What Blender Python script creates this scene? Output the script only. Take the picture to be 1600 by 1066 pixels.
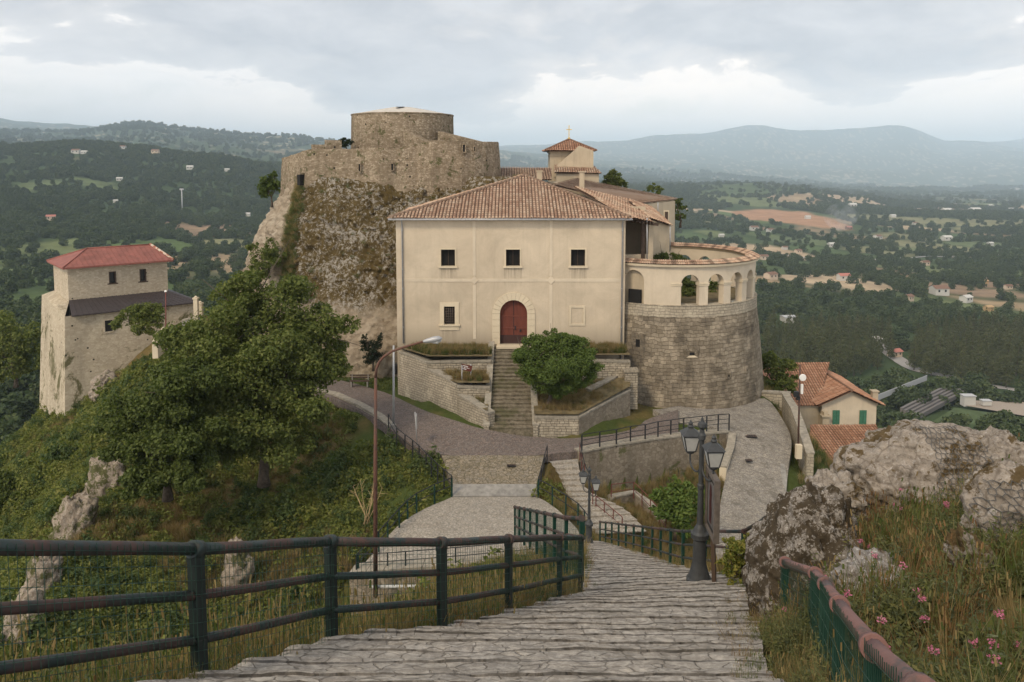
import bpy, bmesh, math, random
import numpy as np
from mathutils import Vector, Matrix, Euler

sc = bpy.context.scene
for o in list(bpy.data.objects):
    bpy.data.objects.remove(o)
C = sc.collection
R = math.radians
random.seed(7)
rng = np.random.default_rng(11)

# ------------------------------------------------------------------ camera
FPX, PITCH, YC = 1250.0, R(5), 364.0            # focal length in px of a 1600 px wide frame
cd = bpy.data.cameras.new('camera'); cam = bpy.data.objects.new('camera', cd); C.objects.link(cam)
cam.location = (0, 0, 0); cam.rotation_euler = (R(90) - PITCH, 0, 0)
cd.sensor_width = 36; cd.lens = 36 * FPX / 1600
cd.shift_y = -(533 - YC) / 1600
cd.clip_start = 0.1; cd.clip_end = 90000
sc.camera = cam

# ------------------------------------------------------------------ light and exposure
SUN_EL, SUN_AZ = R(44), R(215)                   # azimuth clockwise from +Y: the sun is low behind the viewer's left
sc.view_settings.view_transform = 'Standard'; sc.view_settings.look = 'None'
sc.view_settings.exposure = 0.68; sc.view_settings.gamma = 1
try:
    sc.cycles.use_denoising = True
    sc.cycles.max_bounces = 6; sc.cycles.diffuse_bounces = 3; sc.cycles.transparent_max_bounces = 12
    sc.cycles.volume_bounces = 3
except Exception:
    pass
sl = bpy.data.lights.new('sun', 'SUN'); sun = bpy.data.objects.new('sun', sl); C.objects.link(sun)
sl.energy = 1.5; sl.angle = R(13); sl.color = (1.0, 0.83, 0.60)
sdir = Vector((math.sin(SUN_AZ) * math.cos(SUN_EL), math.cos(SUN_AZ) * math.cos(SUN_EL), math.sin(SUN_EL)))
sun.rotation_euler = sdir.to_track_quat('Z', 'Y').to_euler()

class NT:
    """small helper round a node tree"""
    def __init__(s, tree):
        s.t = tree; s.N = tree.nodes; s.L = tree.links
    def n(s, kind, _p=None, **inp):
        nd = s.N.new(kind)
        for k, v in (_p or {}).items():
            setattr(nd, k, v)
        for k, v in inp.items():
            k2 = int(k[1:]) if k[0] == 'i' and k[1:].isdigit() else k.replace('_', ' ')
            s.set(nd.inputs[k2], v)
        return nd
    def set(s, sock, v):
        if isinstance(v, bpy.types.NodeSocket):
            s.L.new(v, sock)
        else:
            if isinstance(v, tuple) and len(v) == 3 and sock.type == 'RGBA':
                v = (*v, 1)
            sock.default_value = v
    def math(s, op, a, b=0.0, c=None, clamp=False):
        nd = s.n('ShaderNodeMath', {'operation': op, 'use_clamp': clamp}, i0=a, i1=b)
        if c is not None: s.set(nd.inputs[2], c)
        return nd.outputs[0]
    def mix(s, f, a, b, blend='MIX'):
        nd = s.n('ShaderNodeMix', {'data_type': 'RGBA', 'blend_type': blend}, i0=f, i6=a, i7=b)
        return nd.outputs[2]
    def ramp(s, f, stops, interp='LINEAR'):
        nd = s.n('ShaderNodeValToRGB', i0=f); cr = nd.color_ramp; cr.interpolation = interp
        while len(cr.elements) < len(stops): cr.elements.new(0.5)
        for e, (p, c) in zip(cr.elements, stops):
            e.position = p
            e.color = (c, c, c, 1) if isinstance(c, (int, float)) else (*c, 1)
        return nd.outputs[0]
    def noise(s, vec, scale, detail=4, rough=0.6, dist=0.0, out=0):
        return s.n('ShaderNodeTexNoise', Vector=vec, Scale=scale, Detail=detail, Roughness=rough, Distortion=dist).outputs[out]
    def mapping(s, vec, scale=(1, 1, 1), rot=(0, 0, 0), loc=(0, 0, 0)):
        return s.n('ShaderNodeMapping', Vector=vec, Scale=scale, Rotation=rot, Location=loc).outputs[0]
    def vor(s, vec, scale, feature='F1', out='Distance', rnd=1.0):
        return s.n('ShaderNodeTexVoronoi', {'feature': feature}, Vector=vec, Scale=scale, Randomness=rnd).outputs[out]
    def bump(s, h, strength=0.5, dist=0.05, normal=None):
        nd = s.n('ShaderNodeBump', Height=h, Strength=strength, Distance=dist)
        if normal is not None: s.set(nd.inputs['Normal'], normal)
        return nd.outputs[0]

# sky: a physical sky seen through gaps of a broken overcast deck
world = bpy.data.worlds.new('World'); sc.world = world; world.use_nodes = True
W = NT(world.node_tree); W.N.clear()
sky = W.n('ShaderNodeTexSky', {'sky_type': 'NISHITA', 'sun_disc': False, 'sun_elevation': SUN_EL, 'sun_rotation': SUN_AZ,
                               'air_density': 1.2, 'dust_density': 2.0})
skyc = W.mix(1.0, sky.outputs[0], (0.105, 0.105, 0.105), 'MULTIPLY')
gen = W.n('ShaderNodeTexCoord').outputs['Generated']
sx = W.n('ShaderNodeSeparateXYZ', i0=gen)
el = sx.outputs[2]
den = W.math('ADD', W.math('MAXIMUM', el, 0.0), 0.11)
cx = W.math('DIVIDE', sx.outputs[0], den); cy = W.math('DIVIDE', sx.outputs[1], den)
cv = W.n('ShaderNodeCombineXYZ', i0=cx, i1=cy, i2=0.0).outputs[0]
dv = W.n('ShaderNodeVectorMath', {'operation': 'ADD'}, i0=gen, i1=W.n('ShaderNodeVectorMath', {'operation': 'SCALE'}, i0=W.noise(W.mapping(gen, (3, 3, 7)), 1.6, 4, 0.6, 0.0, out=1), Scale=0.055).outputs[0]).outputs[0]
big = W.noise(W.mapping(dv, (3.0, 3.0, 8.5), loc=(0.35, 0.2, 0.55)), 1.0, 8, 0.56, 0.25)
fine = W.noise(W.mapping(dv, (7.5, 7.5, 19.0), loc=(1.3, 5.2, 0)), 1.0, 7, 0.6, 0.2)
lowb = W.noise(W.mapping(gen, (2.2, 2.2, 5.0), loc=(7.7, 2.2, 0)), 1.0, 3, 0.5, 0.0)
dens = W.math('ADD', W.math('MULTIPLY', big, 0.76), W.math('MULTIPLY', fine, 0.24))
# the deck is thicker (greyer) overhead, broken and bright in a belt towards the horizon
up = W.math('MULTIPLY', W.math('SUBTRACT', el, 0.105), 1.7)
dens = W.math('ADD', dens, W.math('MINIMUM', W.math('MAXIMUM', up, -0.10), 0.14))
white = W.mix(W.ramp(lowb, [(0.40, 0.0), (0.60, 1.0)]), (0.80, 0.765, 0.735), (0.95, 0.85, 0.765))
grey = W.mix(W.ramp(fine, [(0.35, 0.0), (0.65, 1.0)]), (0.365, 0.38, 0.41), (0.515, 0.515, 0.53))
ccol = W.mix(W.ramp(dens, [(0.44, 0.0), (0.49, 0.25), (0.515, 0.62), (0.60, 1.0)]), white, grey)
rim = W.math('MULTIPLY', W.ramp(dens, [(0.455, 0.0), (0.488, 1.0), (0.505, 0.0)]), 0.35)
ccol = W.mix(rim, ccol, (1.02, 0.93, 0.85))
gap = W.math('MULTIPLY', W.ramp(big, [(0.30, 1.0), (0.42, 0.0)]), 0.45)
skymix = W.mix(gap, ccol, skyc)
hor = W.ramp(el, [(0.0, 0.7), (0.075, 0.0)])
skymix = W.mix(hor, skymix, (0.85, 0.80, 0.765))
# the half of the sky behind the viewer, on the sun's side, is brighter
sd = W.n('ShaderNodeVectorMath', {'operation': 'DOT_PRODUCT'}, i0=gen, i1=(math.sin(SUN_AZ), math.cos(SUN_AZ), 0.25)).outputs['Value']
boost = W.math('ADD', 1.0, W.math('MULTIPLY', W.ramp(sd, [(0.05, 0.0), (0.9, 1.0)]), 0.7))
skymix = W.mix(1.0, skymix, W.n('ShaderNodeCombineXYZ', i0=boost, i1=boost, i2=boost).outputs[0], 'MULTIPLY')
bg = W.n('ShaderNodeBackground', Color=skymix, Strength=1.0)
wo = W.n('ShaderNodeOutputWorld', Surface=bg.outputs[0])

# ------------------------------------------------------------------ survey helper
FW = Vector((0, math.cos(PITCH), -math.sin(PITCH))); UP = Vector((0, math.sin(PITCH), math.cos(PITCH)))
def at(px, py, d):
    """the world point at ground distance d (metres north) on a sight line surveyed in the 1600 px photograph"""
    v = FW + Vector((1, 0, 0)) * ((px - 800) / FPX) + UP * ((YC - py) / FPX)
    return v * (d / v.y)
def slope_at(py):
    v = FW + UP * ((YC - py) / FPX)
    return v.z / v.y
def tan_at(px):
    return (px - 800) / FPX / 0.985

# ------------------------------------------------------------------ noise in numpy
_perm = np.random.default_rng(5).permutation(256).astype(np.int64); _perm = np.concatenate([_perm, _perm, _perm])
_grad = np.random.default_rng(6).normal(size=(256, 3)); _grad /= np.linalg.norm(_grad, axis=1)[:, None]
def perlin(x, y, z):
    xi = np.floor(x).astype(np.int64); yi = np.floor(y).astype(np.int64); zi = np.floor(z).astype(np.int64)
    xf, yf, zf = x - xi, y - yi, z - zi
    u = xf**3 * (xf * (xf * 6 - 15) + 10); v = yf**3 * (yf * (yf * 6 - 15) + 10); w = zf**3 * (zf * (zf * 6 - 15) + 10)
    res = 0
    for dx in (0, 1):
        for dy in (0, 1):
            for dz in (0, 1):
                h = _perm[(_perm[(_perm[(xi + dx) & 255] + yi + dy) & 255] + zi + dz) & 255]
                g = _grad[h]
                dot = g[:, 0] * (xf - dx) + g[:, 1] * (yf - dy) + g[:, 2] * (zf - dz)
                res = res + dot * (u if dx else 1 - u) * (v if dy else 1 - v) * (w if dz else 1 - w)
    return res * 1.5
def fbm(x, y, z=None, scale=1.0, oct=4, gain=0.5):
    x = np.asarray(x, float).ravel(); y = np.asarray(y, float).ravel()
    z = np.zeros_like(x) if z is None else np.broadcast_to(np.asarray(z, float), x.shape)
    s = 0; a = 1.0; f = scale
    for k in range(oct):
        s = s + a * perlin(x * f + 13.7 * k, y * f - 7.1 * k, z * f + 3.3 * k); a *= gain; f *= 2.03
    return s
def sstep(a, b, x):
    t = np.clip((x - a) / (b - a), 0, 1); return t * t * (3 - 2 * t)
def _hash(i, j, k=0):
    h = (i * 374761393 + j * 668265263 + k * 974634777) & 0x7fffffff
    h = ((h ^ (h >> 13)) * 1274126177) & 0x7fffffff
    return ((h ^ (h >> 16)) & 0xffff) / 65535.0
def vor2(x, y, cell):
    """2D cellular field: (cell hash, distance to the border in metres)"""
    x = np.asarray(x, float) / cell; y = np.asarray(y, float) / cell
    xi = np.floor(x).astype(np.int64); yi = np.floor(y).astype(np.int64)
    f1 = np.full(x.shape, 9.0); f2 = np.full(x.shape, 9.0); hid = np.zeros(x.shape)
    for dx in (-1, 0, 1):
        for dy in (-1, 0, 1):
            cxx = xi + dx; cyy = yi + dy
            d = np.hypot(cxx + 0.1 + 0.8 * _hash(cxx, cyy, 1) - x, cyy + 0.1 + 0.8 * _hash(cxx, cyy, 2) - y)
            near = d < f1
            f2 = np.where(near, f1, np.minimum(f2, d)); hid = np.where(near, _hash(cxx, cyy, 3), hid); f1 = np.where(near, d, f1)
    return hid, (f2 - f1) * cell * 0.5

# ------------------------------------------------------------------ mesh helpers
class MB:
    """collects faces with UVs and material slots, then links them as ONE object"""
    def __init__(s):
        s.v = []; s.f = []; s.m = []; s.uv = []; s.sm = []
    def face(s, pts, mi=0, uv=None, smooth=False):
        b = len(s.v); s.v += [tuple(p) for p in pts]; s.f.append(tuple(range(b, b + len(pts)))); s.m.append(mi)
        s.uv.append(uv if uv else [(0, 0)] * len(pts)); s.sm.append(smooth)
    def box(s, c, size, rz=0, mi=0, rot=None):
        M = (rot.to_matrix() if rot else Matrix.Rotation(rz, 3, 'Z')); c = Vector(c); h = Vector(size) / 2
        P = [c + M @ Vector((a * h.x, b * h.y, d * h.z)) for d in (-1, 1) for b in (-1, 1) for a in (-1, 1)]
        sxx, syy, szz = size
        for q, (uu, vv) in (((0, 2, 3, 1), (syy, sxx)), ((4, 5, 7, 6), (sxx, syy)), ((0, 1, 5, 4), (sxx, szz)), ((3, 2, 6, 7), (sxx, szz)),
                            ((2, 0, 4, 6), (syy, szz)), ((1, 3, 7, 5), (syy, szz))):
            s.face([P[k] for k in q], mi, [(0, 0), (uu, 0), (uu, vv), (0, vv)])
    def bar(s, a, b, w, t, mi=0):
        """rectangular bar from a to b"""
        a = Vector(a); b = Vector(b); d = b - a
        s.box((a + b) / 2, (w, t, d.length), mi=mi, rot=d.to_track_quat('Z', 'Y').to_euler())
    def tube(s, pts, r, n=8, mi=0, cap=True, smooth=True):
        pts = [Vector(p) for p in pts]; rr = r if isinstance(r, (list, tuple)) else [r] * len(pts)
        base = len(s.v); up = None
        for i, p in enumerate(pts):
            d = (pts[min(i + 1, len(pts) - 1)] - pts[max(i - 1, 0)]).normalized()
            if up is None: up = Vector((0, 0, 1)) if abs(d.z) < 0.9 else Vector((1, 0, 0))
            side = d.cross(up).normalized(); up = side.cross(d).normalized()
            for k in range(n):
                a = 2 * math.pi * k / n
                s.v.append(tuple(p + (side * math.cos(a) + up * math.sin(a)) * rr[i]))
        for i in range(len(pts) - 1):
            for k in range(n):
                k2 = (k + 1) % n
                s.f.append((base + i * n + k, base + i * n + k2, base + (i + 1) * n + k2, base + (i + 1) * n + k))
                s.m.append(mi); s.uv.append([(0, 0)] * 4); s.sm.append(smooth)
        if cap:
            e = base + (len(pts) - 1) * n
            for q in (tuple(range(base + n - 1, base - 1, -1)), tuple(range(e, e + n))):
                s.f.append(q); s.m.append(mi); s.uv.append([(0, 0)] * n); s.sm.append(False)
    def lathe(s, prof, c, n=16, mi=0, smooth=True, a0=0.0, a1=2 * math.pi, sx=1.0, sy=1.0):
        """prof: (radius, z) pairs going up, turned about the vertical through c"""
        cx, cy, cz = c
        full = abs(a1 - a0 - 2 * math.pi) < 1e-6
        for i in range(len(prof) - 1):
            (r0, z0), (r1, z1) = prof[i], prof[i + 1]
            for k in range(n):
                t0 = a0 + (a1 - a0) * k / n; t1 = a0 + (a1 - a0) * (k + 1) / n
                q = [(cx + r * math.cos(t) * sx, cy + r * math.sin(t) * sy, cz + z) for r, z, t in ((r0, z0, t0), (r0, z0, t1), (r1, z1, t1), (r1, z1, t0))]
                rm = max(r0, r1)
                u = [(t0 * rm, z0), (t1 * rm, z0), (t1 * rm, z1), (t0 * rm, z1)]
                if r0 < 1e-5: q = q[1:]; u = u[1:]
                elif r1 < 1e-5: q = q[:3]; u = u[:3]
                s.face(q, mi, u, smooth)
    def build(s, name, mats, parent=None, weld=0.0, loc=None):
        me = bpy.data.meshes.new(name); v = s.v
        if loc is not None:
            lx, ly, lz = loc; v = [(a - lx, b - ly, c - lz) for a, b, c in v]
        me.from_pydata(v, [], s.f)
        for m in (mats if isinstance(mats, (list, tuple)) else [mats]): me.materials.append(m)
        me.polygons.foreach_set('material_index', s.m); me.polygons.foreach_set('use_smooth', s.sm)
        ul = me.uv_layers.new(name='UVMap'); flat = []
        for q in s.uv:
            for u in q: flat += [u[0], u[1]]
        ul.data.foreach_set('uv', flat)
        if weld:
            bm = bmesh.new(); bm.from_mesh(me); bmesh.ops.remove_doubles(bm, verts=bm.verts, dist=weld)
            bmesh.ops.recalc_face_normals(bm, faces=bm.faces); bm.to_mesh(me); bm.free()
        me.update()
        o = bpy.data.objects.new(name, me); C.objects.link(o)
        if parent is not None:
            o.parent = parent
            if loc is None: o.matrix_parent_inverse = wmat(parent).inverted()
        elif loc is not None: o.location = loc
        return o
def wmat(p):
    m = Matrix.LocRotScale(p.location, p.rotation_euler, p.scale)
    return m if p.parent is None else wmat(p.parent) @ p.matrix_parent_inverse @ m
def np_mesh(name, verts, faces, mats, smooth=False, parent=None, mi=None, link=True, k=None):
    """verts Nx3, faces Mxk numpy"""
    me = bpy.data.meshes.new(name); verts = np.ascontiguousarray(verts, dtype=np.float32); faces = np.ascontiguousarray(faces, dtype=np.int32)
    M, kk = faces.shape
    me.vertices.add(len(verts)); me.vertices.foreach_set('co', verts.ravel())
    me.loops.add(M * kk); me.loops.foreach_set('vertex_index', faces.ravel())
    me.polygons.add(M); me.polygons.foreach_set('loop_start', np.arange(0, M * kk, kk, dtype=np.int32))
    try: me.polygons.foreach_set('loop_total', np.full(M, kk, dtype=np.int32))
    except Exception: pass
    for m in (mats if isinstance(mats, (list, tuple)) else [mats]): me.materials.append(m)
    if mi is not None: me.polygons.foreach_set('material_index', np.asarray(mi, dtype=np.int32))
    me.polygons.foreach_set('use_smooth', np.full(M, smooth, dtype=bool))
    me.update(calc_edges=True); me.validate()
    o = bpy.data.objects.new(name, me)
    if link: C.objects.link(o)
    if parent is not None:
        o.parent = parent; o.matrix_parent_inverse = wmat(parent).inverted()
    return o
def thing(name, label, cat, loc=(0, 0, 0), group=None):
    o = bpy.data.objects.new(name, None); C.objects.link(o); o.location = loc; o.empty_display_size = 0.2
    return tag(o, label, cat, group)
def tag(o, label, cat, group=None):
    o['label'] = label; o['category'] = cat
    if group: o['group'] = group
    return o
def struct(o, kind='structure', label=None, cat=None):
    o['kind'] = kind
    if label: o['label'] = label
    if cat: o['category'] = cat
    return o
def copy_thing(o, loc, rz=0.0, scale=None, label=None):
    c = o.copy(); C.objects.link(c); c.location = loc; c.rotation_euler = (0, 0, rz)
    if scale is not None: c.scale = scale
    if label: c['label'] = label
    for ch in list(o.children):
        k = ch.copy(); C.objects.link(k); k.parent = c
        for g in list(ch.children):
            j = g.copy(); C.objects.link(j); j.parent = k
    return c

# ------------------------------------------------------------------ materials
def newmat(name, rough=0.9, spec=0.2):
    m = bpy.data.materials.new(name); m.use_nodes = True; T = NT(m.node_tree); b = T.N['Principled BSDF']
    b.inputs['Roughness'].default_value = rough; b.inputs['Specular IOR Level'].default_value = spec
    return m, T, b
def flat(name, col, rough=0.8, metal=0.0, var=0.25, scale=6.0, spec=0.3, bump=0.0):
    m, T, b = newmat(name, rough, spec); b.inputs['Metallic'].default_value = metal
    oc = T.n('ShaderNodeTexCoord').outputs['Object']
    f = T.noise(oc, scale, 5, 0.65)
    T.set(b.inputs['Base Color'], T.mix(T.ramp(f, [(0.3, 0.0), (0.7, 1.0)]), tuple(c * (1 - var) for c in col), tuple(min(1, c * (1 + var)) for c in col)))
    if bump: T.set(b.inputs['Normal'], T.bump(f, bump, 0.02))
    return m
def leafmat(name, c1, c2, c3=None, trans=0.25, patch=0.35, rough=0.65):
    """leaf colour varies leaf by leaf and plant by plant"""
    m, T, b = newmat(name, rough, 0.25)
    g = T.n('ShaderNodeNewGeometry'); rnd = g.outputs['Random Per Island']; oi = T.n('ShaderNodeObjectInfo').outputs['Random']
    oc = T.n('ShaderNodeTexCoord').outputs['Object']
    nz = T.noise(oc, patch, 3, 0.6)
    f = T.math('ADD', T.math('MULTIPLY', rnd, 0.45), T.math('ADD', T.math('MULTIPLY', oi, 0.3), T.math('MULTIPLY', nz, 0.4)))
    col = T.ramp(f, [(0.2, c1), (0.6, c2), (0.95, c3 or c2)])
    T.set(b.inputs['Base Color'], col)
    tr = T.n('ShaderNodeBsdfTranslucent', Color=T.mix(1.0, col, (1.0, 1.25, 0.55), 'MULTIPLY'))
    ms = T.n('ShaderNodeMixShader', i0=trans, i1=b.outputs[0], i2=tr.outputs[0])
    T.L.new(ms.outputs[0], T.N['Material Output'].inputs['Surface'])
    return m
def rubble(name, c1, c2, mortar, scale=3.0, zs=1.5, stain=0.4, moss=0.0, mosscol=(0.07, 0.065, 0.03), bump=0.6, mw=0.06, mscale=0.35, holes=0.0):
    """irregular masonry of stones in mortar; weather stains and moss have shapes of their own"""
    m, T, b = newmat(name, 0.95, 0.1)
    oc = T.n('ShaderNodeTexCoord').outputs['Object']
    wv = T.n('ShaderNodeVectorMath', {'operation': 'ADD'}, i0=oc, i1=T.n('ShaderNodeVectorMath', {'operation': 'SCALE'}, i0=T.noise(oc, 1.7, 3, 0.6, out=1), Scale=0.18).outputs[0]).outputs[0]
    mp = T.mapping(wv, (1, 1, zs))
    cell = T.vor(mp, scale, 'F1', 'Color', 0.85); edge = T.vor(mp, scale, 'DISTANCE_TO_EDGE', 'Distance', 0.85)
    cs = T.n('ShaderNodeSeparateColor', i0=cell).outputs[0]
    col = T.mix(cs, c1, c2)
    fn = T.noise(oc, 9.0, 6, 0.7)
    col = T.mix(T.math('MULTIPLY', fn, 0.5), col, tuple(c * 0.55 for c in c1))
    em = T.ramp(edge, [(0.0, 0.0), (mw, 1.0)])
    col = T.mix(em, mortar, col)
    st = T.noise(T.mapping(oc, (0.5, 0.5, 0.16)), 1.0, 6, 0.65, 0.4)
    col = T.mix(T.math('MULTIPLY', T.ramp(st, [(0.45, 0.0), (0.68, 1.0)]), stain), col, tuple(c * 0.45 for c in c1))
    if moss > 0:
        mn = T.noise(oc, mscale, 7, 0.72, 0.5)
        mk = T.ramp(mn, [(0.62 - 0.25 * moss, 0.0), (0.66 - 0.2 * moss, 1.0)])
        mc = T.mix(T.noise(oc, 4.0, 4, 0.7), mosscol, tuple(c * 2.0 for c in mosscol))
        col = T.mix(T.math('MULTIPLY', mk, 0.9), col, mc)
    if holes > 0:
        hv = T.vor(T.mapping(oc, (1, 1, 1.0)), 1.1, 'F1', 'Distance', 1.0)
        col = T.mix(T.ramp(hv, [(0.05 * holes, 1.0), (0.09 * holes, 0.0)]), col, (0.02, 0.018, 0.014))
    T.set(b.inputs['Base Color'], col)
    h = T.math('ADD', T.math('MULTIPLY', em, 0.6), T.math('MULTIPLY', fn, 0.7))
    T.set(b.inputs['Normal'], T.bump(h, bump, 0.06))
    return m
def blocks(name, c1, c2, mortar, bw=0.5, bh=0.25, stain=0.4, bump=0.5, msize=0.018, dist=0.06, damp=0.0):
    """coursed blocks laid along the wall's own UV (metres)"""
    m, T, b = newmat(name, 0.95, 0.1)
    uv = T.n('ShaderNodeTexCoord').outputs['UV']; oc = T.n('ShaderNodeTexCoord').outputs['Object']
    wob = T.n('ShaderNodeVectorMath', {'operation': 'SUBTRACT'}, i0=T.noise(oc, 1.6, 3, 0.6, out=1), i1=(0.5, 0.5, 0.5)).outputs[0]
    wv = T.n('ShaderNodeVectorMath', {'operation': 'ADD'}, i0=uv, i1=T.n('ShaderNodeVectorMath', {'operation': 'SCALE'}, i0=wob, Scale=dist * 4).outputs[0]).outputs[0]
    br = T.n('ShaderNodeTexBrick', {'offset': 0.5, 'squash': 0.8, 'squash_frequency': 3}, Vector=wv, Scale=1.0, Color1=c1, Color2=c2, Mortar=mortar,
             Mortar_Size=msize, Mortar_Smooth=0.4, Bias=0.0, Brick_Width=bw, Row_Height=bh)
    fn = T.noise(oc, 7.0, 6, 0.7)
    col = T.mix(T.math('MULTIPLY', T.ramp(fn, [(0.35, 0.0), (0.75, 1.0)]), 0.55), br.outputs['Color'], tuple(c * 0.5 for c in c1))
    st = T.noise(T.mapping(oc, (0.45, 0.45, 0.14)), 1.0, 7, 0.68, 0.5)
    col = T.mix(T.math('MULTIPLY', T.ramp(st, [(0.42, 0.0), (0.66, 1.0)]), stain), col, tuple(c * 0.38 for c in c1))
    pt = T.noise(oc, 0.9, 5, 0.6)
    col = T.mix(T.math('MULTIPLY', T.ramp(pt, [(0.55, 0.0), (0.72, 1.0)]), 0.5), col, tuple(min(0.7, c * 1.35) for c in c2))
    if damp:
        dn = T.noise(oc, 0.5, 6, 0.7, 0.3)
        col = T.mix(T.math('MULTIPLY', T.ramp(dn, [(0.52, 0.0), (0.6, 1.0)]), damp), col, (0.06, 0.05, 0.04))
    T.set(b.inputs['Base Color'], col)
    h = T.math('ADD', T.math('MULTIPLY', br.outputs['Fac'], -0.8), T.math('MULTIPLY', fn, 0.6))
    T.set(b.inputs['Normal'], T.bump(h, bump, 0.05))
    return m
def plaster(name, col, stain=0.35, bump=0.15):
    m, T, b = newmat(name, 0.95, 0.1)
    oc = T.n('ShaderNodeTexCoord').outputs['Object']
    a = T.noise(oc, 0.55, 6, 0.65, 0.4); f = T.noise(oc, 14.0, 5, 0.7)
    c = T.mix(T.ramp(a, [(0.3, 0.0), (0.7, 1.0)]), tuple(x * 0.86 for x in col), tuple(x * 1.08 for x in col))
    st = T.noise(T.mapping(oc, (1.1, 1.1, 0.13)), 1.0, 6, 0.7, 0.3)
    c = T.mix(T.math('MULTIPLY', T.ramp(st, [(0.5, 0.0), (0.72, 1.0)]), stain), c, tuple(x * 0.55 for x in col))
    c = T.mix(T.math('MULTIPLY', T.ramp(f, [(0.5, 0.0), (0.8, 1.0)]), 0.3), c, tuple(x * 0.6 for x in col))
    T.set(b.inputs['Base Color'], c); T.set(b.inputs['Normal'], T.bump(f, bump, 0.02))
    return m
def weathered_plaster(name, col, sills, zbase):
    """plaster with patched areas, rain streaks that run down from each sill, and a damp foot"""
    m, T, b = newmat(name, 0.95, 0.1)
    oc = T.n('ShaderNodeTexCoord').outputs['Object']; s = T.n('ShaderNodeSeparateXYZ', i0=oc); x, z = s.outputs[0], s.outputs[2]
    a = T.noise(oc, 0.45, 6, 0.68, 0.5); f = T.noise(oc, 11.0, 6, 0.75); p = T.vor(T.mapping(oc, (0.33, 0.33, 0.45)), 1.0, 'F1', 'Color', 1.0)
    c = T.mix(T.ramp(a, [(0.3, 0.0), (0.68, 1.0)]), tuple(v * 0.80 for v in col), tuple(v * 1.10 for v in col))
    c = T.mix(T.math('MULTIPLY', T.n('ShaderNodeSeparateColor', i0=p).outputs[0], 0.10), c, (col[0] * .95, col[1] * 0.86, col[2] * 0.78))
    streak = T.noise(T.mapping(oc, (5.0, 1.0, 0.22)), 1.0, 6, 0.75, 0.2); run = None
    for (x0, x1, zt, ln) in sills:
        mk = T.math('MULTIPLY', T.math('MULTIPLY', T.math('GREATER_THAN', x, x0), T.math('LESS_THAN', x, x1)), T.math('MULTIPLY', T.math('LESS_THAN', z, zt), T.n('ShaderNodeMapRange', i0=z, i1=zt - ln, i2=zt, i3=0.0, i4=1.0).outputs[0]))
        run = mk if run is None else T.math('MAXIMUM', run, mk)
    c = T.mix(T.math('MULTIPLY', T.math('MULTIPLY', run, T.ramp(streak, [(0.40, 0.0), (0.62, 1.0)])), 0.75), c, tuple(v * 0.34 for v in col))
    st = T.noise(T.mapping(oc, (2.0, 2.0, 0.10)), 1.0, 7, 0.72, 0.2)
    c = T.mix(T.math('MULTIPLY', T.ramp(st, [(0.52, 0.0), (0.72, 1.0)]), 0.25), c, tuple(v * 0.55 for v in col))
    ft = T.n('ShaderNodeMapRange', i0=T.math('ADD', z, T.math('MULTIPLY', a, -2.2)), i1=zbase - 0.9, i2=zbase + 0.6, i3=0.7, i4=0.0).outputs[0]
    c = T.mix(ft, c, tuple(v * 0.5 for v in col))
    c = T.mix(T.math('MULTIPLY', T.ramp(f, [(0.5, 0.0), (0.72, 1.0)]), 0.28), c, tuple(v * 0.6 for v in col))
    T.set(b.inputs['Base Color'], c); T.set(b.inputs['Normal'], T.bump(f, 0.25, 0.02))
    return m
def tiles(name, pal, tw=0.25, tl=0.42):
    """colour changes tile by tile over the roof's UV (metres), with lichen"""
    m, T, b = newmat(name, 0.9, 0.15)
    uv = T.n('ShaderNodeTexCoord').outputs['UV']; oc = T.n('ShaderNodeTexCoord').outputs['Object']
    s = T.n('ShaderNodeSeparateXYZ', i0=uv)
    iu = T.math('FLOOR', T.math('DIVIDE', s.outputs[0], tw)); iv = T.math('FLOOR', T.math('DIVIDE', s.outputs[1], tl))
    wn = T.n('ShaderNodeTexWhiteNoise', {'noise_dimensions': '2D'}, Vector=T.n('ShaderNodeCombineXYZ', i0=iu, i1=iv).outputs[0]).outputs['Value']
    big = T.noise(oc, 0.5, 5, 0.6)
    f = T.math('ADD', T.math('ADD', 0.24, T.math('MULTIPLY', wn, 0.52)), T.math('MULTIPLY', T.math('SUBTRACT', big, 0.5), 0.9))
    k = len(pal) - 1
    col = T.ramp(f, [(i / k, c) for i, c in enumerate(pal)])
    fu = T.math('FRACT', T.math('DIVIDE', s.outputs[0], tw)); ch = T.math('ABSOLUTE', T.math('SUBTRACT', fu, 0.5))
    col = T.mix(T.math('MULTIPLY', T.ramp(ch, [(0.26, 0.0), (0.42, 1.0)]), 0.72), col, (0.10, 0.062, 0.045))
    li = T.noise(oc, 3.0, 6, 0.75)
    col = T.mix(T.math('MULTIPLY', T.ramp(li, [(0.54, 0.0), (0.7, 1.0)]), 0.5), col, (0.2, 0.17, 0.12))
    T.set(b.inputs['Base Color'], col)
    T.set(b.inputs['Normal'], T.bump(T.noise(oc, 20, 4, 0.7), 0.25, 0.02))
    return m
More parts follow.
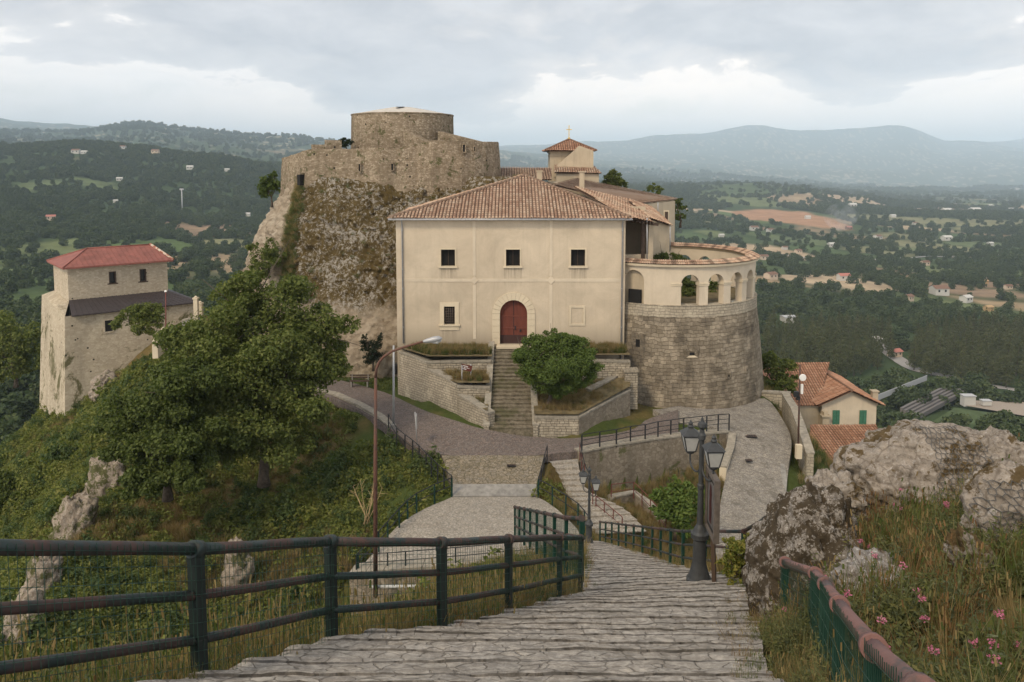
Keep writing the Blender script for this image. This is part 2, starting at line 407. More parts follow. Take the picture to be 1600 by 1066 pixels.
def paving(name, c1, c2, joint, scale=2.2, bump=0.6, mw=0.05, stain=0.4, dirt=(0.12, 0.1, 0.075), stretch=(1, 1, 1)):
    m, T, b = newmat(name, 0.9, 0.2)
    oc = T.n('ShaderNodeTexCoord').outputs['Object']
    wob = T.n('ShaderNodeVectorMath', {'operation': 'SCALE'}, i0=T.noise(oc, 2.0, 3, 0.6, out=1), Scale=0.22).outputs[0]
    v = T.mapping(T.n('ShaderNodeVectorMath', {'operation': 'ADD'}, i0=oc, i1=wob).outputs[0], stretch)
    v2 = T.n('ShaderNodeVectorMath', {'operation': 'MULTIPLY'}, i0=v, i1=(1, 1, 0.35)).outputs[0]
    cell = T.vor(v2, scale, 'F1', 'Color', 0.95); edge = T.vor(v2, scale, 'DISTANCE_TO_EDGE', 'Distance', 0.95)
    cs = T.n('ShaderNodeSeparateColor', i0=cell)
    col = T.mix(cs.outputs[0], c1, c2)
    col = T.mix(T.math('MULTIPLY', cs.outputs[1], 0.35), col, (0.2, 0.2, 0.2))
    fn = T.noise(oc, 11.0, 7, 0.75); f2 = T.noise(oc, 1.3, 5, 0.65)
    em = T.ramp(edge, [(mw * 0.3, 0.0), (mw, 1.0)])
    col = T.mix(em, joint, col)
    col = T.mix(T.math('MULTIPLY', T.ramp(fn, [(0.44, 0.0), (0.60, 1.0)]), 0.5), col, tuple(c * 0.55 for c in c1))
    col = T.mix(T.math('MULTIPLY', T.ramp(fn, [(0.40, 1.0), (0.50, 0.0)]), 0.4), col, tuple(min(.7, c * 1.35) for c in c2))
    col = T.mix(T.math('MULTIPLY', T.ramp(f2, [(0.5, 0.0), (0.68, 1.0)]), stain), col, dirt)
    T.set(b.inputs['Base Color'], col)
    h = T.math('ADD', T.math('MULTIPLY', em, 0.7), T.math('MULTIPLY', fn, 0.9))
    T.set(b.inputs['Normal'], T.bump(h, bump, 0.04))
    return m
def rockmat(name, light=(0.42, 0.37, 0.31), dark=(0.12, 0.1, 0.08), moss=(0.075, 0.06, 0.025), mossy=0.5, msc=0.5, bump=0.9, fsc=1.0, lichen=0.3):
    m, T, b = newmat(name, 0.95, 0.1)
    oc = T.n('ShaderNodeTexCoord').outputs['Object']
    n1 = T.noise(oc, 1.6 * fsc, 8, 0.7, 0.6); n2 = T.noise(oc, 6.5 * fsc, 6, 0.72, 0.3)
    cr = T.vor(T.mapping(oc, (1, 1, 0.6)), 1.4 * fsc, 'DISTANCE_TO_EDGE', 'Distance', 1.0)
    col = T.mix(T.ramp(n1, [(0.36, 0.0), (0.6, 1.0)]), tuple(c * 0.62 for c in light), light)
    col = T.mix(T.math('MULTIPLY', T.ramp(n2, [(0.5, 0.0), (0.66, 1.0)]), 0.7), col, dark)
    col = T.mix(T.math('MULTIPLY', T.ramp(cr, [(0.0, 1.0), (0.05, 0.0)]), 0.65), col, dark)
    if lichen:
        ln = T.noise(oc, 9.0 * fsc, 5, 0.7, 0.2)
        col = T.mix(T.math('MULTIPLY', T.ramp(ln, [(0.56, 0.0), (0.62, 1.0)]), lichen), col, (0.55, 0.53, 0.5))
    if mossy > 0:
        mn = T.math('ADD', T.math('MULTIPLY', T.noise(oc, msc, 6, 0.7, 0.6), 0.65), T.math('MULTIPLY', T.noise(oc, msc * 6, 5, 0.7, 0.2), 0.35))
        mk = T.ramp(mn, [(0.64 - 0.26 * mossy, 0.0), (0.675 - 0.26 * mossy, 1.0)])
        mc = T.mix(T.noise(oc, 5.0 * fsc, 5, 0.75), tuple(c * 0.6 for c in moss), tuple(c * 1.9 for c in moss))
        col = T.mix(mk, col, mc)
    T.set(b.inputs['Base Color'], col)
    h = T.math('ADD', n1, T.math('MULTIPLY', n2, 0.5))
    T.set(b.inputs['Normal'], T.bump(h, bump, 0.12 / fsc))
    return m
def rusty(name, paint, rust=(0.12, 0.055, 0.035), amount=0.5, sc=5.0):
    m, T, b = newmat(name, 0.55, 0.4)
    oc = T.n('ShaderNodeTexCoord').outputs['Object']
    f = T.noise(oc, sc, 7, 0.7, 0.5); g = T.noise(oc, 1.1, 3, 0.5)
    k = T.ramp(T.math('ADD', T.math('MULTIPLY', f, 0.6), T.math('MULTIPLY', g, 0.4)), [(0.62 - 0.25 * amount, 0.0), (0.68 - 0.2 * amount, 1.0)])
    T.set(b.inputs['Base Color'], T.mix(k, paint, T.mix(T.noise(oc, 25, 4, 0.7), rust, tuple(c * 1.6 for c in rust))))
    T.set(b.inputs['Roughness'], T.math('ADD', 0.5, T.math('MULTIPLY', k, 0.35)))
    T.set(b.inputs['Normal'], T.bump(f, 0.2, 0.01))
    return m

# ================================================================== ROADS AND PATHS (surveyed edges)
def V(*p): return Vector(p)
STAIR_L = [V(-3.9, 1.0, -1.75), V(-3.05, 3.2, -2.5)] + [at(*p) for p in ((313, 1068, 5.43), (518, 1005, 7.2), (691, 985, 8.2), (795, 962, 9.6), (873, 940, 11.7), (908, 930, 13.2),
          (911, 905, 16), (915, 880, 20.0), (914, 862, 25), (908, 852, 30), (903, 845, 35))]
STAIR_R = [V(1.0, 1.0, -1.45), V(1.45, 3.0, -2.4)] + [at(*p) for p in ((1205, 1066, 5.4), (1190, 1010, 7.2), (1186, 990, 8.2), (1190, 955, 10.2), (1188, 925, 12.6), (1150, 906, 14.9),
          (1120, 899, 16.3), (1066, 890, 19.0), (1018, 872, 24), (972, 858, 29.5), (938, 848, 35))]
def resample(P, n):
    P = [Vector(p) for p in P]; L = [0]
    for a, b in zip(P, P[1:]): L.append(L[-1] + (b - a).length)
    out = []
    for k in range(n):
        t = L[-1] * k / (n - 1); i = min(max(np.searchsorted(L, t, side='right') - 1, 0), len(P) - 2)
        u = (t - L[i]) / (L[i + 1] - L[i]); p0 = P[max(i - 1, 0)]; p1 = P[i]; p2 = P[i + 1]; p3 = P[min(i + 2, len(P) - 1)]
        out.append(0.5 * ((2 * p1) + (p2 - p0) * u + (2 * p0 - 5 * p1 + 4 * p2 - p3) * u * u + (3 * p1 - p0 - 3 * p2 + p3) * u**3))
    return out
PRESS = []                                        # triangles the ground is kept under
def press_strip(Lp, Rp):
    for i in range(len(Lp) - 1):
        PRESS.append((Lp[i], Rp[i], Rp[i + 1])); PRESS.append((Lp[i], Rp[i + 1], Lp[i + 1]))

def wobv(x, y): return math.sin(x * 1.9 + y * 4.7) * .3 + math.sin(x * 4.3 - y * 7.1 + 1.3) * .3 + math.sin(x * 0.8 + y * 2.9) * .3
def stair_path():
    # stations every ~0.66 m: sloped treads with a stone nosing and a short riser
    n = 61
    Lp = resample(STAIR_L, n); Rp = resample(STAIR_R, n)
    press_strip(Lp[::3] + [Lp[-1]], Rp[::3] + [Rp[-1]])
    m = 72; verts = []; rows = []
    for i in range(n - 1):
        a = [Lp[i].lerp(Rp[i], j / m) for j in range(m + 1)]; b = [Lp[i + 1].lerp(Rp[i + 1], j / m) for j in range(m + 1)]
        rise = min(0.09, 0.3 * abs(a[m // 2].z - b[m // 2].z))
        # tread runs from a to just before b at a gentler slope, then drops
        for k, t in enumerate((0.0, 0.25, 0.5, 0.78, 0.80, 0.9, 0.985)):
            row = []
            for j in range(m + 1):
                p = a[j].lerp(b[j], t); p.z = a[j].z + (b[j].z + rise - a[j].z) * t
                lip = max(0.0, min(1.0, 0.75 + 1.0 * wobv(p.x, p.y)))
                if k in (4, 5, 6): p.z += (0.022 if k < 6 else 0.018) * lip
                row.append(p)
            rows.append(row)
    rows.append([Lp[-1].lerp(Rp[-1], j / m) for j in range(m + 1)])
    P = np.array([[tuple(p) for p in r] for r in rows]); sh = P.shape[:2]; P = P.reshape(-1, 3)
    wob = fbm(P[:, 0], P[:, 1], 0, 0.9, 3)
    P[:, 1] += 0.02 * wob
    cell, e = vor2(P[:, 0], P[:, 1] * 1.0, 0.38)
    near = 1.0 - sstep(16, 30, P[:, 1])
    P[:, 2] += ((cell - 0.5) * 0.014 + 0.012 * fbm(P[:, 0], P[:, 1], 0, 4.0, 3)) * (0.35 + 0.65 * near)
    idx = np.arange(sh[0] * sh[1]).reshape(sh)
    F = np.stack([idx[:-1, :-1], idx[:-1, 1:], idx[1:, 1:], idx[1:, :-1]], -1).reshape(-1, 4)
    # skirts down both edges
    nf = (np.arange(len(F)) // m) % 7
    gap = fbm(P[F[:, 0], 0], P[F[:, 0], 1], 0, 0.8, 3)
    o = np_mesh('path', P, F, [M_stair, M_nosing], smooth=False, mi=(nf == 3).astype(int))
    sk = MB()
    for E, side in ((Lp, -1), (Rp, 1)):
        for i in range(len(E) - 1):
            a, b = E[i], E[i + 1]; q = [a + V(0, 0, 0.02), b + V(0, 0, 0.02), b - V(0, 0, 0.9), a - V(0, 0, 0.9)]
            sk.face(q if side > 0 else q[::-1], 0)
    struct(o); struct(sk.build('path_edge', [M_stair]))

M_stair = paving('stair_stone', (0.34, 0.297, 0.248), (0.47, 0.42, 0.355), (0.245, 0.213, 0.174), 4.8, 1.0, 0.03, 0.45, (0.2, 0.175, 0.14), stretch=(1.0, 1.4, 1))
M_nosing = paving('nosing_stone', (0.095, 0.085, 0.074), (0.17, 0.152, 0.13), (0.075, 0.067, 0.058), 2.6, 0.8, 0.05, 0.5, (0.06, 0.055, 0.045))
M_cobble = paving('cobble_stone', (0.32, 0.28, 0.225), (0.43, 0.38, 0.31), (0.24, 0.21, 0.165), 6.0, 0.8, 0.05, 0.4, (0.2, 0.17, 0.13))
M_cobble_old = paving('old_cobbles', (0.2, 0.165, 0.115), (0.3, 0.245, 0.17), (0.1, 0.085, 0.05), 4.0, 0.8, 0.08, 0.5, (0.11, 0.09, 0.05))
M_setts = paving('porphyry_setts', (0.115, 0.088, 0.073), (0.20, 0.155, 0.13), (0.10, 0.08, 0.068), 6.5, 0.5, 0.05, 0.45, (0.13, 0.11, 0.095))
M_lane = paving('lane_stone', (0.21, 0.185, 0.15), (0.34, 0.30, 0.245), (0.15, 0.132, 0.108), 3.4, 0.6, 0.04, 0.75, (0.12, 0.105, 0.085), stretch=(1.0, 2.2, 1))
M_concrete = flat('worn_concrete', (0.24, 0.225, 0.2), 0.95, var=0.3, scale=3, bump=0.3)
stair_path()

def sheet(name, Lp, Rp, mat, n=24, m=10, amp=0.02, up=0.0, k='structure', press=True, skirt=0.5):
    L2 = resample(Lp, n); R2 = resample(Rp, n)
    if press: press_strip(L2, R2)
    P = np.array([[tuple(a.lerp(b, j / m)) for j in range(m + 1)] for a, b in zip(L2, R2)]); sh = P.shape[:2]; P = P.reshape(-1, 3)
    P[:, 2] += up + amp * fbm(P[:, 0], P[:, 1], 0, 0.5, 3)
    idx = np.arange(sh[0] * sh[1]).reshape(sh)
    F = np.stack([idx[:-1, :-1], idx[:-1, 1:], idx[1:, 1:], idx[1:, :-1]], -1).reshape(-1, 4)
    V2 = [P]; F2 = [F]; base = len(P)
    ring = np.concatenate([idx[0], idx[1:, -1], idx[-1, -2::-1], idx[-2:0:-1, 0]])
    low = P[ring].copy(); low[:, 2] -= skirt; V2.append(low); nn = len(ring); q = np.arange(nn); q2 = (q + 1) % nn
    F2.append(np.stack([ring[q], base + q, base + q2, ring[q2]], -1))
    return struct(np_mesh(name, np.concatenate(V2), np.concatenate(F2), [mat]), k)

# road: from the left under the crag, round the foot of the terraces and on to the bastion
ROAD_N = [at(*p) for p in ((452, 588, 61.5), (520, 592, 61), (600, 613, 57.4), (660, 640, 52.5), (720, 660, 50), (762, 672, 48.6), (835, 683, 48.4), (905, 684, 48.4), (985, 672, 50), (1012, 655, 52.2), (1060, 640, 54.5))]
ROAD_S = [at(*p) for p in ((452, 610, 57), (500, 615, 56), (560, 641, 52.5), (606, 668, 49.3), (650, 698, 46.9), (690, 710, 45.9), (760, 714, 45.6), (850, 710, 45.7), (912, 704, 46.3), (1000, 690, 48.6), (1060, 682, 50))]
sheet('road', ROAD_S, ROAD_N, M_setts, 40, 12, 0.03)
PL_L = [at(690, 712, 45.8), at(700, 740, 43.9), at(708, 757, 42.8)]
PL_R = [at(850, 712, 45.6), at(843, 740, 43.9), at(838, 757, 42.8)]
sheet('pavement', PL_L, PL_R, M_cobble_old, 14, 14, 0.03, 0.012)
sheet('pavement_slab', [at(708, 757, 42.8), at(706, 776, 41.8)], [at(838, 757, 42.8), at(840, 775, 41.8)], M_concrete, 3, 6, 0.006, 0.02)
LAND_L = [at(706, 777, 41.75), at(668, 793, 40.2), at(630, 815, 38.5), at(600, 845, 36.8), at(566, 884, 34.9)]
LAND_R = [at(840, 776, 41.75), at(860, 788, 40.4), at(882, 806, 38.8), at(905, 832, 36.6), at(912, 868, 33.6)]
sheet('landing_pavement', LAND_L, LAND_R, M_cobble, 22, 20, 0.03, 0.0, skirt=0.4)
# the lane on the right, going down behind the boulders
LANE_L = [at(*p) for p in ((1020, 640, 54.2), (1060, 660, 52.8), (1115, 668, 52.4), (1145, 690, 50.8), (1135, 740, 47.5), (1125, 790, 44.5), (1118, 850, 41), (1115, 950, 36.5))]
LANE_R = [at(*p) for p in ((1120, 628, 57.6), (1185, 622, 59), (1205, 630, 58), (1235, 680, 53), (1232, 730, 49.5), (1225, 790, 45.5), (1222, 850, 42), (1225, 950, 37.3))]
sheet('lane', LANE_L, LANE_R, M_lane, 40, 12, 0.05)
# the little stepped path between the landing and the retaining wall
SP_L = [at(858, 722, 45.4), at(872, 742, 44.2), at(884, 768, 42.6), at(908, 800, 40.6), at(925, 830, 38.9)]
SP_R = [at(903, 716, 45.8), at(906, 738, 44.5), at(920, 770, 42.7), at(975, 800, 41.2), at(1010, 836, 39.2)]
def side_steps():
    n = 15; L2 = resample(SP_L, n); R2 = resample(SP_R, n); press_strip(L2, R2); mb = MB()
    for i in range(n - 1):
        a, b, c, d = L2[i], R2[i], R2[i + 1], L2[i + 1]; zb = (c.z + d.z) / 2
        A, B = a.copy(), b.copy(); A.z = B.z = (a.z + b.z) / 2; Cc, D = c.copy(), d.copy(); Cc.z = D.z = (a.z + b.z) / 2
        mb.face([A, D, Cc, B][::-1], 0); E1, E2 = Cc.copy(), D.copy(); E1.z = E2.z = zb
        mb.face([D, E2, E1, Cc], 0)
    return struct(mb.build('stepped_path', [M_cobble]))
side_steps()

# the ground drops to the foot of the rubble wall below the road
N_PAVED = len(PRESS)
_wf = ((905, 45.9, 752), (960, 47.3, 760), (1020, 48.9, 757), (1080, 50.3, 742), (1136, 51.8, 712))
press_strip([at(px, yb, d + .35) for px, d, yb in _wf], [at(px, yb, d - 2.4) * 1.0 + V(0, 0, (at(px, yb, d).z - at(px, yb, d - 2.4).z) - .15) for px, d, yb in _wf])
# ================================================================== GROUND
CTRL = []
def cp(px, py, d, dz=0.0):
    p = at(px, py, d); CTRL.append((p.x, p.y, p.z + dz))
for e in (STAIR_L, STAIR_R):
    for p in e[::2]: CTRL.append((p.x, p.y, p.z - 0.25))
for e in (ROAD_N, ROAD_S, LANE_L, LANE_R):
    for p in e[::2]: CTRL.append((p.x, p.y, p.z - 0.3))
for e in (LAND_L[:3], LAND_R[:3], SP_L[::2], SP_R[::2]):
    for p in e: CTRL.append((p.x, p.y, p.z - 0.3))
CTRL += [ # left flank: falls from the path into a hollow, a rocky spine, then the valley
    (-4.5, 4, -3.2), (-4.2, 8, -5.6), (-7, 6, -6.0), (-8, 11, -8.8), (-3.4, 12, -7.9), (-12, 10, -11.5), (-5, 18, -12.5), (-2.2, 19, -11.0), (-0.6, 22.5, -12.2), (-10, 18, -14.5), (-16, 17, -15.8), (-3.2, 26, -16.8), (0.8, 29.5, -16.0),
    (-7.5, 31.5, -20.6), (-2.5, 31, -20.0), (-11, 28, -19.6), (-12, 36, -20.6), (-16, 27, -19.5), (-8.5, 38, -19.2), (-8.2, 43, -18.4), (-11, 46, -18.9), (-15, 50, -18.6), (-19, 54, -17.6), (-14, 42, -20.2),
    (-23, 46, -18.6), (-21, 35, -19.2), (-19, 25, -18.4), (-26, 54, -17.3), (-30, 64, -16.4), (-31, 73, -15.0), (-24, 62, -16.2), (-27, 70, -15.2),
    (-37, 76, -17.5), (-34, 72, -17.2), (-41, 71, -22.2), (-44, 74, -23.5), (-46, 80, -24), (-35, 62, -21.5), (-38, 56, -24.5), (-32, 46, -24.5), (-31, 34, -26), (-28, 22, -25), (-42, 64, -25.5), (-52, 66, -32), (-50, 50, -36), (-45, 30, -36), (-60, 80, -42),
    (-75, 60, -52), (-70, 100, -52), (-55, 100, -40), (-80, 20, -56), (-40, 8, -30), (-22, 8, -18), (-60, 5, -42), (-95, 120, -60), (-60, 140, -60),
    # castle rock
    (-20, 68, -16.5), (-10, 80, -15), (-28, 85, -18), (-30, 98, -26), (-10, 105, -26), (8, 95, -24), (4, 62, -16.6), (10, 70, -17.5), (20, 74, -20.5), (22, 64, -19.5),
    # right flank
    (2.6, 6.5, -3.75), (3.6, 6.0, -3.35), (5.2, 8.0, -3.9), (3.6, 9.5, -4.9), (6.2, 11.5, -5.0), (9, 12, -5.0), (12, 10, -4.2), (7, 4, -2.6), (3, 2.5, -2.0), (11, 4, -2.6), (5.0, 14.6, -7.6), (4.6, 17.5, -9.4), (8, 15.5, -7.0), (13, 15, -7.0), (18, 14, -8),
    (5.5, 20, -11.6), (7.5, 24, -14.3), (5.4, 28, -15.6), (10, 29, -18.2), (7.5, 34, -19.4), (16, 24, -15.5), (24, 20, -16), (20, 34, -22.5), (30, 30, -24),
    (6.5, 37.5, -19.6), (9, 41, -19.8), (10, 45, -19.6), (12.5, 47.5, -19.2), (6.5, 45, -19.4), (20.5, 44, -22.5), (23, 52, -22.5), (24, 60, -23), (30, 52, -26), (27, 70, -27.5), (35, 76, -31.5), (34, 60, -29.5),
    (50, 60, -40), (50, 85, -47), (45, 40, -35), (60, 25, -42), (75, 70, -58), (40, 110, -50), (70, 120, -66), (15, 125, -45), (90, 100, -70), (100, 30, -66)]
CT = np.array(CTRL)
def _tps(r2): return np.where(r2 > 1e-9, 0.5 * r2 * np.log(np.maximum(r2, 1e-9)), 0.0)
_n = len(CT); _S = 40.0
_X = CT[:, :2] / _S
_A = np.zeros((_n + 3, _n + 3)); _A[:_n, :_n] = _tps(((_X[:, None] - _X[None]) ** 2).sum(-1)) + np.eye(_n) * 2e-4
_A[:_n, _n] = 1; _A[:_n, _n + 1:] = _X; _A[_n, :_n] = 1; _A[_n + 1:, :_n] = _X.T
_w = np.linalg.solve(_A, np.concatenate([CT[:, 2], np.zeros(3)]))
def near_h(x, y):
    out = np.empty(len(x)); 
    for s0 in range(0, len(x), 40000):
        q = np.stack([x[s0:s0 + 40000], y[s0:s0 + 40000]], -1) / _S
        k = _tps(((q[:, None] - _X[None]) ** 2).sum(-1))
        out[s0:s0 + 40000] = k @ _w[:_n] + _w[_n] + q @ _w[_n + 1:]
    return out
PROF = {  # bearing (photo column) -> the row at which the land at each distance (m) stands
    -500: [(90, 800), (250, 560), (400, 480), (600, 410), (1000, 305), (1600, 222), (2200, 236), (4500, 212), (6000, 215), (9000, 190), (14000, 210), (26000, 250)],
    0: [(90, 800), (250, 545), (400, 462), (600, 405), (1000, 308), (1600, 224), (2200, 238), (4500, 205), (6000, 215), (9000, 182), (14000, 205), (26000, 250)],
    110: [(90, 800), (250, 545), (400, 465), (600, 410), (1000, 312), (1600, 222), (2200, 240), (4500, 209), (6000, 215), (9000, 196), (14000, 205), (26000, 250)],
    230: [(90, 800), (250, 545), (400, 468), (600, 412), (1000, 325), (1600, 233), (2200, 246), (4500, 192), (6000, 214), (9000, 203), (14000, 215), (26000, 250)],
    330: [(90, 800), (250, 545), (400, 470), (600, 415), (1000, 335), (1600, 244), (2200, 255), (4500, 206), (6000, 220), (9000, 220), (14000, 220), (26000, 250)],
    440: [(90, 800), (250, 550), (400, 475), (600, 420), (1000, 345), (1600, 262), (2200, 262), (4500, 214), (6000, 225), (9000, 225), (14000, 225), (26000, 250)],
    540: [(90, 800), (250, 580), (400, 490), (600, 430), (1000, 355), (1600, 285), (2200, 268), (4500, 222), (6000, 232), (9000, 235), (14000, 228), (26000, 250)],
    760: [(90, 810), (250, 620), (400, 510), (600, 435), (1000, 365), (1600, 315), (2500, 290), (4500, 275), (7000, 235), (10000, 238), (15000, 229), (22000, 240), (26000, 250)],
    960: [(90, 820), (250, 640), (400, 515), (600, 440), (1000, 370), (1600, 322), (2500, 292), (4500, 285), (7000, 262), (10000, 250), (15000, 219), (22000, 235), (26000, 250)],
    1080: [(90, 820), (250, 650), (400, 525), (600, 445), (1000, 378), (1600, 330), (2500, 291), (4500, 290), (7000, 270), (10000, 252), (15000, 207), (22000, 230), (26000, 250)],
    1180: [(90, 820), (250, 660), (400, 535), (600, 450), (1000, 385), (1600, 335), (2500, 289), (4500, 294), (7000, 275), (10000, 254), (15000, 193), (22000, 230), (26000, 250)],
    1230: [(90, 820), (250, 662), (400, 540), (600, 452), (1000, 386), (1600, 337), (2500, 292), (4500, 296), (7000, 280), (10000, 256), (15000, 200), (22000, 230), (26000, 250)],
    1330: [(90, 820), (250, 667), (400, 545), (600, 455), (1000, 390), (1600, 342), (2500, 305), (4500, 302), (7000, 288), (10000, 258), (15000, 198), (22000, 226), (26000, 250)],
    1395: [(90, 820), (250, 670), (400, 548), (600, 457), (1000, 392), (1600, 344), (2500, 318), (4500, 304), (7000, 293), (10000, 258), (15000, 194), (22000, 226), (26000, 250)],
    1475: [(90, 820), (250, 672), (400, 550), (600, 460), (1000, 395), (1600, 346), (2500, 320), (4500, 305), (7000, 294), (10000, 258), (15000, 221), (22000, 224), (26000, 250)],
    1620: [(90, 820), (250, 675), (400, 552), (600, 462), (1000, 396), (1600, 347), (2500, 321), (4500, 305), (7000, 294), (10000, 252), (15000, 236), (22000, 213), (26000, 250)],
    2100: [(90, 820), (250, 680), (400, 555), (600, 465), (1000, 398), (1600, 348), (2500, 322), (4500, 305), (7000, 290), (10000, 240), (15000, 230), (22000, 215), (26000, 250)]}
_PT = np.array([tan_at(k) for k in PROF]); _LD = np.linspace(math.log(90), math.log(26000), 240)
_PZ = []
for k, pr in PROF.items():
    ld = np.log([q[0] for q in pr]); sl_ = np.interp(_LD, ld, [slope_at(q[1]) for q in pr])
    ker = np.hanning(9); ker /= ker.sum(); sl_ = np.convolve(np.pad(sl_, 4, mode='edge'), ker, 'valid')
    _PZ.append(sl_)
_PZ = np.array(_PZ)
def far_h(x, y):
    d = np.maximum(y, 30.0) ; r = np.hypot(x, y); t = x / d
    d2 = np.maximum(np.where(y > 0.35 * r, y, 0.35 * r), 40)
    li = np.clip((np.log(d2) - _LD[0]) / (_LD[1] - _LD[0]), 0, len(_LD) - 1.001); i0 = li.astype(int); fr = li - i0
    ti = np.clip(np.interp(t, _PT, np.arange(len(_PT))), 0, len(_PT) - 1.001); j0 = ti.astype(int); ft = ti - j0; ft = ft * ft * (3 - 2 * ft)
    s = (_PZ[j0, i0] * (1 - fr) + _PZ[j0, i0 + 1] * fr) * (1 - ft) + (_PZ[j0 + 1, i0] * (1 - fr) + _PZ[j0 + 1, i0 + 1] * fr) * ft
    amp = np.minimum(0.0045 * d2, 70.0) * sstep(120, 500, d2)
    return s * d2 + amp * fbm(x / np.maximum(d2, 60) * 9.0, np.log(d2) * 7.0, 0, 1.0, 4)
def ground_h(x, y):
    x = np.asarray(x, float); y = np.asarray(y, float); r = np.hypot(x * 0.9, y)
    w = sstep(95, 210, r); z = np.zeros(len(x))
    a = w < 1
    if a.any(): z[a] += near_h(x[a], y[a]) * (1 - w[a])
    b = w > 0
    if b.any(): z[b] += far_h(x[b], y[b]) * w[b]
    nr = w < 1
    if nr.any():
        z[nr] += (0.28 * fbm(x[nr], y[nr], 0, 0.28, 4) + 0.06 * fbm(x[nr], y[nr], 0, 1.7, 3)) * (1 - w[nr])
        for tri in PRESS:
            A, B, D = tri; xs = (A.x, B.x, D.x); ys = (A.y, B.y, D.y)
            cand = np.where(nr & (x > min(xs) - .5) & (x < max(xs) + .5) & (y > min(ys) - .5) & (y < max(ys) + .5))[0]
            if len(cand) == 0: continue
            den = (B.y - D.y) * (A.x - D.x) + (D.x - B.x) * (A.y - D.y)
            if abs(den) < 1e-6: continue
            l1 = ((B.y - D.y) * (x[cand] - D.x) + (D.x - B.x) * (y[cand] - D.y)) / den
            l2 = ((D.y - A.y) * (x[cand] - D.x) + (A.x - D.x) * (y[cand] - D.y)) / den; l3 = 1 - l1 - l2
            ins = (l1 > -0.03) & (l2 > -0.03) & (l3 > -0.03)
            q = cand[ins]; zz = l1[ins] * A.z + l2[ins] * B.z + l3[ins] * D.z
            z[q] = np.minimum(z[q], zz - 0.16)
    return z
PRESS_ALL = PRESS
def on_paving(x, y, grow=0.06):
    hit = np.zeros(len(x), bool)
    for A, B, D in PRESS[:N_PAVED]:
        den = (B.y - D.y) * (A.x - D.x) + (D.x - B.x) * (A.y - D.y)
        if abs(den) < 1e-6: continue
        l1 = ((B.y - D.y) * (x - D.x) + (D.x - B.x) * (y - D.y)) / den; l2 = ((D.y - A.y) * (x - D.x) + (A.x - D.x) * (y - D.y)) / den
        hit |= (l1 > -grow) & (l2 > -grow) & (1 - l1 - l2 > -grow)
    return hit

# which land is what: woods, fields, tracks
def land(x, y):
    """(field id, distance to its hedge, woodland share 0..1)"""
    d = np.maximum(y, 1.0); t = x / d
    cell = 62.0 + 0.0 * x
    xr = x * 0.92 + y * 0.38; yr = -x * 0.38 + y * 0.92
    hid, e = vor2(xr + 25 * fbm(x, y, 0, 1 / 180., 2), yr * 0.55 + 12 * fbm(x, y, 5, 1 / 180., 2), 75.0)
    hid2, e2 = vor2(xr, yr * 0.6, 260.0)
    big = np.hypot(x, y) > 1700
    hid = np.where(big, hid2, hid); e = np.where(big, e2, e)
    n = fbm(x, y, 9, 1 / 420., 4)
    left = 1 - sstep(-0.22, 0.02, t)
    rightwood = sstep(0.06, 0.20, n + 0.10 * (hid < 0.42) - 0.03)
    leftwood = sstep(-0.50, -0.28, n - 0.5 * ((hid > 0.86) & (y > 420)))
    return hid, e, left * leftwood + (1 - left) * rightwood

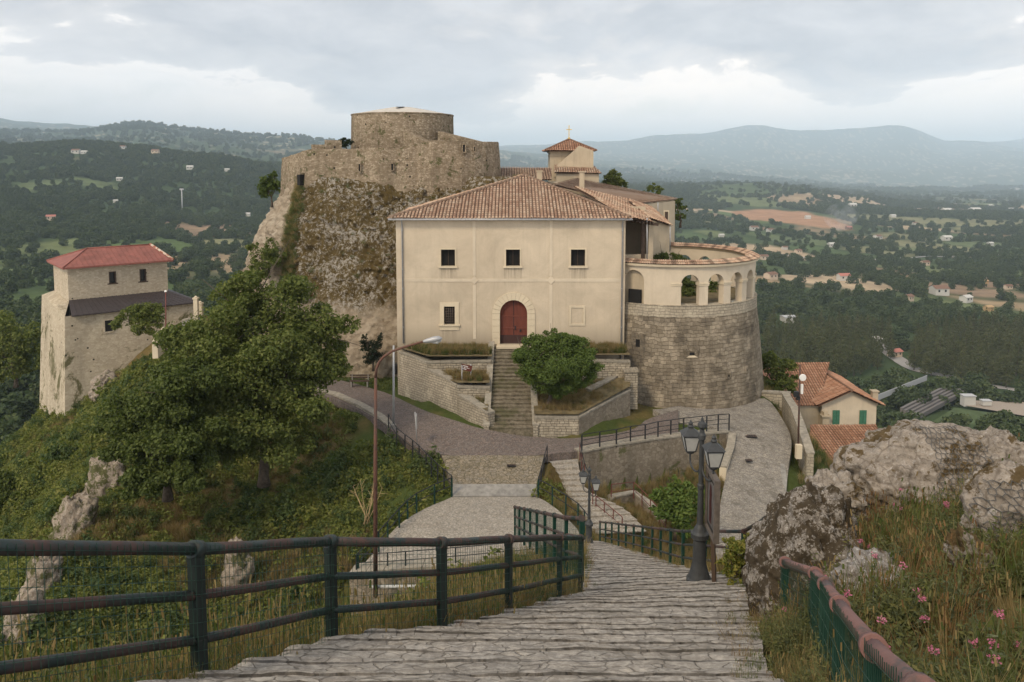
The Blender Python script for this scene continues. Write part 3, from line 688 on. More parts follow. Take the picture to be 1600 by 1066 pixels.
def rock_mask(x, y):
    """bare limestone showing through on the spine of the left flank"""
    m = np.zeros(len(x))
    return m
def build_ground():
    na, nr = 860, 760
    ang = np.concatenate([np.linspace(-82, -42, 60, endpoint=False), np.linspace(-42, 42, na - 120), np.linspace(42, 82, 61)[1:]])
    lr = np.linspace(math.log(0.8), math.log(27000), nr); rr = np.exp(lr)
    A, Rr = np.meshgrid(np.radians(ang), rr); x = (np.sin(A) * Rr).ravel(); y = (np.cos(A) * Rr).ravel()
    z = ground_h(x, y)
    r = np.hypot(x, y); hid, e, wood = land(x, y)
    # albedo
    n1 = fbm(x, y, 2, 0.35, 4); n2 = fbm(x, y, 4, 1 / 60., 4); n3 = fbm(x, y, 7, 0.09, 4)
    G = np.array((0.055, 0.070, 0.020)); DRY = np.array((0.17, 0.115, 0.05)); EARTH = np.array((0.13, 0.085, 0.05)); WOOD = np.array((0.045, 0.066, 0.026))
    col = np.tile(G, (len(x), 1)).astype(float)
    k = sstep(-0.05, 0.35, n3 + 0.4 * n1)[:, None]; dry = 0.75 * (r < 150) * np.where(x < -3, 1.0, 0.8)
    col = col * (1 - k * dry[:, None]) + DRY * (k * dry[:, None])
    pal = np.array([(0.085, 0.12, 0.042), (0.07, 0.10, 0.04), (0.27, 0.20, 0.12), (0.12, 0.14, 0.06), (0.20, 0.15, 0.09), (0.065, 0.09, 0.035), (0.36, 0.275, 0.18), (0.17, 0.165, 0.085), (0.10, 0.125, 0.055), (0.22, 0.155, 0.10)])
    fc = pal[np.clip((hid * 9.99).astype(int), 0, 9)] * (1 + 0.25 * n2[:, None])
    f = sstep(120, 230, r)[:, None]; col = col * (1 - f) + fc * f
    hedge = (1 - sstep(2, 9, e))[:, None] * f; col = col * (1 - hedge * 0.8) + WOOD * hedge * 0.8
    w = (wood[:, None] * f); col = col * (1 - w) + WOOD * w
    # the big reddish ploughed slope, and the far ridge's heath, its pale patches painted as lit relief
    m = np.exp(-((x - 530) / 95.) ** 2 - ((y - 1560) / 260.) ** 2); m = sstep(0.45, 0.6, m + 0.16 * fbm(x, y, 3, 1 / 170., 3))[:, None]
    col = col * (1 - m) + np.array((0.33, 0.19, 0.11)) * m
    far = sstep(2600, 4200, r)[:, None]
    fcol = np.where((n2 * 1.0 + 0.3 * fbm(x, y, 8, 1 / 900., 4) > 0.42)[:, None], np.array((0.26, 0.22, 0.15)), np.array((0.05, 0.07, 0.04)))
    col = col * (1 - far) + fcol * far
    idx = np.arange(na * nr - 0).reshape(nr, -1) if False else np.arange(len(x)).reshape(nr, len(ang))
    F = np.stack([idx[:-1, :-1], idx[:-1, 1:], idx[1:, 1:], idx[1:, :-1]], -1).reshape(-1, 4)[:, ::-1]
    o = np_mesh('ground', np.stack([x, y, z], -1), F, [M_ground], smooth=True)
    at_ = o.data.color_attributes.new('land', 'FLOAT_COLOR', 'POINT')
    at_.data.foreach_set('color', np.concatenate([np.clip(col, 0.005, 0.9), np.ones((len(x), 1))], 1).astype(np.float32).ravel())
    return struct(o), z.min()
def ground_mat():
    m, T, b = newmat('ground', 1.0, 0.05)
    c = T.n('ShaderNodeVertexColor', {'layer_name': 'land'}).outputs[0]; oc = T.n('ShaderNodeTexCoord').outputs['Object']
    f = T.noise(oc, 3.0, 7, 0.75); g = T.noise(oc, 0.04, 6, 0.7)
    k = T.math('ADD', T.math('MULTIPLY', f, 0.9), T.math('MULTIPLY', g, 0.9))
    kk = T.ramp(k, [(0.55, 0.45), (1.0, 1.5)])
    T.set(b.inputs['Base Color'], T.mix(1.0, c, T.n('ShaderNodeMapRange', i0=k, i1=0.5, i2=1.3, i3=0.5, i4=1.6).outputs[0], 'MULTIPLY'))
    T.set(b.inputs['Normal'], T.bump(f, 0.6, 0.15))
    return m
M_ground = ground_mat()
GROUND, ZMIN = build_ground()

# haze over the valley
def haze():
    mb = MB(); mb.box((0, 13500, (ZMIN - 1 + 820) / 2), (74000, 28600, 820 - ZMIN + 1)); 
    m = bpy.data.materials.new('haze'); m.use_nodes = True; T = NT(m.node_tree); T.N.clear()
    v = T.n('ShaderNodeVolumePrincipled', Color=(0.68, 0.84, 1.0), Density=1.0e-4, Anisotropy=-0.3)
    T.n('ShaderNodeOutputMaterial', Volume=v.outputs[0])
    o = mb.build('haze', [m]); o['kind'] = 'stuff'
    return o
haze()

# ================================================================== ARCHITECTURE
M_plaster = plaster('cream_plaster', (0.56, 0.475, 0.36), 0.3)
M_plaster2 = plaster('grey_cream_plaster', (0.47, 0.39, 0.28), 0.55)
M_dry_earth = flat('dry_earth', (0.13, 0.10, 0.05), 1.0, var=0.5, scale=2.5, bump=0.5)
M_trim = plaster('dressed_stone', (0.60, 0.51, 0.37), 0.3)
M_castle = rubble('castle_rubble', (0.23, 0.175, 0.115), (0.46, 0.38, 0.275), (0.22, 0.17, 0.115), 4.2, 1.5, 0.55, 0.2, (0.055, 0.055, 0.022), 1.0, 0.09, 1.6, 1.4)
M_bastion = blocks('bastion_blocks', (0.22, 0.18, 0.13), (0.41, 0.345, 0.255), (0.20, 0.165, 0.12), 0.47, 0.27, 0.72, 1.2, 0.012, 0.10, damp=0.45)
M_band = blocks('pale_block_band', (0.36, 0.31, 0.235), (0.47, 0.41, 0.31), (0.2, 0.17, 0.13), 0.4, 0.2, 0.35, 0.6)
M_retain = blocks('retaining_stone', (0.37, 0.32, 0.245), (0.5, 0.435, 0.335), (0.15, 0.125, 0.09), 0.36, 0.17, 0.4, 0.8, 0.02, 0.04)
M_rubble_wall = rubble('rubble_wall', (0.25, 0.205, 0.15), (0.40, 0.34, 0.26), (0.2, 0.165, 0.12), 3.6, 1.3, 0.5, 0.15, (0.07, 0.07, 0.03), 0.8)
M_tower_stone = rubble('pale_rubble', (0.46, 0.385, 0.28), (0.64, 0.555, 0.42), (0.44, 0.37, 0.27), 4.0, 1.9, 0.25, 0.0, bump=0.8, mw=0.08, holes=1.0)
M_tower_low = rubble('weathered_pale_rubble', (0.44, 0.37, 0.27), (0.60, 0.52, 0.39), (0.40, 0.335, 0.24), 3.4, 1.8, 0.4, 0.36, (0.065, 0.06, 0.025), 0.7, 0.06, 0.35, holes=1.2)
M_cap = flat('coping_stone', (0.27, 0.24, 0.19), 0.95, var=0.3, scale=4, bump=0.3)
M_step = flat('step_stone', (0.24, 0.205, 0.15), 0.95, var=0.4, scale=3.0, bump=0.4)
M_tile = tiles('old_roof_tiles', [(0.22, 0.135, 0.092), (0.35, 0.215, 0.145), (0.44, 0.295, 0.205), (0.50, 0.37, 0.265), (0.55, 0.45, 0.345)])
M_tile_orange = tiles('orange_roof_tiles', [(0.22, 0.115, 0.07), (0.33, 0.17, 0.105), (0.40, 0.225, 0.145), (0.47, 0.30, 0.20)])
M_metal_roof = flat('red_sheet_roof', (0.235, 0.088, 0.068), 0.7, var=0.25, scale=1.2)
M_dark_roof = flat('dark_sheet_roof', (0.045, 0.036, 0.036), 0.6, var=0.2, scale=2)
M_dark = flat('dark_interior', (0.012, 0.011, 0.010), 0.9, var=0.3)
M_glass = flat('old_window', (0.02, 0.02, 0.02), 0.25, var=0.3, spec=0.5)
M_iron = flat('dark_iron', (0.02, 0.02, 0.022), 0.55, var=0.3, scale=12)
M_zinc = flat('grey_zinc', (0.36, 0.36, 0.36), 0.45, metal=0.3, var=0.15, scale=4)
M_wood = flat('dark_wood', (0.06, 0.04, 0.028), 0.8, var=0.4, scale=5)
M_green_paint = flat('green_shutter_paint', (0.05, 0.16, 0.10), 0.6, var=0.2, scale=6)
M_gold = flat('gilt_metal', (0.62, 0.45, 0.16), 0.35, metal=0.6, var=0.1)
M_roofcap = flat('pale_cement', (0.50, 0.46, 0.40), 0.9, var=0.2, scale=2)

def planks(name, col):
    m, T, b = newmat(name, 0.65, 0.3)
    oc = T.n('ShaderNodeTexCoord').outputs['Object']; uv = T.n('ShaderNodeTexCoord').outputs['UV']
    g = T.noise(T.mapping(oc, (6, 6, 0.7)), 2.0, 5, 0.6)
    c = T.mix(g, tuple(x * 0.6 for x in col), tuple(x * 1.3 for x in col))
    T.set(b.inputs['Base Color'], c); T.set(b.inputs['Normal'], T.bump(g, 0.3, 0.02))
    return m
M_door = planks('red_brown_door', (0.15, 0.042, 0.026))
M_door_low = planks('dark_kickboard', (0.05, 0.022, 0.018))

def arch_wall(mb, f, s0, s1, z0, z1, ops, thick=0.4, mi=0, ds=0.6, nseg=10, ends=True, back=True, mi_rev=None, top=True):
    """wall in (s, depth, z) bent by f(s, t, z); ops: (centre, half width, zbottom, zspring, arched)"""
    mr = mi if mi_rev is None else mi_rev
    br = {s0, s1}
    for (c, hw, zb, zs, ar) in ops:
        k = nseg if ar else 1
        for i in range(k + 1):
            br.add(c - hw * math.cos(math.pi * i / k) if ar else c - hw + 2 * hw * i / k)
    b = sorted(br); full = []
    for a, c in zip(b, b[1:]):
        k = max(1, int(math.ceil((c - a) / ds)))
        full += [a + (c - a) * i / k for i in range(k)]
    full.append(b[-1])
    nz = max(1, int((z1 - z0) / 1.5))
    def head(op, s):
        c, hw, zb, zs, ar = op
        return zs + (math.sqrt(max(0, hw * hw - (s - c) ** 2)) if ar else 0)
    def quad(a, c, za0, zc0, za1, zc1):
        for t, rev in ((0, False), (thick, True)):
            if rev and not back: continue
            q = [f(a, t, za0), f(c, t, zc0), f(c, t, zc1), f(a, t, za1)]; u = [(a, za0), (c, zc0), (c, zc1), (a, za1)]
            mb.face(q[::-1] if rev else q, mi, u[::-1] if rev else u)
    for a, c in zip(full, full[1:]):
        if c - a < 1e-6: continue
        mid = (a + c) / 2; here = sorted([o for o in ops if o[0] - o[1] < mid < o[0] + o[1]], key=lambda o: o[2])
        la = lc = z0
        for op in here:
            if op[2] > la + 1e-4:
                quad(a, c, la, lc, op[2], op[2]); mb.face([f(a, 0, op[2]), f(c, 0, op[2]), f(c, thick, op[2]), f(a, thick, op[2])], mr)
            la, lc = head(op, a), head(op, c)
            mb.face([f(a, thick, la), f(c, thick, lc), f(c, 0, lc), f(a, 0, la)], mr)
        quad(a, c, la, lc, z1, z1)
        if top: mb.face([f(a, 0, z1), f(c, 0, z1), f(c, thick, z1), f(a, thick, z1)], mi)
    for (c, hw, zb, zs, ar) in ops:
        for s, fl in ((c - hw, False), (c + hw, True)):
            q = [f(s, 0, zb), f(s, thick, zb), f(s, thick, zs), f(s, 0, zs)]; mb.face(q[::-1] if fl else q, mr)
    if ends:
        for s, fl in ((s0, True), (s1, False)):
            q = [f(s, 0, z0), f(s, thick, z0), f(s, thick, z1), f(s, 0, z1)]; mb.face(q[::-1] if fl else q, mi)

def tile_roof(name, mat, O, U, Vd, lim, vmax, parent=None, tw=0.25, tl=0.42, amp=0.10, eave=0.1):
    """barrel tiles: U along the eave, Vd up the slope (unit vectors); lim(v) -> (u0, u1)"""
    O = Vector(O); U = Vector(U).normalized(); Vd = Vector(Vd).normalized(); Nn = U.cross(Vd).normalized()
    if Nn.z < 0: Nn = -Nn
    us0 = min(lim(0)[0], lim(vmax)[0]); us1 = max(lim(0)[1], lim(vmax)[1]); k = 6
    cols = np.arange(math.floor(us0 / tw) * k, math.ceil(us1 / tw) * k + 1) * (tw / k)
    prof = amp * np.abs(np.sin(np.pi * cols / tw)) ** 0.8
    nrow = max(1, int(math.ceil(vmax / tl))); vs = []; fs = []; uvs = []
    rngt = np.random.default_rng(abs(hash(name)) % 1000 if False else 3)
    wav = 0.03 * np.sin(cols * 0.7 + 1) + 0.015 * rngt.normal(size=len(cols))
    b = 0
    for r in range(nrow):
        v0 = r * tl - (eave if r == 0 else 0); v1 = min((r + 1) * tl, vmax)
        l0 = lim(max(v0, 0)); l1 = lim(v1)
        off = rngt.normal(size=len(cols) // k + 2)
        jit = np.repeat(off, k)[:len(cols)] * 0.012
        for v, l, lift, ex in ((v0, l0, 0.035, 0.012), (v1, l1, 0.0, 0.0)):
            u = np.clip(cols, l[0], l[1]); w = v + np.where(v == v0, jit, 0)
            h = prof + lift + wav
            P = np.array(O)[None] + u[:, None] * np.array(U) + w[:, None] * np.array(Vd) + h[:, None] * np.array(Nn)
            vs.append(P); uvs.append(np.stack([u, np.full(len(u), (r + 0.5) * tl)], -1))
        n = len(cols); i = np.arange(n - 1)
        q = np.stack([b + i, b + i + 1, b + n + i + 1, b + n + i], -1)
        uu0 = np.clip(cols, l0[0], l0[1]); uu1 = np.clip(cols, l1[0], l1[1])
        ok = (uu0[1:] - uu0[:-1] > 1e-4) | (uu1[1:] - uu1[:-1] > 1e-4)
        fs.append(q[ok]); b += 2 * n
    # deck under the tiles
    P = [O + U * lim(0)[0] - Nn * 0.06, O + U * lim(0)[1] - Nn * 0.06, O + Vd * vmax + U * lim(vmax)[1] - Nn * 0.06, O + Vd * vmax + U * lim(vmax)[0] - Nn * 0.06]
    vs.append(np.array([tuple(p) for p in P])); uvs.append(np.zeros((4, 2))); fs.append(np.array([[b, b + 1, b + 2, b + 3]]))
    vs = np.concatenate(vs); fs = np.concatenate(fs); uvs = np.concatenate(uvs)
    o = np_mesh(name, vs, fs, [mat], parent=parent)
    ul = o.data.uv_layers.new(name='UVMap'); li = np.empty(len(o.data.loops), dtype=np.int32); o.data.loops.foreach_get('vertex_index', li)
    ul.data.foreach_set('uv', uvs[li].astype(np.float32).ravel())
    return o
def plane_roof(name, mat, A, B, Cc, D, parent=None, **kw):
    """tile a quad: A-B eave (left to right), D-C top edge"""
    A, B, Cc, D = map(Vector, (A, B, Cc, D)); U = (B - A).normalized(); Vd = (D - A) - U * (D - A).dot(U); vm = Vd.length; Vd = Vd / vm
    a0 = 0; b0 = (B - A).dot(U); d1 = (D - A).dot(U); c1 = (Cc - A).dot(U)
    return tile_roof(name, mat, A, U, Vd, lambda v: (a0 + (d1 - a0) * min(max(v / vm, 0), 1), b0 + (c1 - b0) * min(max(v / vm, 0), 1)), vm, parent, **kw)
def quad_roof(name, mat, A, B, Cc, D, parent, tw=0.25, tl=0.42, amp=0.09):
    """tiles over a slightly twisted four-cornered slope"""
    A, B, Cc, D = [np.array(Vector(p)) for p in (A, B, Cc, D)]; L = np.linalg.norm(B - A); H = (np.linalg.norm(D - A) + np.linalg.norm(Cc - B)) / 2; n = int(L / tw) * 6; k = int(H / tl); u = np.linspace(0, 1, n + 1); h = amp * np.abs(np.sin(np.pi * np.arange(n + 1) / 6)) ** .8
    N = np.cross(B - A, D - A); N /= np.linalg.norm(N); N = N if N[2] > 0 else -N; vs = []; fs = []; uv = []; b = 0
    for r in range(k):
        for v, lift in ((r / k, .035), ((r + 1.0) / k, 0.0)):
            P = (A[None] * (1 - u)[:, None] + B[None] * u[:, None]) * (1 - v) + (D[None] * (1 - u)[:, None] + Cc[None] * u[:, None]) * v; vs.append(P + (h + lift)[:, None] * N); uv.append(np.stack([np.arange(n + 1) / 6 * tw, np.full(n + 1, (r + .5) * tl)], -1))
        i = np.arange(n); fs.append(np.stack([b + i, b + i + 1, b + n + 2 + i, b + n + 1 + i], -1)); b += 2 * (n + 1)
    vs.append(np.array([A, B, Cc, D]) - N * .06); uv.append(np.zeros((4, 2))); fs.append(np.array([[b, b + 1, b + 2, b + 3]])); uv = np.concatenate(uv)
    o = np_mesh(name, np.concatenate(vs), np.concatenate(fs), [mat], parent=parent); ul = o.data.uv_layers.new(name='UVMap'); li = np.empty(len(o.data.loops), dtype=np.int32); o.data.loops.foreach_get('vertex_index', li); ul.data.foreach_set('uv', uv[li].astype(np.float32).ravel()); return o
def ridge(name, mat, pts, parent, r=0.13):
    mb = MB()
    P = [Vector(p) for p in pts]
    for a, b in zip(P, P[1:]):
        n = max(2, int((b - a).length / 0.42))
        for k in range(n):
            mb.tube([a.lerp(b, k / n), a.lerp(b, (k + 1.08) / n)], [r * 1.12, r * 0.9], 8)
    return mb.build(name, [mat], parent)

# ------------------------------------------------------------------ the palazzo with the hipped roof
DF = 57.0
def main_building():
    A = at(617, 341, DF); B = at(978, 340, DF); x0, x1 = A.x + 0.06, B.x - 0.02; ze = A.z - 0.05; zb = at(800, 585, DF).z
    t = thing('main_building', 'large cream plastered building with hipped tiled roof and arched red door', 'building', (0, DF, zb))
    mb = MB()
    def X(px): return at(px, 400, DF).x
    def Z(py): return at(800, py, DF).z
    wins = [((689, 711), (390, 416)), ((790.5, 812.5), (390, 416)), ((892, 914.5), (390, 416)), ((693, 710), (479, 507))]
    ops = [((X(a) + X(b)) / 2, (X(b) - X(a)) / 2, Z(d), Z(c), False) for (a, b), (c, d) in wins]
    dx, dw = (X(781) + X(824)) / 2, (X(824) - X(781)) / 2; zd = Z(538); zs = Z(469) - dw
    ops.append((dx, dw, zd, zs, True))
    arch_wall(mb, lambda s, d, z: (s, DF + d, z), x0, x1, zb, ze, ops, 0.55, 0, ds=1.2, back=True)
    yb = DF + 16
    mb.face([(x1, DF + 0.55, zb), (x1, yb, zb), (x1, yb, ze), (x1, DF + 0.55, ze)], 0)
    mb.face([(x0, yb, zb), (x0, DF + 0.55, zb), (x0, DF + 0.55, ze), (x0, yb, ze)], 0)
    mb.face([(x1, yb, zb), (x0, yb, zb), (x0, yb, ze), (x1, yb, ze)], 0)
    # dark room behind the openings
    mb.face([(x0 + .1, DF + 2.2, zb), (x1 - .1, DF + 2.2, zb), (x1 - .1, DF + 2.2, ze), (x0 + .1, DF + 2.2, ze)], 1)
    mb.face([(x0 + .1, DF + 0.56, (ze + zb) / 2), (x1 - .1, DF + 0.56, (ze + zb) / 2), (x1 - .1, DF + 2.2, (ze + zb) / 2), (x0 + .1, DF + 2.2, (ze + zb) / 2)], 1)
    M_fac = weathered_plaster('weathered_facade_plaster', (0.535, 0.45, 0.335), [(o[0] - o[1] - .15, o[0] + o[1] + .15, o[2] - .1, 1.5) for o in ops[:4]], zb + 1.9)
    M_bandp = plaster('rib_plaster', (0.575, 0.49, 0.37), 0.15)
    # raised plaster bands with lozenges where they cross
    zc = Z(438); w = 0.11; pr = 0.025
    vs = [X(741), X(861)]; segs = [x0] + vs + [x1]
    for a, b in zip(segs, segs[1:]):
        mb.box(((a + b) / 2, DF - pr / 2, zc), (b - a - (0.5 if a != x0 else .25) - (0.0 if b == x1 else 0), pr, w * 2), mi=2)
    for v in vs:
        mb.box((v, DF - pr / 2 - 0.004, (ze + zc) / 2 + 0.15), (w * 2, pr, ze - zc - 0.35), mi=2)
        mb.box((v, DF - pr / 2 - 0.004, (zc + Z(530)) / 2 - 0.15), (w * 2, pr, zc - Z(530) - 0.35), mi=2)
        mb.box((v, DF - 0.026, zc), (0.42, 0.05, 0.42), mi=2, rot=Euler((0, R(45), 0)))
    mb.build('wall', [M_fac, M_dark, M_bandp], t)
    # upper windows
    for i, (c, hw, z0, z1, _) in enumerate(ops[:4]):
        g = MB(); barred = i == 3
        g.face([(c - hw, DF + 0.34, z0), (c + hw, DF + 0.34, z0), (c + hw, DF + 0.34, z1), (c - hw, DF + 0.34, z1)], 0)
        wo_ = g.build('window', [M_dark], t)
        s = MB(); fw = 0.10 if not barred else 0.30; pr = 0.05
        for (cx, cz, sx_, sz_) in ((c, z1 + fw / 2, 2 * hw + 2 * fw, fw), (c - hw - fw / 2, (z0 + z1) / 2, fw, z1 - z0), (c + hw + fw / 2, (z0 + z1) / 2, fw, z1 - z0)):
            s.box((cx, DF - pr / 2 + 0.01, cz), (sx_, pr + 0.02, sz_))
        s.box((c, DF - 0.05, z0 - 0.06), (2 * hw + 2 * fw + 0.16, 0.16, 0.12))
        if barred: s.box((c, DF - 0.02, z0 - 0.27), (2 * hw + 2 * fw, 0.08, 0.3))
        s.build('frame', [M_trim], wo_)
        if barred:
            gr = MB()
            for k in range(1, 5): gr.tube([(c - hw + 2 * hw * k / 5, DF + 0.1, z0), (c - hw + 2 * hw * k / 5, DF + 0.1, z1)], 0.032, 5)
            for k in range(1, 7): gr.tube([(c - hw, DF + 0.1, z0 + (z1 - z0) * k / 7), (c + hw, DF + 0.1, z0 + (z1 - z0) * k / 7)], 0.03, 5)
            gr.build('grille', [flat('grille_iron', (0.09, 0.07, 0.055), .7)], wo_)
        else:
            fr = MB()
            for (cx, cz, sx_, sz_) in ((c - hw + .03, (z0 + z1) / 2, .06, z1 - z0), (c + hw - .03, (z0 + z1) / 2, .06, z1 - z0), (c, z1 - .03, 2 * hw - .12, .06), (c, (z0 + z1) / 2, .045, z1 - z0 - .06)):
                fr.box((cx, DF + 0.31, cz), (sx_, 0.04, sz_))
            fr.build('sash', [M_wood], wo_)
    # blind window
    bx, bz = (X(890) + X(915)) / 2, (Z(478) + Z(509)) / 2; bw = X(915) - X(890); bh = Z(478) - Z(509); s = MB()
    for (cx, cz, sx_, sz_) in ((bx, bz + bh / 2 - .07, bw, .14), (bx, bz - bh / 2 + .07, bw, .14), (bx - bw / 2 + .07, bz, .14, bh - .28), (bx + bw / 2 - .07, bz, .14, bh - .28)):
        s.box((cx, DF - 0.02, cz), (sx_, 0.06, sz_))
    s.build('blind_window', [M_trim], t)
    # door: two plank leaves under a round head, dark kickboard, stone arch
    d = MB(); n = 14; yd = DF + 0.3
    pts = [(dx + dw * math.cos(math.pi * k / n), yd, zs + dw * math.sin(math.pi * k / n)) for k in range(n + 1)]
    zk = zd + (zs + dw - zd) * 0.19
    d.face([(dx - dw, yd, zk), (dx + dw, yd, zk)] + pts, 0); d.face([(dx - dw, yd, zd), (dx + dw, yd, zd), (dx + dw, yd, zk), (dx - dw, yd, zk)], 1)
    for k in range(-4, 5):
        hx = dx + k * dw / 4.6; top = zs + math.sqrt(max(0.0, dw * dw - (hx - dx) ** 2)) - 0.05
        if abs(k) < 5: d.box((hx, yd - 0.015, (zk + top) / 2), (0.03 if k else 0.06, 0.03, top - zk - 0.05), mi=1 if k == 0 else 0)
    for zz in (0.35, 0.62): d.box((dx, yd - 0.02, zd + (zs + dw - zd) * zz), (2 * dw * 0.96, 0.045, 0.1), mi=0)
    dr = d.build('door', [M_door, M_door_low], t)
    h = MB(); h.box((dx + 0.12, yd - 0.06, zd + 1.15), (0.08, 0.06, 0.3)); h.build('handle', [M_iron], dr); h = MB(); h.box((dx + 0.5, yd - 0.05, zd + 0.95), (0.12, 0.05, 0.16)); h.build('lock', [M_iron], dr)
    s = MB(); r0, r1 = dw + 0.005, dw + 0.56
    for k in range(13):
        a0 = math.pi * k / 13 + 0.008; a1 = math.pi * (k + 1) / 13 - 0.008; q = []
        for rr, aa in ((r0, a0), (r1, a0), (r1, a1), (r0, a1)): q.append((dx + rr * math.cos(aa), zs + rr * math.sin(aa)))
        F0 = [(a, DF - 0.07, b) for a, b in q]; F1 = [(a, DF + 0.02, b) for a, b in q]
        s.face(F0[::-1])
        for i in range(4): s.face([F0[i], F0[(i + 1) % 4], F1[(i + 1) % 4], F1[i]])
    nb = 5
    for k in range(nb):
        za = zd + (zs - zd) * k / nb + 0.008; zb2 = zd + (zs - zd) * (k + 1) / nb - 0.008
        for sg in (-1, 1): s.box((dx + sg * (r0 + r1) / 2, DF - 0.025, (za + zb2) / 2), (r1 - r0, 0.09, zb2 - za))
    s.build('door_surround', [M_trim], t)
    s = MB(); s.box((dx, DF - 0.35, zd - 0.08), (2 * dw + 0.5, 0.9, 0.16)); s.build('doorstep', [M_trim], t)
    # roof
    ov = 0.42; a = V(x0 - ov, DF - ov, ze + 0.02); b = V(x1 + ov - 0.1, DF - ov, ze + 0.02); ap = at(820, 276, 65.4)
    sl_ = (ap - V(ap.x, a.y, a.z)); vm = sl_.length; Vd = sl_.normalized()
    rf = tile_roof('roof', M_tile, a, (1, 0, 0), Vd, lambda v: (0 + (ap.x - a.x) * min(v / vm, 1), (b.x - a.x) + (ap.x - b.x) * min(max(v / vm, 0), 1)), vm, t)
    rb = V(ap.x, yb + 6, ap.z); bl = V(a.x, yb + 6, a.z); bR = V(b.x, yb + 6, b.z)
    plane_roof('roof_slope', M_tile, b, bR, rb, ap, rf); plane_roof('roof_slope', M_tile, bl, a, ap, rb, rf)
    ridge('hip_tiles', M_tile, [a + V(0.05, 0.05, 0.12), ap + V(0, 0, 0.1)], rf); ridge('hip_tiles', M_tile, [b + V(-0.05, 0.05, 0.12), ap + V(0, 0, 0.1)], rf)
    ridge('ridge_tiles', M_tile, [ap + V(0, 0, 0.1), rb + V(0, 0, 0.1)], rf)
    for (px, py, dd) in ((843, 284, 68.5), (909, 285, 69)):
        p = at(px, py, dd); c = MB(); c.box((p.x, p.y, p.z + 0.1), (0.42, 0.42, 1.5)); c.box((p.x, p.y, p.z + 0.9), (0.55, 0.55, 0.1)); c.build('chimney', [M_plaster2], rf)
    e = MB(); e.box(((x0 + x1) / 2, DF - 0.16, ze - 0.06), (x1 - x0 + 0.3, 0.32, 0.13)); e.build('cornice', [M_trim], t)
    g = MB(); g.tube([(a.x - .05, a.y - 0.06, a.z - 0.03), (b.x + .05, a.y - 0.06, a.z - 0.03)], 0.075, 8); g.tube([(b.x + .05, a.y - 0.06, a.z - 0.03), (b.x + .05, DF + 4, a.z - 0.03)], 0.07, 8); g.build('gutter', [M_zinc], t)
    for px, zl in ((629, 536), (972, 582)):
        g = MB(); xx = X(px)
        g.tube([(xx, a.y - 0.05, ze - 0.02), (xx, DF - 0.3, ze - 0.12), (xx, DF - 0.09, ze - 0.4), (xx, DF - 0.09, Z(zl))], 0.055, 8)
        for k in range(6): g.tube([(xx, DF - 0.09, ze - 0.8 - k * 1.4), (xx, DF - 0.09, ze - 0.86 - k * 1.4)], 0.075, 8)
        g.build('downpipe', [M_zinc], t)
    return x0, x1, ze, zb
MBX0, MBX1, MBZE, MBZB = main_building()

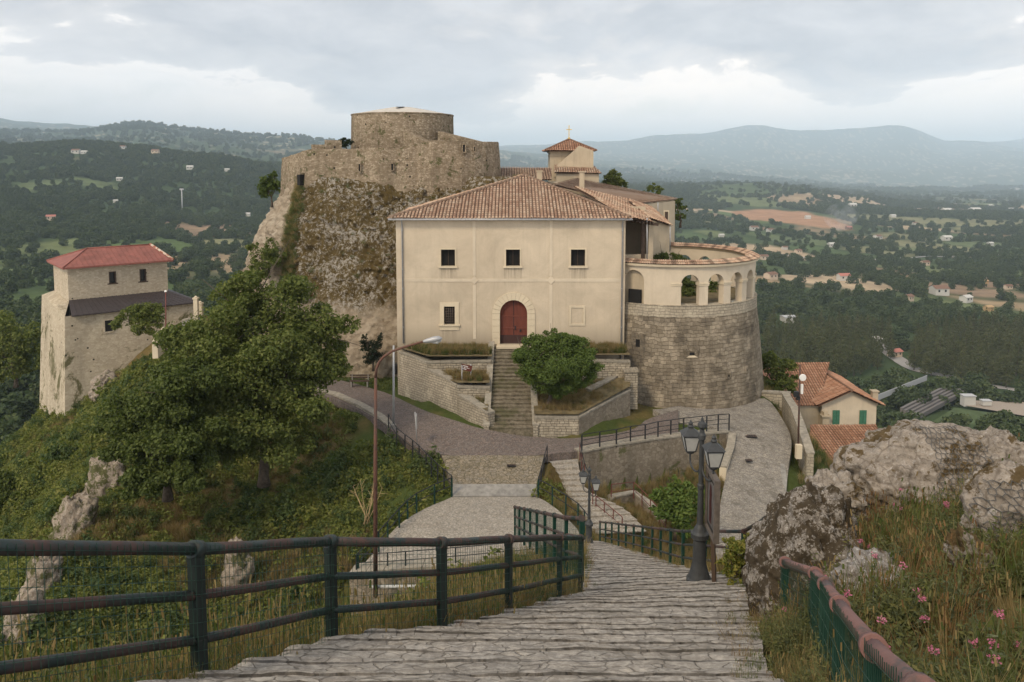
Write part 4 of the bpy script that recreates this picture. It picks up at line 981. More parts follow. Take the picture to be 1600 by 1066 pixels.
# ------------------------------------------------------------------ the wing and loggia behind its right corner
def wing():
    t = thing('annex_building', 'plastered wing with open loggia and low tiled roofs behind the big building', 'building', (12, 66, -12))
    m = MB(); d = MB()
    def wall(a, b, za, zb_, top_b=None, mi=0, th=0.35):
        a = Vector((a[0], a[1], 0)); b = Vector((b[0], b[1], 0)); n = (b - a).normalized(); nn = V(-n.y, n.x, 0) * th; tb = zb_ if top_b is None else top_b
        P = [(a.x, a.y, za), (b.x, b.y, za), (b.x, b.y, tb), (a.x, a.y, zb_)]; Q = [(p[0] + nn.x, p[1] + nn.y, p[2]) for p in P]
        m.face(P, mi); m.face(Q[::-1], mi)
        for i in range(4): m.face([P[i], Q[i], Q[(i + 1) % 4], P[(i + 1) % 4]][::-1], mi)
    xr = at(1012, 380, 61).x; xw = at(1046, 380, 62.5).x; zf = at(1000, 409, 58.5).z
    # loggia: parapet, dark back wall, posts, floor
    wall((MBX1 + .05, 58.2), (xr, 58.6), zf - 4, at(990, 398, 58.3).z)
    wall((MBX1 + .05, 62.2), (xr, 62.2), zf - 4, -3.4)
    m.face([(MBX1, 58.4, zf), (xr, 58.4, zf), (xr, 62.3, zf), (MBX1, 62.3, zf)], 0)
    wall((xr, 58.6), (xr + 0.05, 66), zf - 4, -4.35)
    # right block, front and side
    wall((xr - 0.1, 61.0), (xw, 62.5), zf - 5, at(1012, 345, 61).z, at(1046, 352, 62.5).z)
    wall((xw, 62.5), (xw + 0.3, 76), zf - 5, at(1046, 352, 62.5).z, -5.0)
    # rear block
    x2 = at(1057, 340, 75).x; z2 = at(1057, 313, 75).z
    wb = at(991, 320, 71.3); wc = at(1055, 314, 76.8); wall((wb.x, 71.3), (wc.x, 76.8), -15, wb.z - .05, wc.z); wall((wc.x, 76.8), (wc.x + 0.6, 92), -15, wc.z, wc.z)
    m.build('wall', [M_plaster2], t)
    for (px0, px1, py0, py1, dd) in ((1039, 1044, 331, 346, 75.6),):
        a = at(px0, py1, dd - 0.55); b = at(px1, py0, dd - 0.55); g = MB(); g.box(((a.x + b.x) / 2, dd - 0.42, (a.z + b.z) / 2), (b.x - a.x, 0.16, b.z - a.z)); w_ = g.build('window', [M_wood], t)
        g = MB(); g.box(((a.x + b.x) / 2, dd - 0.36, (a.z + b.z) / 2), (b.x - a.x + 0.24, 0.1, b.z - a.z + 0.24)); g.build('frame', [M_trim], w_)
    g = MB(); g.bar((at(1005, 372, 58.4).x, 58.5, zf), (at(1005, 372, 58.4).x, 58.5, -4.2), 0.28, 0.28); g.bar((MBX1 + 0.1, 58.3, -4.15), (xr + 0.3, 58.3, -4.5), 0.2, 0.2)
    for k in range(9): g.bar((MBX1 + 0.1 + k * 0.25, 57.4, -4.12 - k * .035), (MBX1 + 0.1 + k * 0.25, 62, -3.6 - k * .035), 0.09, 0.12)
    g.build('loggia_timber', [M_wood], t)
    # roofs: loggia shed, lean-to, rear wing
    A = at(979, 340, 56.9); B = at(1018, 348, 57.8); r1 = plane_roof('roof', M_tile, A, B, B + V(0.3, 8.5, 1.15), A + V(-3.2, 8.2, 1.9), t)
    A = at(1008, 340, 60.6); B = at(1050, 353, 62.2); plane_roof('roof', M_tile, A, B, B + V(-1.0, 4.0, 1.3), A + V(-0.8, 4.0, 1.2), t)
    # long low roof over the rear wing
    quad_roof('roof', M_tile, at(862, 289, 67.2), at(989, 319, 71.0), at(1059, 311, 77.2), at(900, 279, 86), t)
    # roofs beyond the ridge, left of the church
    A = at(770, 281, 74); B = at(862, 281, 74); plane_roof('roof', M_tile, A, B, at(862, 262, 80), at(782, 262, 80), t)
    g = MB(); p = at(815, 292, 74.5); g.box((p.x, p.y + 2, p.z - 0.6), (7, 4, 2)); g.build('low_wall', [M_plaster2], t)
    g = MB(); g.tube([at(1011, 341, 57.6), at(1011, 408, 57.8)], 0.05, 8); g.build('downpipe', [M_zinc], t)
    g = MB(); g.tube([at(1047, 354, 62), at(1047, 392, 62.2)], 0.05, 8); g.build('downpipe', [M_zinc], t); g = MB(); g.tube([at(1028, 316, 73.7), at(1028, 338, 73.7)], 0.05, 8); g.build('downpipe', [M_zinc], t)
    return t
wing()

def church():
    dd = 88; p0 = at(857, 262, dd); p1 = at(925, 262, dd); cx = (p0.x + p1.x) / 2; w = (p1.x - p0.x) * 0.93; zt = at(890, 236, dd).z; zb = at(890, 290, dd).z
    t = thing('church_tower', 'low square church tower with red pyramid roof topped by a gilt cross', 'church tower', (cx, dd + w / 2, zb))
    m = MB(); m.box((cx, dd + w / 2, (zt + zb) / 2 - 1), (w, w, zt - zb + 2)); m.box((cx, dd + w / 2, zt - 0.1), (w + 0.25, w + 0.25, 0.2)); m.box((cx, dd + w / 2, zt - 0.5), (w + 0.14, w + 0.14, 0.12))
    m.build('wall', [M_plaster2], t)
    e = w / 2 + 0.55; c = V(cx, dd + w / 2, at(890, 219, dd + w / 2).z); q = [V(cx - e, dd + w / 2 - e, zt), V(cx + e, dd + w / 2 - e, zt), V(cx + e, dd + w / 2 + e, zt), V(cx - e, dd + w / 2 + e, zt)]
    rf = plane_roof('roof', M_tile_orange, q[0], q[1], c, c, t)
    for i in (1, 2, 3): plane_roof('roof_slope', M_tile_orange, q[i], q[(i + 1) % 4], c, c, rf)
    for i in range(4): ridge('hip_tiles', M_tile_orange, [q[i] + V(0, 0, .1), c + V(0, 0, 0.12)], rf, 0.1)
    g = MB(); b = c + V(0, 0, 0.05); g.lathe([(0.13, 0), (0.16, 0.12), (0.1, 0.25), (0.0, 0.26)], b, 10); g.box(b + V(0, 0, 0.85), (0.09, 0.06, 1.5)); g.box(b + V(0, 0, 1.12), (0.62, 0.06, 0.09))
    g.build('cross', [M_gold], t)
    # sloping buttress across the near face and the tiled annex at its foot
    a = at(905, 228, dd - 0.3); b2 = at(866, 262, dd - 0.3); m = MB(); y0, y1 = dd - 0.9, dd + 0.1
    P = [(a.x, a.z), (at(926, 238, dd).x, at(926, 236, dd).z), (at(926, 262, dd).x, b2.z - 1), (b2.x, b2.z - 1), (b2.x, b2.z)]
    m.face([(x, y0, z) for x, z in P][::-1]); 
    for i in range(5): (xa, za), (xb, zb2) = P[i], P[(i + 1) % 5]; m.face([(xa, y0, za), (xb, y0, zb2), (xb, y1, zb2), (xa, y1, za)])
    m.build('buttress', [M_plaster2], t)
    A = at(866, 270, dd - 2.6); B = at(940, 271, dd - 2.6); r = plane_roof('lower_roof', M_tile, A, B, at(928, 259, dd - 0.2), at(866, 259, dd - 0.2), t)
    m = MB(); m.box(((A.x + B.x) / 2, dd - 1.2, A.z - 2.4), (B.x - A.x - 0.5, 2.3, 4.6)); m.build('annex_wall', [M_plaster2], t)
church()

# ------------------------------------------------------------------ round bastion and arcade
BC = V(12.35, 63.2, 0); BR = 6.75; ZA = at(1060, 478, 56.6).z; ZT = at(1060, 414, 56.4).z
def bastion():
    t = thing('round_bastion', 'battered round stone bastion with cream plastered arcade and tiled coping on top', 'bastion', (BC.x, BC.y, -18.5))
    m = MB(); prof = [(BR + 1.05, -20.5), (BR + 0.9, -18), (BR + 0.72, -16), (BR + 0.5, -14), (BR + 0.3, -12.2), (BR + 0.16, ZA - 0.75)]
    m.lathe(prof, (BC.x, BC.y, 0), 96, 0, True); o = m.build('battered_wall', [M_bastion], t)
    P = np.array([v.co for v in o.data.vertices]); dn = 0.05 * fbm(P[:, 0], P[:, 1], P[:, 2], 0.8, 4)
    dv = P - np.array((BC.x, BC.y, 0)); dv[:, 2] = 0; dv /= np.linalg.norm(dv, axis=1)[:, None]
    o.data.vertices.foreach_set('co', (P + dv * dn[:, None]).astype(np.float32).ravel())
    m = MB(); m.lathe([(BR + 0.17, ZA - 0.78), (BR + 0.13, ZA), (BR + 0.16, ZA), (BR + 0.16, ZA + 0.06), (BR - 0.75, ZA + 0.06)], (BC.x, BC.y, 0), 96); m.build('top_course', [M_band], t)
    m = MB(); m.lathe([(BR - 0.7, ZA + 0.02), (0, ZA + 0.05)], (BC.x, BC.y, 0), 48); m.build('courtyard', [M_dry_earth], t)
    # embrasures: splayed recesses built as dark-throated stone boxes
    for (px, py, w, h) in ((1081, 553, 0.85, 0.5), (997, 536, 0.75, 1.25), (1138, 587, 0.3, 0.4), (1166, 578, 0.22, 0.45)):
        a0 = None
        for k in range(600):       # meet the wall along the sight line
            dd = 50 + k * 0.02; q = at(px, py, dd); r = math.hypot(q.x - BC.x, q.y - BC.y); rw = np.interp(-q.z, [10.5, 12.2, 14, 16, 18], [BR + .16, BR + .3, BR + .5, BR + .72, BR + .9])
            if r < rw: a0 = math.atan2(q.y - BC.y, q.x - BC.x); z0 = q.z; rr = rw; break
        if a0 is None: continue
        g = MB(); n = V(math.cos(a0), math.sin(a0), 0); s = V(-n.y, n.x, 0); c = BC + n * (rr + 0.03); c.z = z0
        def rect(w_, h_, k): return [c + s * (w_ / 2) * i + V(0, 0, h_ / 2 * j) + n * k for i, j in ((-1, -1), (1, -1), (1, 1), (-1, 1))]
        A_, B_ = rect(w + .24, h + .24, -0.02), rect(w, h, 0.05); D_ = rect(w * 0.42, h * 0.45, -0.22 + 0.25)
        for i in range(4): g.face([A_[i], A_[(i + 1) % 4], B_[(i + 1) % 4], B_[i]], 0); g.face([B_[i], B_[(i + 1) % 4], D_[(i + 1) % 4], D_[i]], 2 if i == 0 and w > .8 else 0)
        g.face(D_, 1); g.build('embrasure', [M_bastion, M_dark, M_trim], t)
    # arcade
    m = MB(); th = 0.55
    def f(s, tt, z): a = -s / BR; return (BC.x + (BR - tt) * math.cos(a), BC.y + (BR - tt) * math.sin(a), z)
    hw = 0.66; sp = R(16.9); zs = at(1076, 442, 57).z
    angs = [R(36.2) + k * sp for k in range(4)] + [R(36.2) - (k + 1) * sp for k in range(9)]
    ops = [(a * BR, hw, ZA + 0.06, zs, True) for a in angs]
    an = R(121.5); ops.append((an * BR, 0.78, ZA + 0.06, zs + 0.1, True))
    arch_wall(m, f, R(-150) * BR, R(140) * BR, ZA + 0.06, ZT, ops, th, 0, ds=0.35)
    m.build('arcade_wall', [M_plaster], t)
    for k in range(-9, 4):       # pier imposts
        g = MB()
        a = R(36.2) + (k + 0.5) * sp
        s0, s1 = a * BR - (sp * BR / 2 - hw) - 0.06, a * BR + (sp * BR / 2 - hw) + 0.06
        for (z0, z1, e) in ((zs - 0.16, zs - 0.04, 0.05), (zs - 0.04, zs + 0.05, 0.09)):
            for t0, t1 in ((-e, th + e),):
                q = [f(s, tt, z) for z in (z0, z1) for s, tt in ((s0, t0), (s1, t0), (s1, t1), (s0, t1))]
                for fa in ((0, 1, 5, 4), (1, 2, 6, 5), (2, 3, 7, 6), (3, 0, 4, 7), (0, 3, 2, 1), (4, 5, 6, 7)): g.face([q[i] for i in fa])
        g.build('impost', [M_trim], t)
    # tiled coping: short barrel tiles laid radially, both ways from a ridge
    n = 210; vs = []; fs = []; uv = []
    for k in range(n):
        a0 = R(-150) + R(290) * k / n; tw = R(290) / n
        for (ra, za, rb, zb_) in ((BR + 0.28, ZT + 0.02, BR - 0.27, ZT + 0.26), (BR - th - 0.25, ZT + 0.02, BR - 0.27, ZT + 0.26)):
            b = len(vs)
            for r_, z_, lift in ((ra, za, 0.02), ((ra + rb) / 2, (za + zb_) / 2, 0.0), ((ra + rb) / 2, (za + zb_) / 2, 0.035), (rb, zb_, 0.02)):
                for j in range(5):
                    aa = -(a0 + tw * j / 4); h = 0.06 * math.sin(math.pi * j / 4) + lift
                    vs.append((BC.x + r_ * math.cos(aa), BC.y + r_ * math.sin(aa), z_ + h)); uv.append((k * 0.22 + 0.1, (0.2 if ra > rb else 1.4) + (0.4 if lift > 0.03 else 0)))
            for i in (0, 2):
                for j in range(4): fs.append((b + i * 5 + j, b + i * 5 + j + 1, b + i * 5 + 6 + j, b + i * 5 + 5 + j))
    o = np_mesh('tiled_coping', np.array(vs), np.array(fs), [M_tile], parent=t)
    ul = o.data.uv_layers.new(name='UVMap'); li = np.empty(len(o.data.loops), dtype=np.int32); o.data.loops.foreach_get('vertex_index', li)
    ul.data.foreach_set('uv', np.array(uv)[li].astype(np.float32).ravel())
    m = MB(); m.lathe([(BR + 0.2, ZT - 0.16), (BR + 0.24, ZT + 0.0), (BR - th - 0.2, ZT + 0.0), (BR - th - .02, ZT - 0.14)], (BC.x, BC.y, 0), 96, a0=-R(140), a1=R(150), smooth=False); m.build('coping_bed', [M_trim], t)
    # near-black box standing for the shade in the corner niche's opening
    a = -an; m = MB(); n_ = V(math.cos(a), math.sin(a), 0); s_ = V(-n_.y, n_.x, 0); c = BC + n_ * (BR - 0.3)
    m.face([c + s_ * i + V(0, 0, z) for i, z in ((-1.1, ZA), (1.1, ZA), (1.1, ZT), (-1.1, ZT))]); m.build('niche_back', [M_plaster2], t)
    m = MB(); m.box(c + n_ * 0.16 + s_ * 0.05 + V(0, 0, ZA + 0.55), (0.95, 0.2, 1.0), rz=a + R(90)); m.build('niche_opening', [M_dark], t)
bastion()

# ------------------------------------------------------------------ the crag and the castle on it
def ring_interp(P, n):
    P = [Vector((*p, 0)) for p in P]; k = len(P); out = []
    for i in range(n):
        t = i * k / n; j = int(t); u = t - j; p0, p1, p2, p3 = P[(j - 1) % k], P[j], P[(j + 1) % k], P[(j + 2) % k]
        q = 0.5 * ((2 * p1) + (p2 - p0) * u + (2 * p0 - 5 * p1 + 4 * p2 - p3) * u * u + (3 * p1 - p0 - 3 * p2 + p3) * u**3); out.append((q.x, q.y))
    return np.array(out)
M_crag = rockmat('mossy_limestone', (0.40, 0.33, 0.25), (0.16, 0.125, 0.085), (0.085, 0.062, 0.024), 0.0, 0.28, 1.0, 0.8, 0.55)
def crag_mat():
    """limestone crag: the near face carries a broad skin of brown moss and white lichen, bare stone lies below it"""
    m, T, b = newmat('crag_limestone', 0.95, 0.08)
    oc = T.n('ShaderNodeTexCoord').outputs['Object']; s = T.n('ShaderNodeSeparateXYZ', i0=oc)
    n1 = T.noise(oc, 0.9, 9, 0.7, 0.5); n2 = T.noise(T.mapping(oc, (1, 1, 0.8)), 3.6, 9, 0.8, 0.3); n3 = T.noise(oc, 0.32, 4, 0.6, 0.3)
    bare = T.mix(T.ramp(n1, [(0.35, 0.0), (0.62, 1.0)]), (0.25, 0.195, 0.135), (0.44, 0.375, 0.285))
    bare = T.mix(T.math('MULTIPLY', T.ramp(n2, [(0.52, 0.0), (0.68, 1.0)]), 0.6), bare, (0.16, 0.12, 0.08))
    moss = T.mix(T.noise(oc, 2.2, 6, 0.75), (0.045, 0.034, 0.014), (0.15, 0.105, 0.04))
    lich = T.mix(T.noise(oc, 4.0, 4, 0.7), (0.22, 0.195, 0.16), (0.44, 0.405, 0.35))
    k = T.math('ADD', T.math('MULTIPLY', n2, 0.85), T.math('MULTIPLY', n3, 0.32))
    face = T.mix(T.ramp(k, [(0.590, 0.0), (0.640, 1.0)]), moss, lich)
    # the mossy skin hangs over a height band and a width of the near face, with a ragged edge
    zz = T.math('ADD', s.outputs[2], T.math('MULTIPLY', T.math('SUBTRACT', n1, 0.5), 5.0))
    mk = T.math('MULTIPLY', T.ramp(T.n('ShaderNodeMapRange', i0=zz, i1=-12.2, i2=-11.0, i3=0.0, i4=1.0).outputs[0], [(0, 0.0), (1, 1.0)]),
                T.n('ShaderNodeMapRange', i0=T.math('ADD', s.outputs[0], T.math('MULTIPLY', n1, 1.6)), i1=-18.5, i2=-17.9, i3=0.0, i4=1.0).outputs[0], clamp=True)
    gk = T.math('MULTIPLY', T.n('ShaderNodeMapRange', i0=T.math('ADD', s.outputs[0], T.math('MULTIPLY', n1, 1.6)), i1=-19.4, i2=-18.8, i3=0.0, i4=1.0).outputs[0], T.math('GREATER_THAN', zz, -11.0))
    bare = T.mix(gk, bare, T.mix(n2, (0.10, 0.09, 0.03), (0.24, 0.19, 0.085)))
    ms = T.vor(T.mapping(oc, (1, 1, 1.6)), 2.6, 'F1', 'Color', 0.9); low = T.n('ShaderNodeMapRange', i0=zz, i1=-11.5, i2=-13.0, i3=0.0, i4=0.75).outputs[0]
    bare = T.mix(low, bare, T.mix(T.n('ShaderNodeSeparateColor', i0=ms).outputs[0], (0.24, 0.185, 0.125), (0.40, 0.33, 0.24)))
    col = T.mix(mk, bare, face)
    T.set(b.inputs['Base Color'], col)
    T.set(b.inputs['Normal'], T.bump(T.math('ADD', n1, T.math('MULTIPLY', n2, 0.8)), 1.0, 0.25))
    return m
def crag():
    # plan outlines at several heights, anticlockwise from the right front
    lv = {-1.2: [(0.5, 71.5), (-6, 70.6), (-12, 70.4), (-17.6, 71.0), (-20.6, 76), (-21, 85), (-9, 92), (2, 85)],
          -4: [(0.6, 69.5), (-6, 68.6), (-12, 68.4), (-18.2, 69.6), (-22, 76), (-23, 85), (-9, 93), (3, 85)],
          -6: [(0.7, 68), (-6, 67.2), (-13, 67.0), (-18.8, 68.6), (-23.2, 75.5), (-24, 85), (-9, 94), (3, 86)],
          -8.5: [(0.8, 66.4), (-7, 65.6), (-14, 65.4), (-19.5, 67.6), (-24.3, 75.0), (-25.2, 85), (-9, 95), (3, 86)],
          -10.5: [(0.8, 65.2), (-7, 64.4), (-14, 64.2), (-18.8, 66.8), (-24.6, 75.0), (-25.8, 86), (-9, 96), (3, 87)],
          -12: [(0.8, 64.2), (-7, 63.4), (-13.8, 63.4), (-17.6, 66.2), (-25, 75.0), (-26.5, 86), (-9, 97), (3, 88)],
          -15: [(0.8, 63.2), (-8, 62.4), (-13.2, 62.5), (-16.6, 65.5), (-27.0, 75.5), (-28, 87), (-9, 98), (3, 88)],
          -20: [(0.8, 62.5), (-8, 61.7), (-13.4, 61.6), (-17.5, 64.5), (-28, 76), (-30, 88), (-9, 99), (3, 89)]}
    zs = sorted(lv); n = 420; nz = 200; rings = np.array([ring_interp(lv[z], n) for z in zs]); P = []
    for z in np.linspace(zs[0], zs[-1], nz):
        i = min(max(int(np.searchsorted(zs, z)) - 1, 0), len(zs) - 2); u = (z - zs[i]) / (zs[i + 1] - zs[i]); xy = rings[i] * (1 - u) + rings[i + 1] * u
        P.append(np.concatenate([xy, np.full((n, 1), z)], 1))
    P = np.array(P); X = P.reshape(-1, 3); c = np.array((-10.5, 79)); dv = X[:, :2] - c; dv /= np.linalg.norm(dv, axis=1)[:, None]
    f1 = fbm(X[:, 0], X[:, 1], X[:, 2] * 0.8, 0.22, 5, 0.55); rid = 1 - np.abs(fbm(X[:, 0], X[:, 1], X[:, 2] * 0.55, 0.5, 4, 0.5)); f3 = fbm(X[:, 0], X[:, 1], X[:, 2], 1.6, 4, 0.6)
    top = 1 - sstep(-2.2, -1.2, X[:, 2]) * 0.85
    low = 1 - 0.6 * (1 - sstep(-12.5, -9.5, X[:, 2])) * sstep(-18, -15, X[:, 0])
    f4 = fbm(X[:, 0], X[:, 1], X[:, 2], 3.4, 3, 0.6)
    dsp = (0.62 * f1 + 0.6 * (rid - 0.75) + 0.30 * f3 + 0.10 * f4) * top * low
    X[:, :2] += dv * dsp[:, None]; X[:, 2] += 0.25 * fbm(X[:, 0], X[:, 1], X[:, 2], 0.6, 3) * top
    idx = np.arange(nz * n).reshape(nz, n); j = np.roll(idx, -1, 1)
    F = np.stack([idx[:-1], idx[1:], j[1:], j[:-1]], -1).reshape(-1, 4)
    V_ = np.concatenate([X, [[-10.5, 79, -1.0]]]); cap = [[idx[-1, k], len(X), len(X), idx[-1, (k + 1) % n]] for k in range(0)]
    o = np_mesh('rock_crag', V_, F, [crag_mat()], smooth=True)
    m = bpy.data.meshes
    tag(o, 'huge limestone crag under the castle, its near face skinned with brown moss and lichen', 'rock')
crag()

def castle():
    t = thing('castle', 'ruined rubble castle with a round keep crowning the mossy crag', 'castle', (-10.5, 78, -1.5))
    # curtain wall: plan polyline with wall-top heights, anticlockwise from the left rear
    L = [(-20.6, 85, 0.6, -3.5)]
    a = at(440, 247, 76); L.append((a.x, 76, a.z, -5.2)); a = at(452, 244, 74); L.append((a.x, 74, a.z, -4.4))
    b = at(479, 234, 71.0); L.append((b.x, 71.0, b.z, -2.6))
    for px, py, dd in ((520, 233, 70.6), (560, 232.5, 70.3), (600, 231, 70.1), (634, 230, 70.0)): q = at(px, py, dd); L.append((q.x, dd, q.z, -2.6))
    cx, cy, r = -6.35, 74.9, 5.15
    for k in range(13):
        ang = R(-112 + k * 14.5); x = cx + r * math.cos(ang); y = cy + r * math.sin(ang); L.append((x, y, at(700, 222, 72.5).z + 0.06 * math.sin(k * 2.1) + (-.35 if k == 0 else 0), -3.2))
    L += [(-3, 88, 1.4, -3), (-12, 91, 1.0, -3), (-20.6, 85, 0.6, -3.5)]
    # refine
    pts = []
    for p, q in zip(L, L[1:]):
        k = max(1, int(math.hypot(q[0] - p[0], q[1] - p[1]) / 0.35))
        for i in range(k): pts.append([p[j] + (q[j] - p[j]) * i / k for j in range(4)])
    pts.append(list(L[-1])); P = np.array(pts); n = len(P)
    tang = np.gradient(P[:, :2], axis=0); tang /= np.linalg.norm(tang, axis=1)[:, None]; nrm = np.stack([tang[:, 1], -tang[:, 0]], -1)
    s = np.concatenate([[0], np.cumsum(np.hypot(*np.diff(P[:, :2], axis=0).T))])
    jag = 0.10 * fbm(s, s * 0, 0, 0.9, 4); nz = 16; V_ = []
    for k in range(nz + 1):
        u = k / nz; z = P[:, 3] + (P[:, 2] + jag - P[:, 3]) * u
        bat = 0.06 * np.maximum(0, P[:, 2] - z) + 0.05 * fbm(P[:, 0], P[:, 1], z, 0.9, 4)
        V_.append(np.concatenate([P[:, :2] + nrm * bat[:, None], z[:, None]], 1))
    th = 0.9
    V_.append(np.concatenate([P[:, :2] - nrm * th, V_[-1][:, 2:3] + 0.02], 1)); V_.append(np.concatenate([P[:, :2] - nrm * th, P[:, 3:4]], 1))
    idx = np.arange(len(V_) * n).reshape(-1, n); F = np.stack([idx[:-1, :-1], idx[:-1, 1:], idx[1:, 1:], idx[1:, :-1]], -1).reshape(-1, 4)
    np_mesh('curtain_wall', np.concatenate(V_), F, [M_castle], parent=t)
    m = MB(); m.face([(p[0], p[1], 0.0) for p in pts[::3]]); m.build('courtyard', [M_cobble_old], t)
    # keep
    kc = at(629, 180, 79.3); kr = (at(708, 180, 79.3).x - at(550, 180, 79.3).x) / 2; m = MB(); zt = kc.z
    m.lathe([(kr + 0.12, -2.6), (kr + 0.06, 1.0), (kr, zt - 0.12), (kr + 0.05, zt - 0.1), (kr + 0.05, zt), (kr - 0.5, zt + 0.02)], (kc.x, kc.y, 0), 120)
    o = m.build('keep', [M_castle], t); P = np.array([v.co for v in o.data.vertices]); dn = 0.06 * fbm(P[:, 0], P[:, 1], P[:, 2], 0.8, 4); dv = P - np.array((kc.x, kc.y, 0)); dv[:, 2] = 0; dv /= np.maximum(1e-6, np.linalg.norm(dv, axis=1))[:, None]
    o.data.vertices.foreach_set('co', (P + dv * dn[:, None]).astype(np.float32).ravel())
    m = MB(); zc = at(629, 167.5, 79.3).z; m.lathe([(kr - 0.25, zt - 0.02), (kr - 0.55, zt + 0.09), (kr * 0.55, zt + (zc - zt) * 0.55), (1.0, zc - 0.04), (0, zc)], (kc.x, kc.y, 0), 64); cp_ = m.build('keep_roof', [M_roofcap], t)
    def cone_z(r_): return float(np.interp(r_, [0, 1.0, kr * .55, kr - .55, kr - .25], [zc, zc - .04, zt + (zc - zt) * .55, zt + .09, zt - .02]))
    m = MB()
    for cx_, cy_, s1, s2 in ((-0.15, -0.9, 0.42, 0.55), (0.1, -1.7, 0.30, 0.5), (-0.1, -2.3, 0.24, 0.3)):
        pp = []
        for a_ in np.linspace(0, 6.28, 15)[:-1]:
            x_ = cx_ + s1 * math.cos(a_) * (1 + .2 * math.sin(3 * a_)); y_ = cy_ + s2 * math.sin(a_); pp.append((kc.x + x_, kc.y + y_, cone_z(math.hypot(x_, y_)) + 0.03 + 0.004 * s1))
        m.face(pp)
    m.build('torn_patch', [flat('torn_roofing', (0.03, 0.028, 0.027), .9)], cp_)
    # stair walls sloping down from the keep on to the curtain
    def wedge(name, A, B, low, th=0.7):
        m = MB(); A, B = Vector(A), Vector(B); d = (B - A); d.z = 0; d.normalize(); nn = V(-d.y, d.x, 0) * th
        P = [V(A.x, A.y, low), V(B.x, B.y, low), B, A]; Q = [p + nn for p in P]; m.face(P); m.face(Q[::-1])
        for i in range(4): m.face([P[i], Q[i], Q[(i + 1) % 4], P[(i + 1) % 4]][::-1])
        m.build(name, [M_castle], t)
    wedge('stair_wall', at(630, 205, 74.2), at(666, 221.5, 72.0), 0.0); wedge('stair_wall', at(684, 205, 75.5), at(752, 222, 73.5), 0.0)
    a = at(505, 219, 72.5); b = at(531, 222, 72.5); m = MB(); m.box(((a.x + b.x) / 2, 73.2, 1.0), (b.x - a.x, 1.3, 2 * (a.z - 1.0)), rz=0.2); m.box((a.x - 0.4, 73.4, 0.9), (1.6, 1.2, 1.5), rz=0.1); m.build('broken_turret', [M_castle], t)
    # loopholes as boxes painted near-black for the shade in the slot, with stone jambs
    for (px, py, w, h, dd) in ((563, 262, 0.14, 0.62, 70.3), (614, 261, 0.18, 0.55, 70.1), (724, 232, 0.2, 0.62, 70.45), (740, 233, 0.1, 0.4, 71)):
        q = at(px, py, dd); y = q.y - 0.32 if px < 700 else q.y - 0.2; m = MB()
        if px > 700:
            ang = math.atan2(-math.sqrt(max(0, r * r - (q.x - cx) ** 2)), q.x - cx); y = cy + (r + 0.2) * math.sin(ang); q.x = cx + (r + 0.2) * math.cos(ang)
        for sx_ in (-1, 1): m.box((q.x + sx_ * (w / 2 + 0.04), y + .05, q.z), (0.08, 0.3, h + 0.1), mi=0)
        m.box((q.x, y, q.z + h / 2 + 0.06), (w, 0.3, 0.12), mi=0); m.box((q.x, y + 0.05, q.z - h / 2 - 0.04), (w, 0.3, 0.08), mi=0); m.box((q.x, y + 0.06, q.z), (w, 0.2, h), mi=1)
        m.build('loophole', [M_castle, M_dark], t)
    q = at(472, 281, 71.6); m = MB(); m.box((q.x, q.y - 0.35, q.z), (0.5, 0.5, 0.95), rz=-0.8, mi=1); m.box((q.x, q.y - 0.36, q.z + 0.53), (0.75, 0.6, 0.12), rz=-0.8, mi=0); m.build('gap', [M_castle, M_dark], t)
castle()

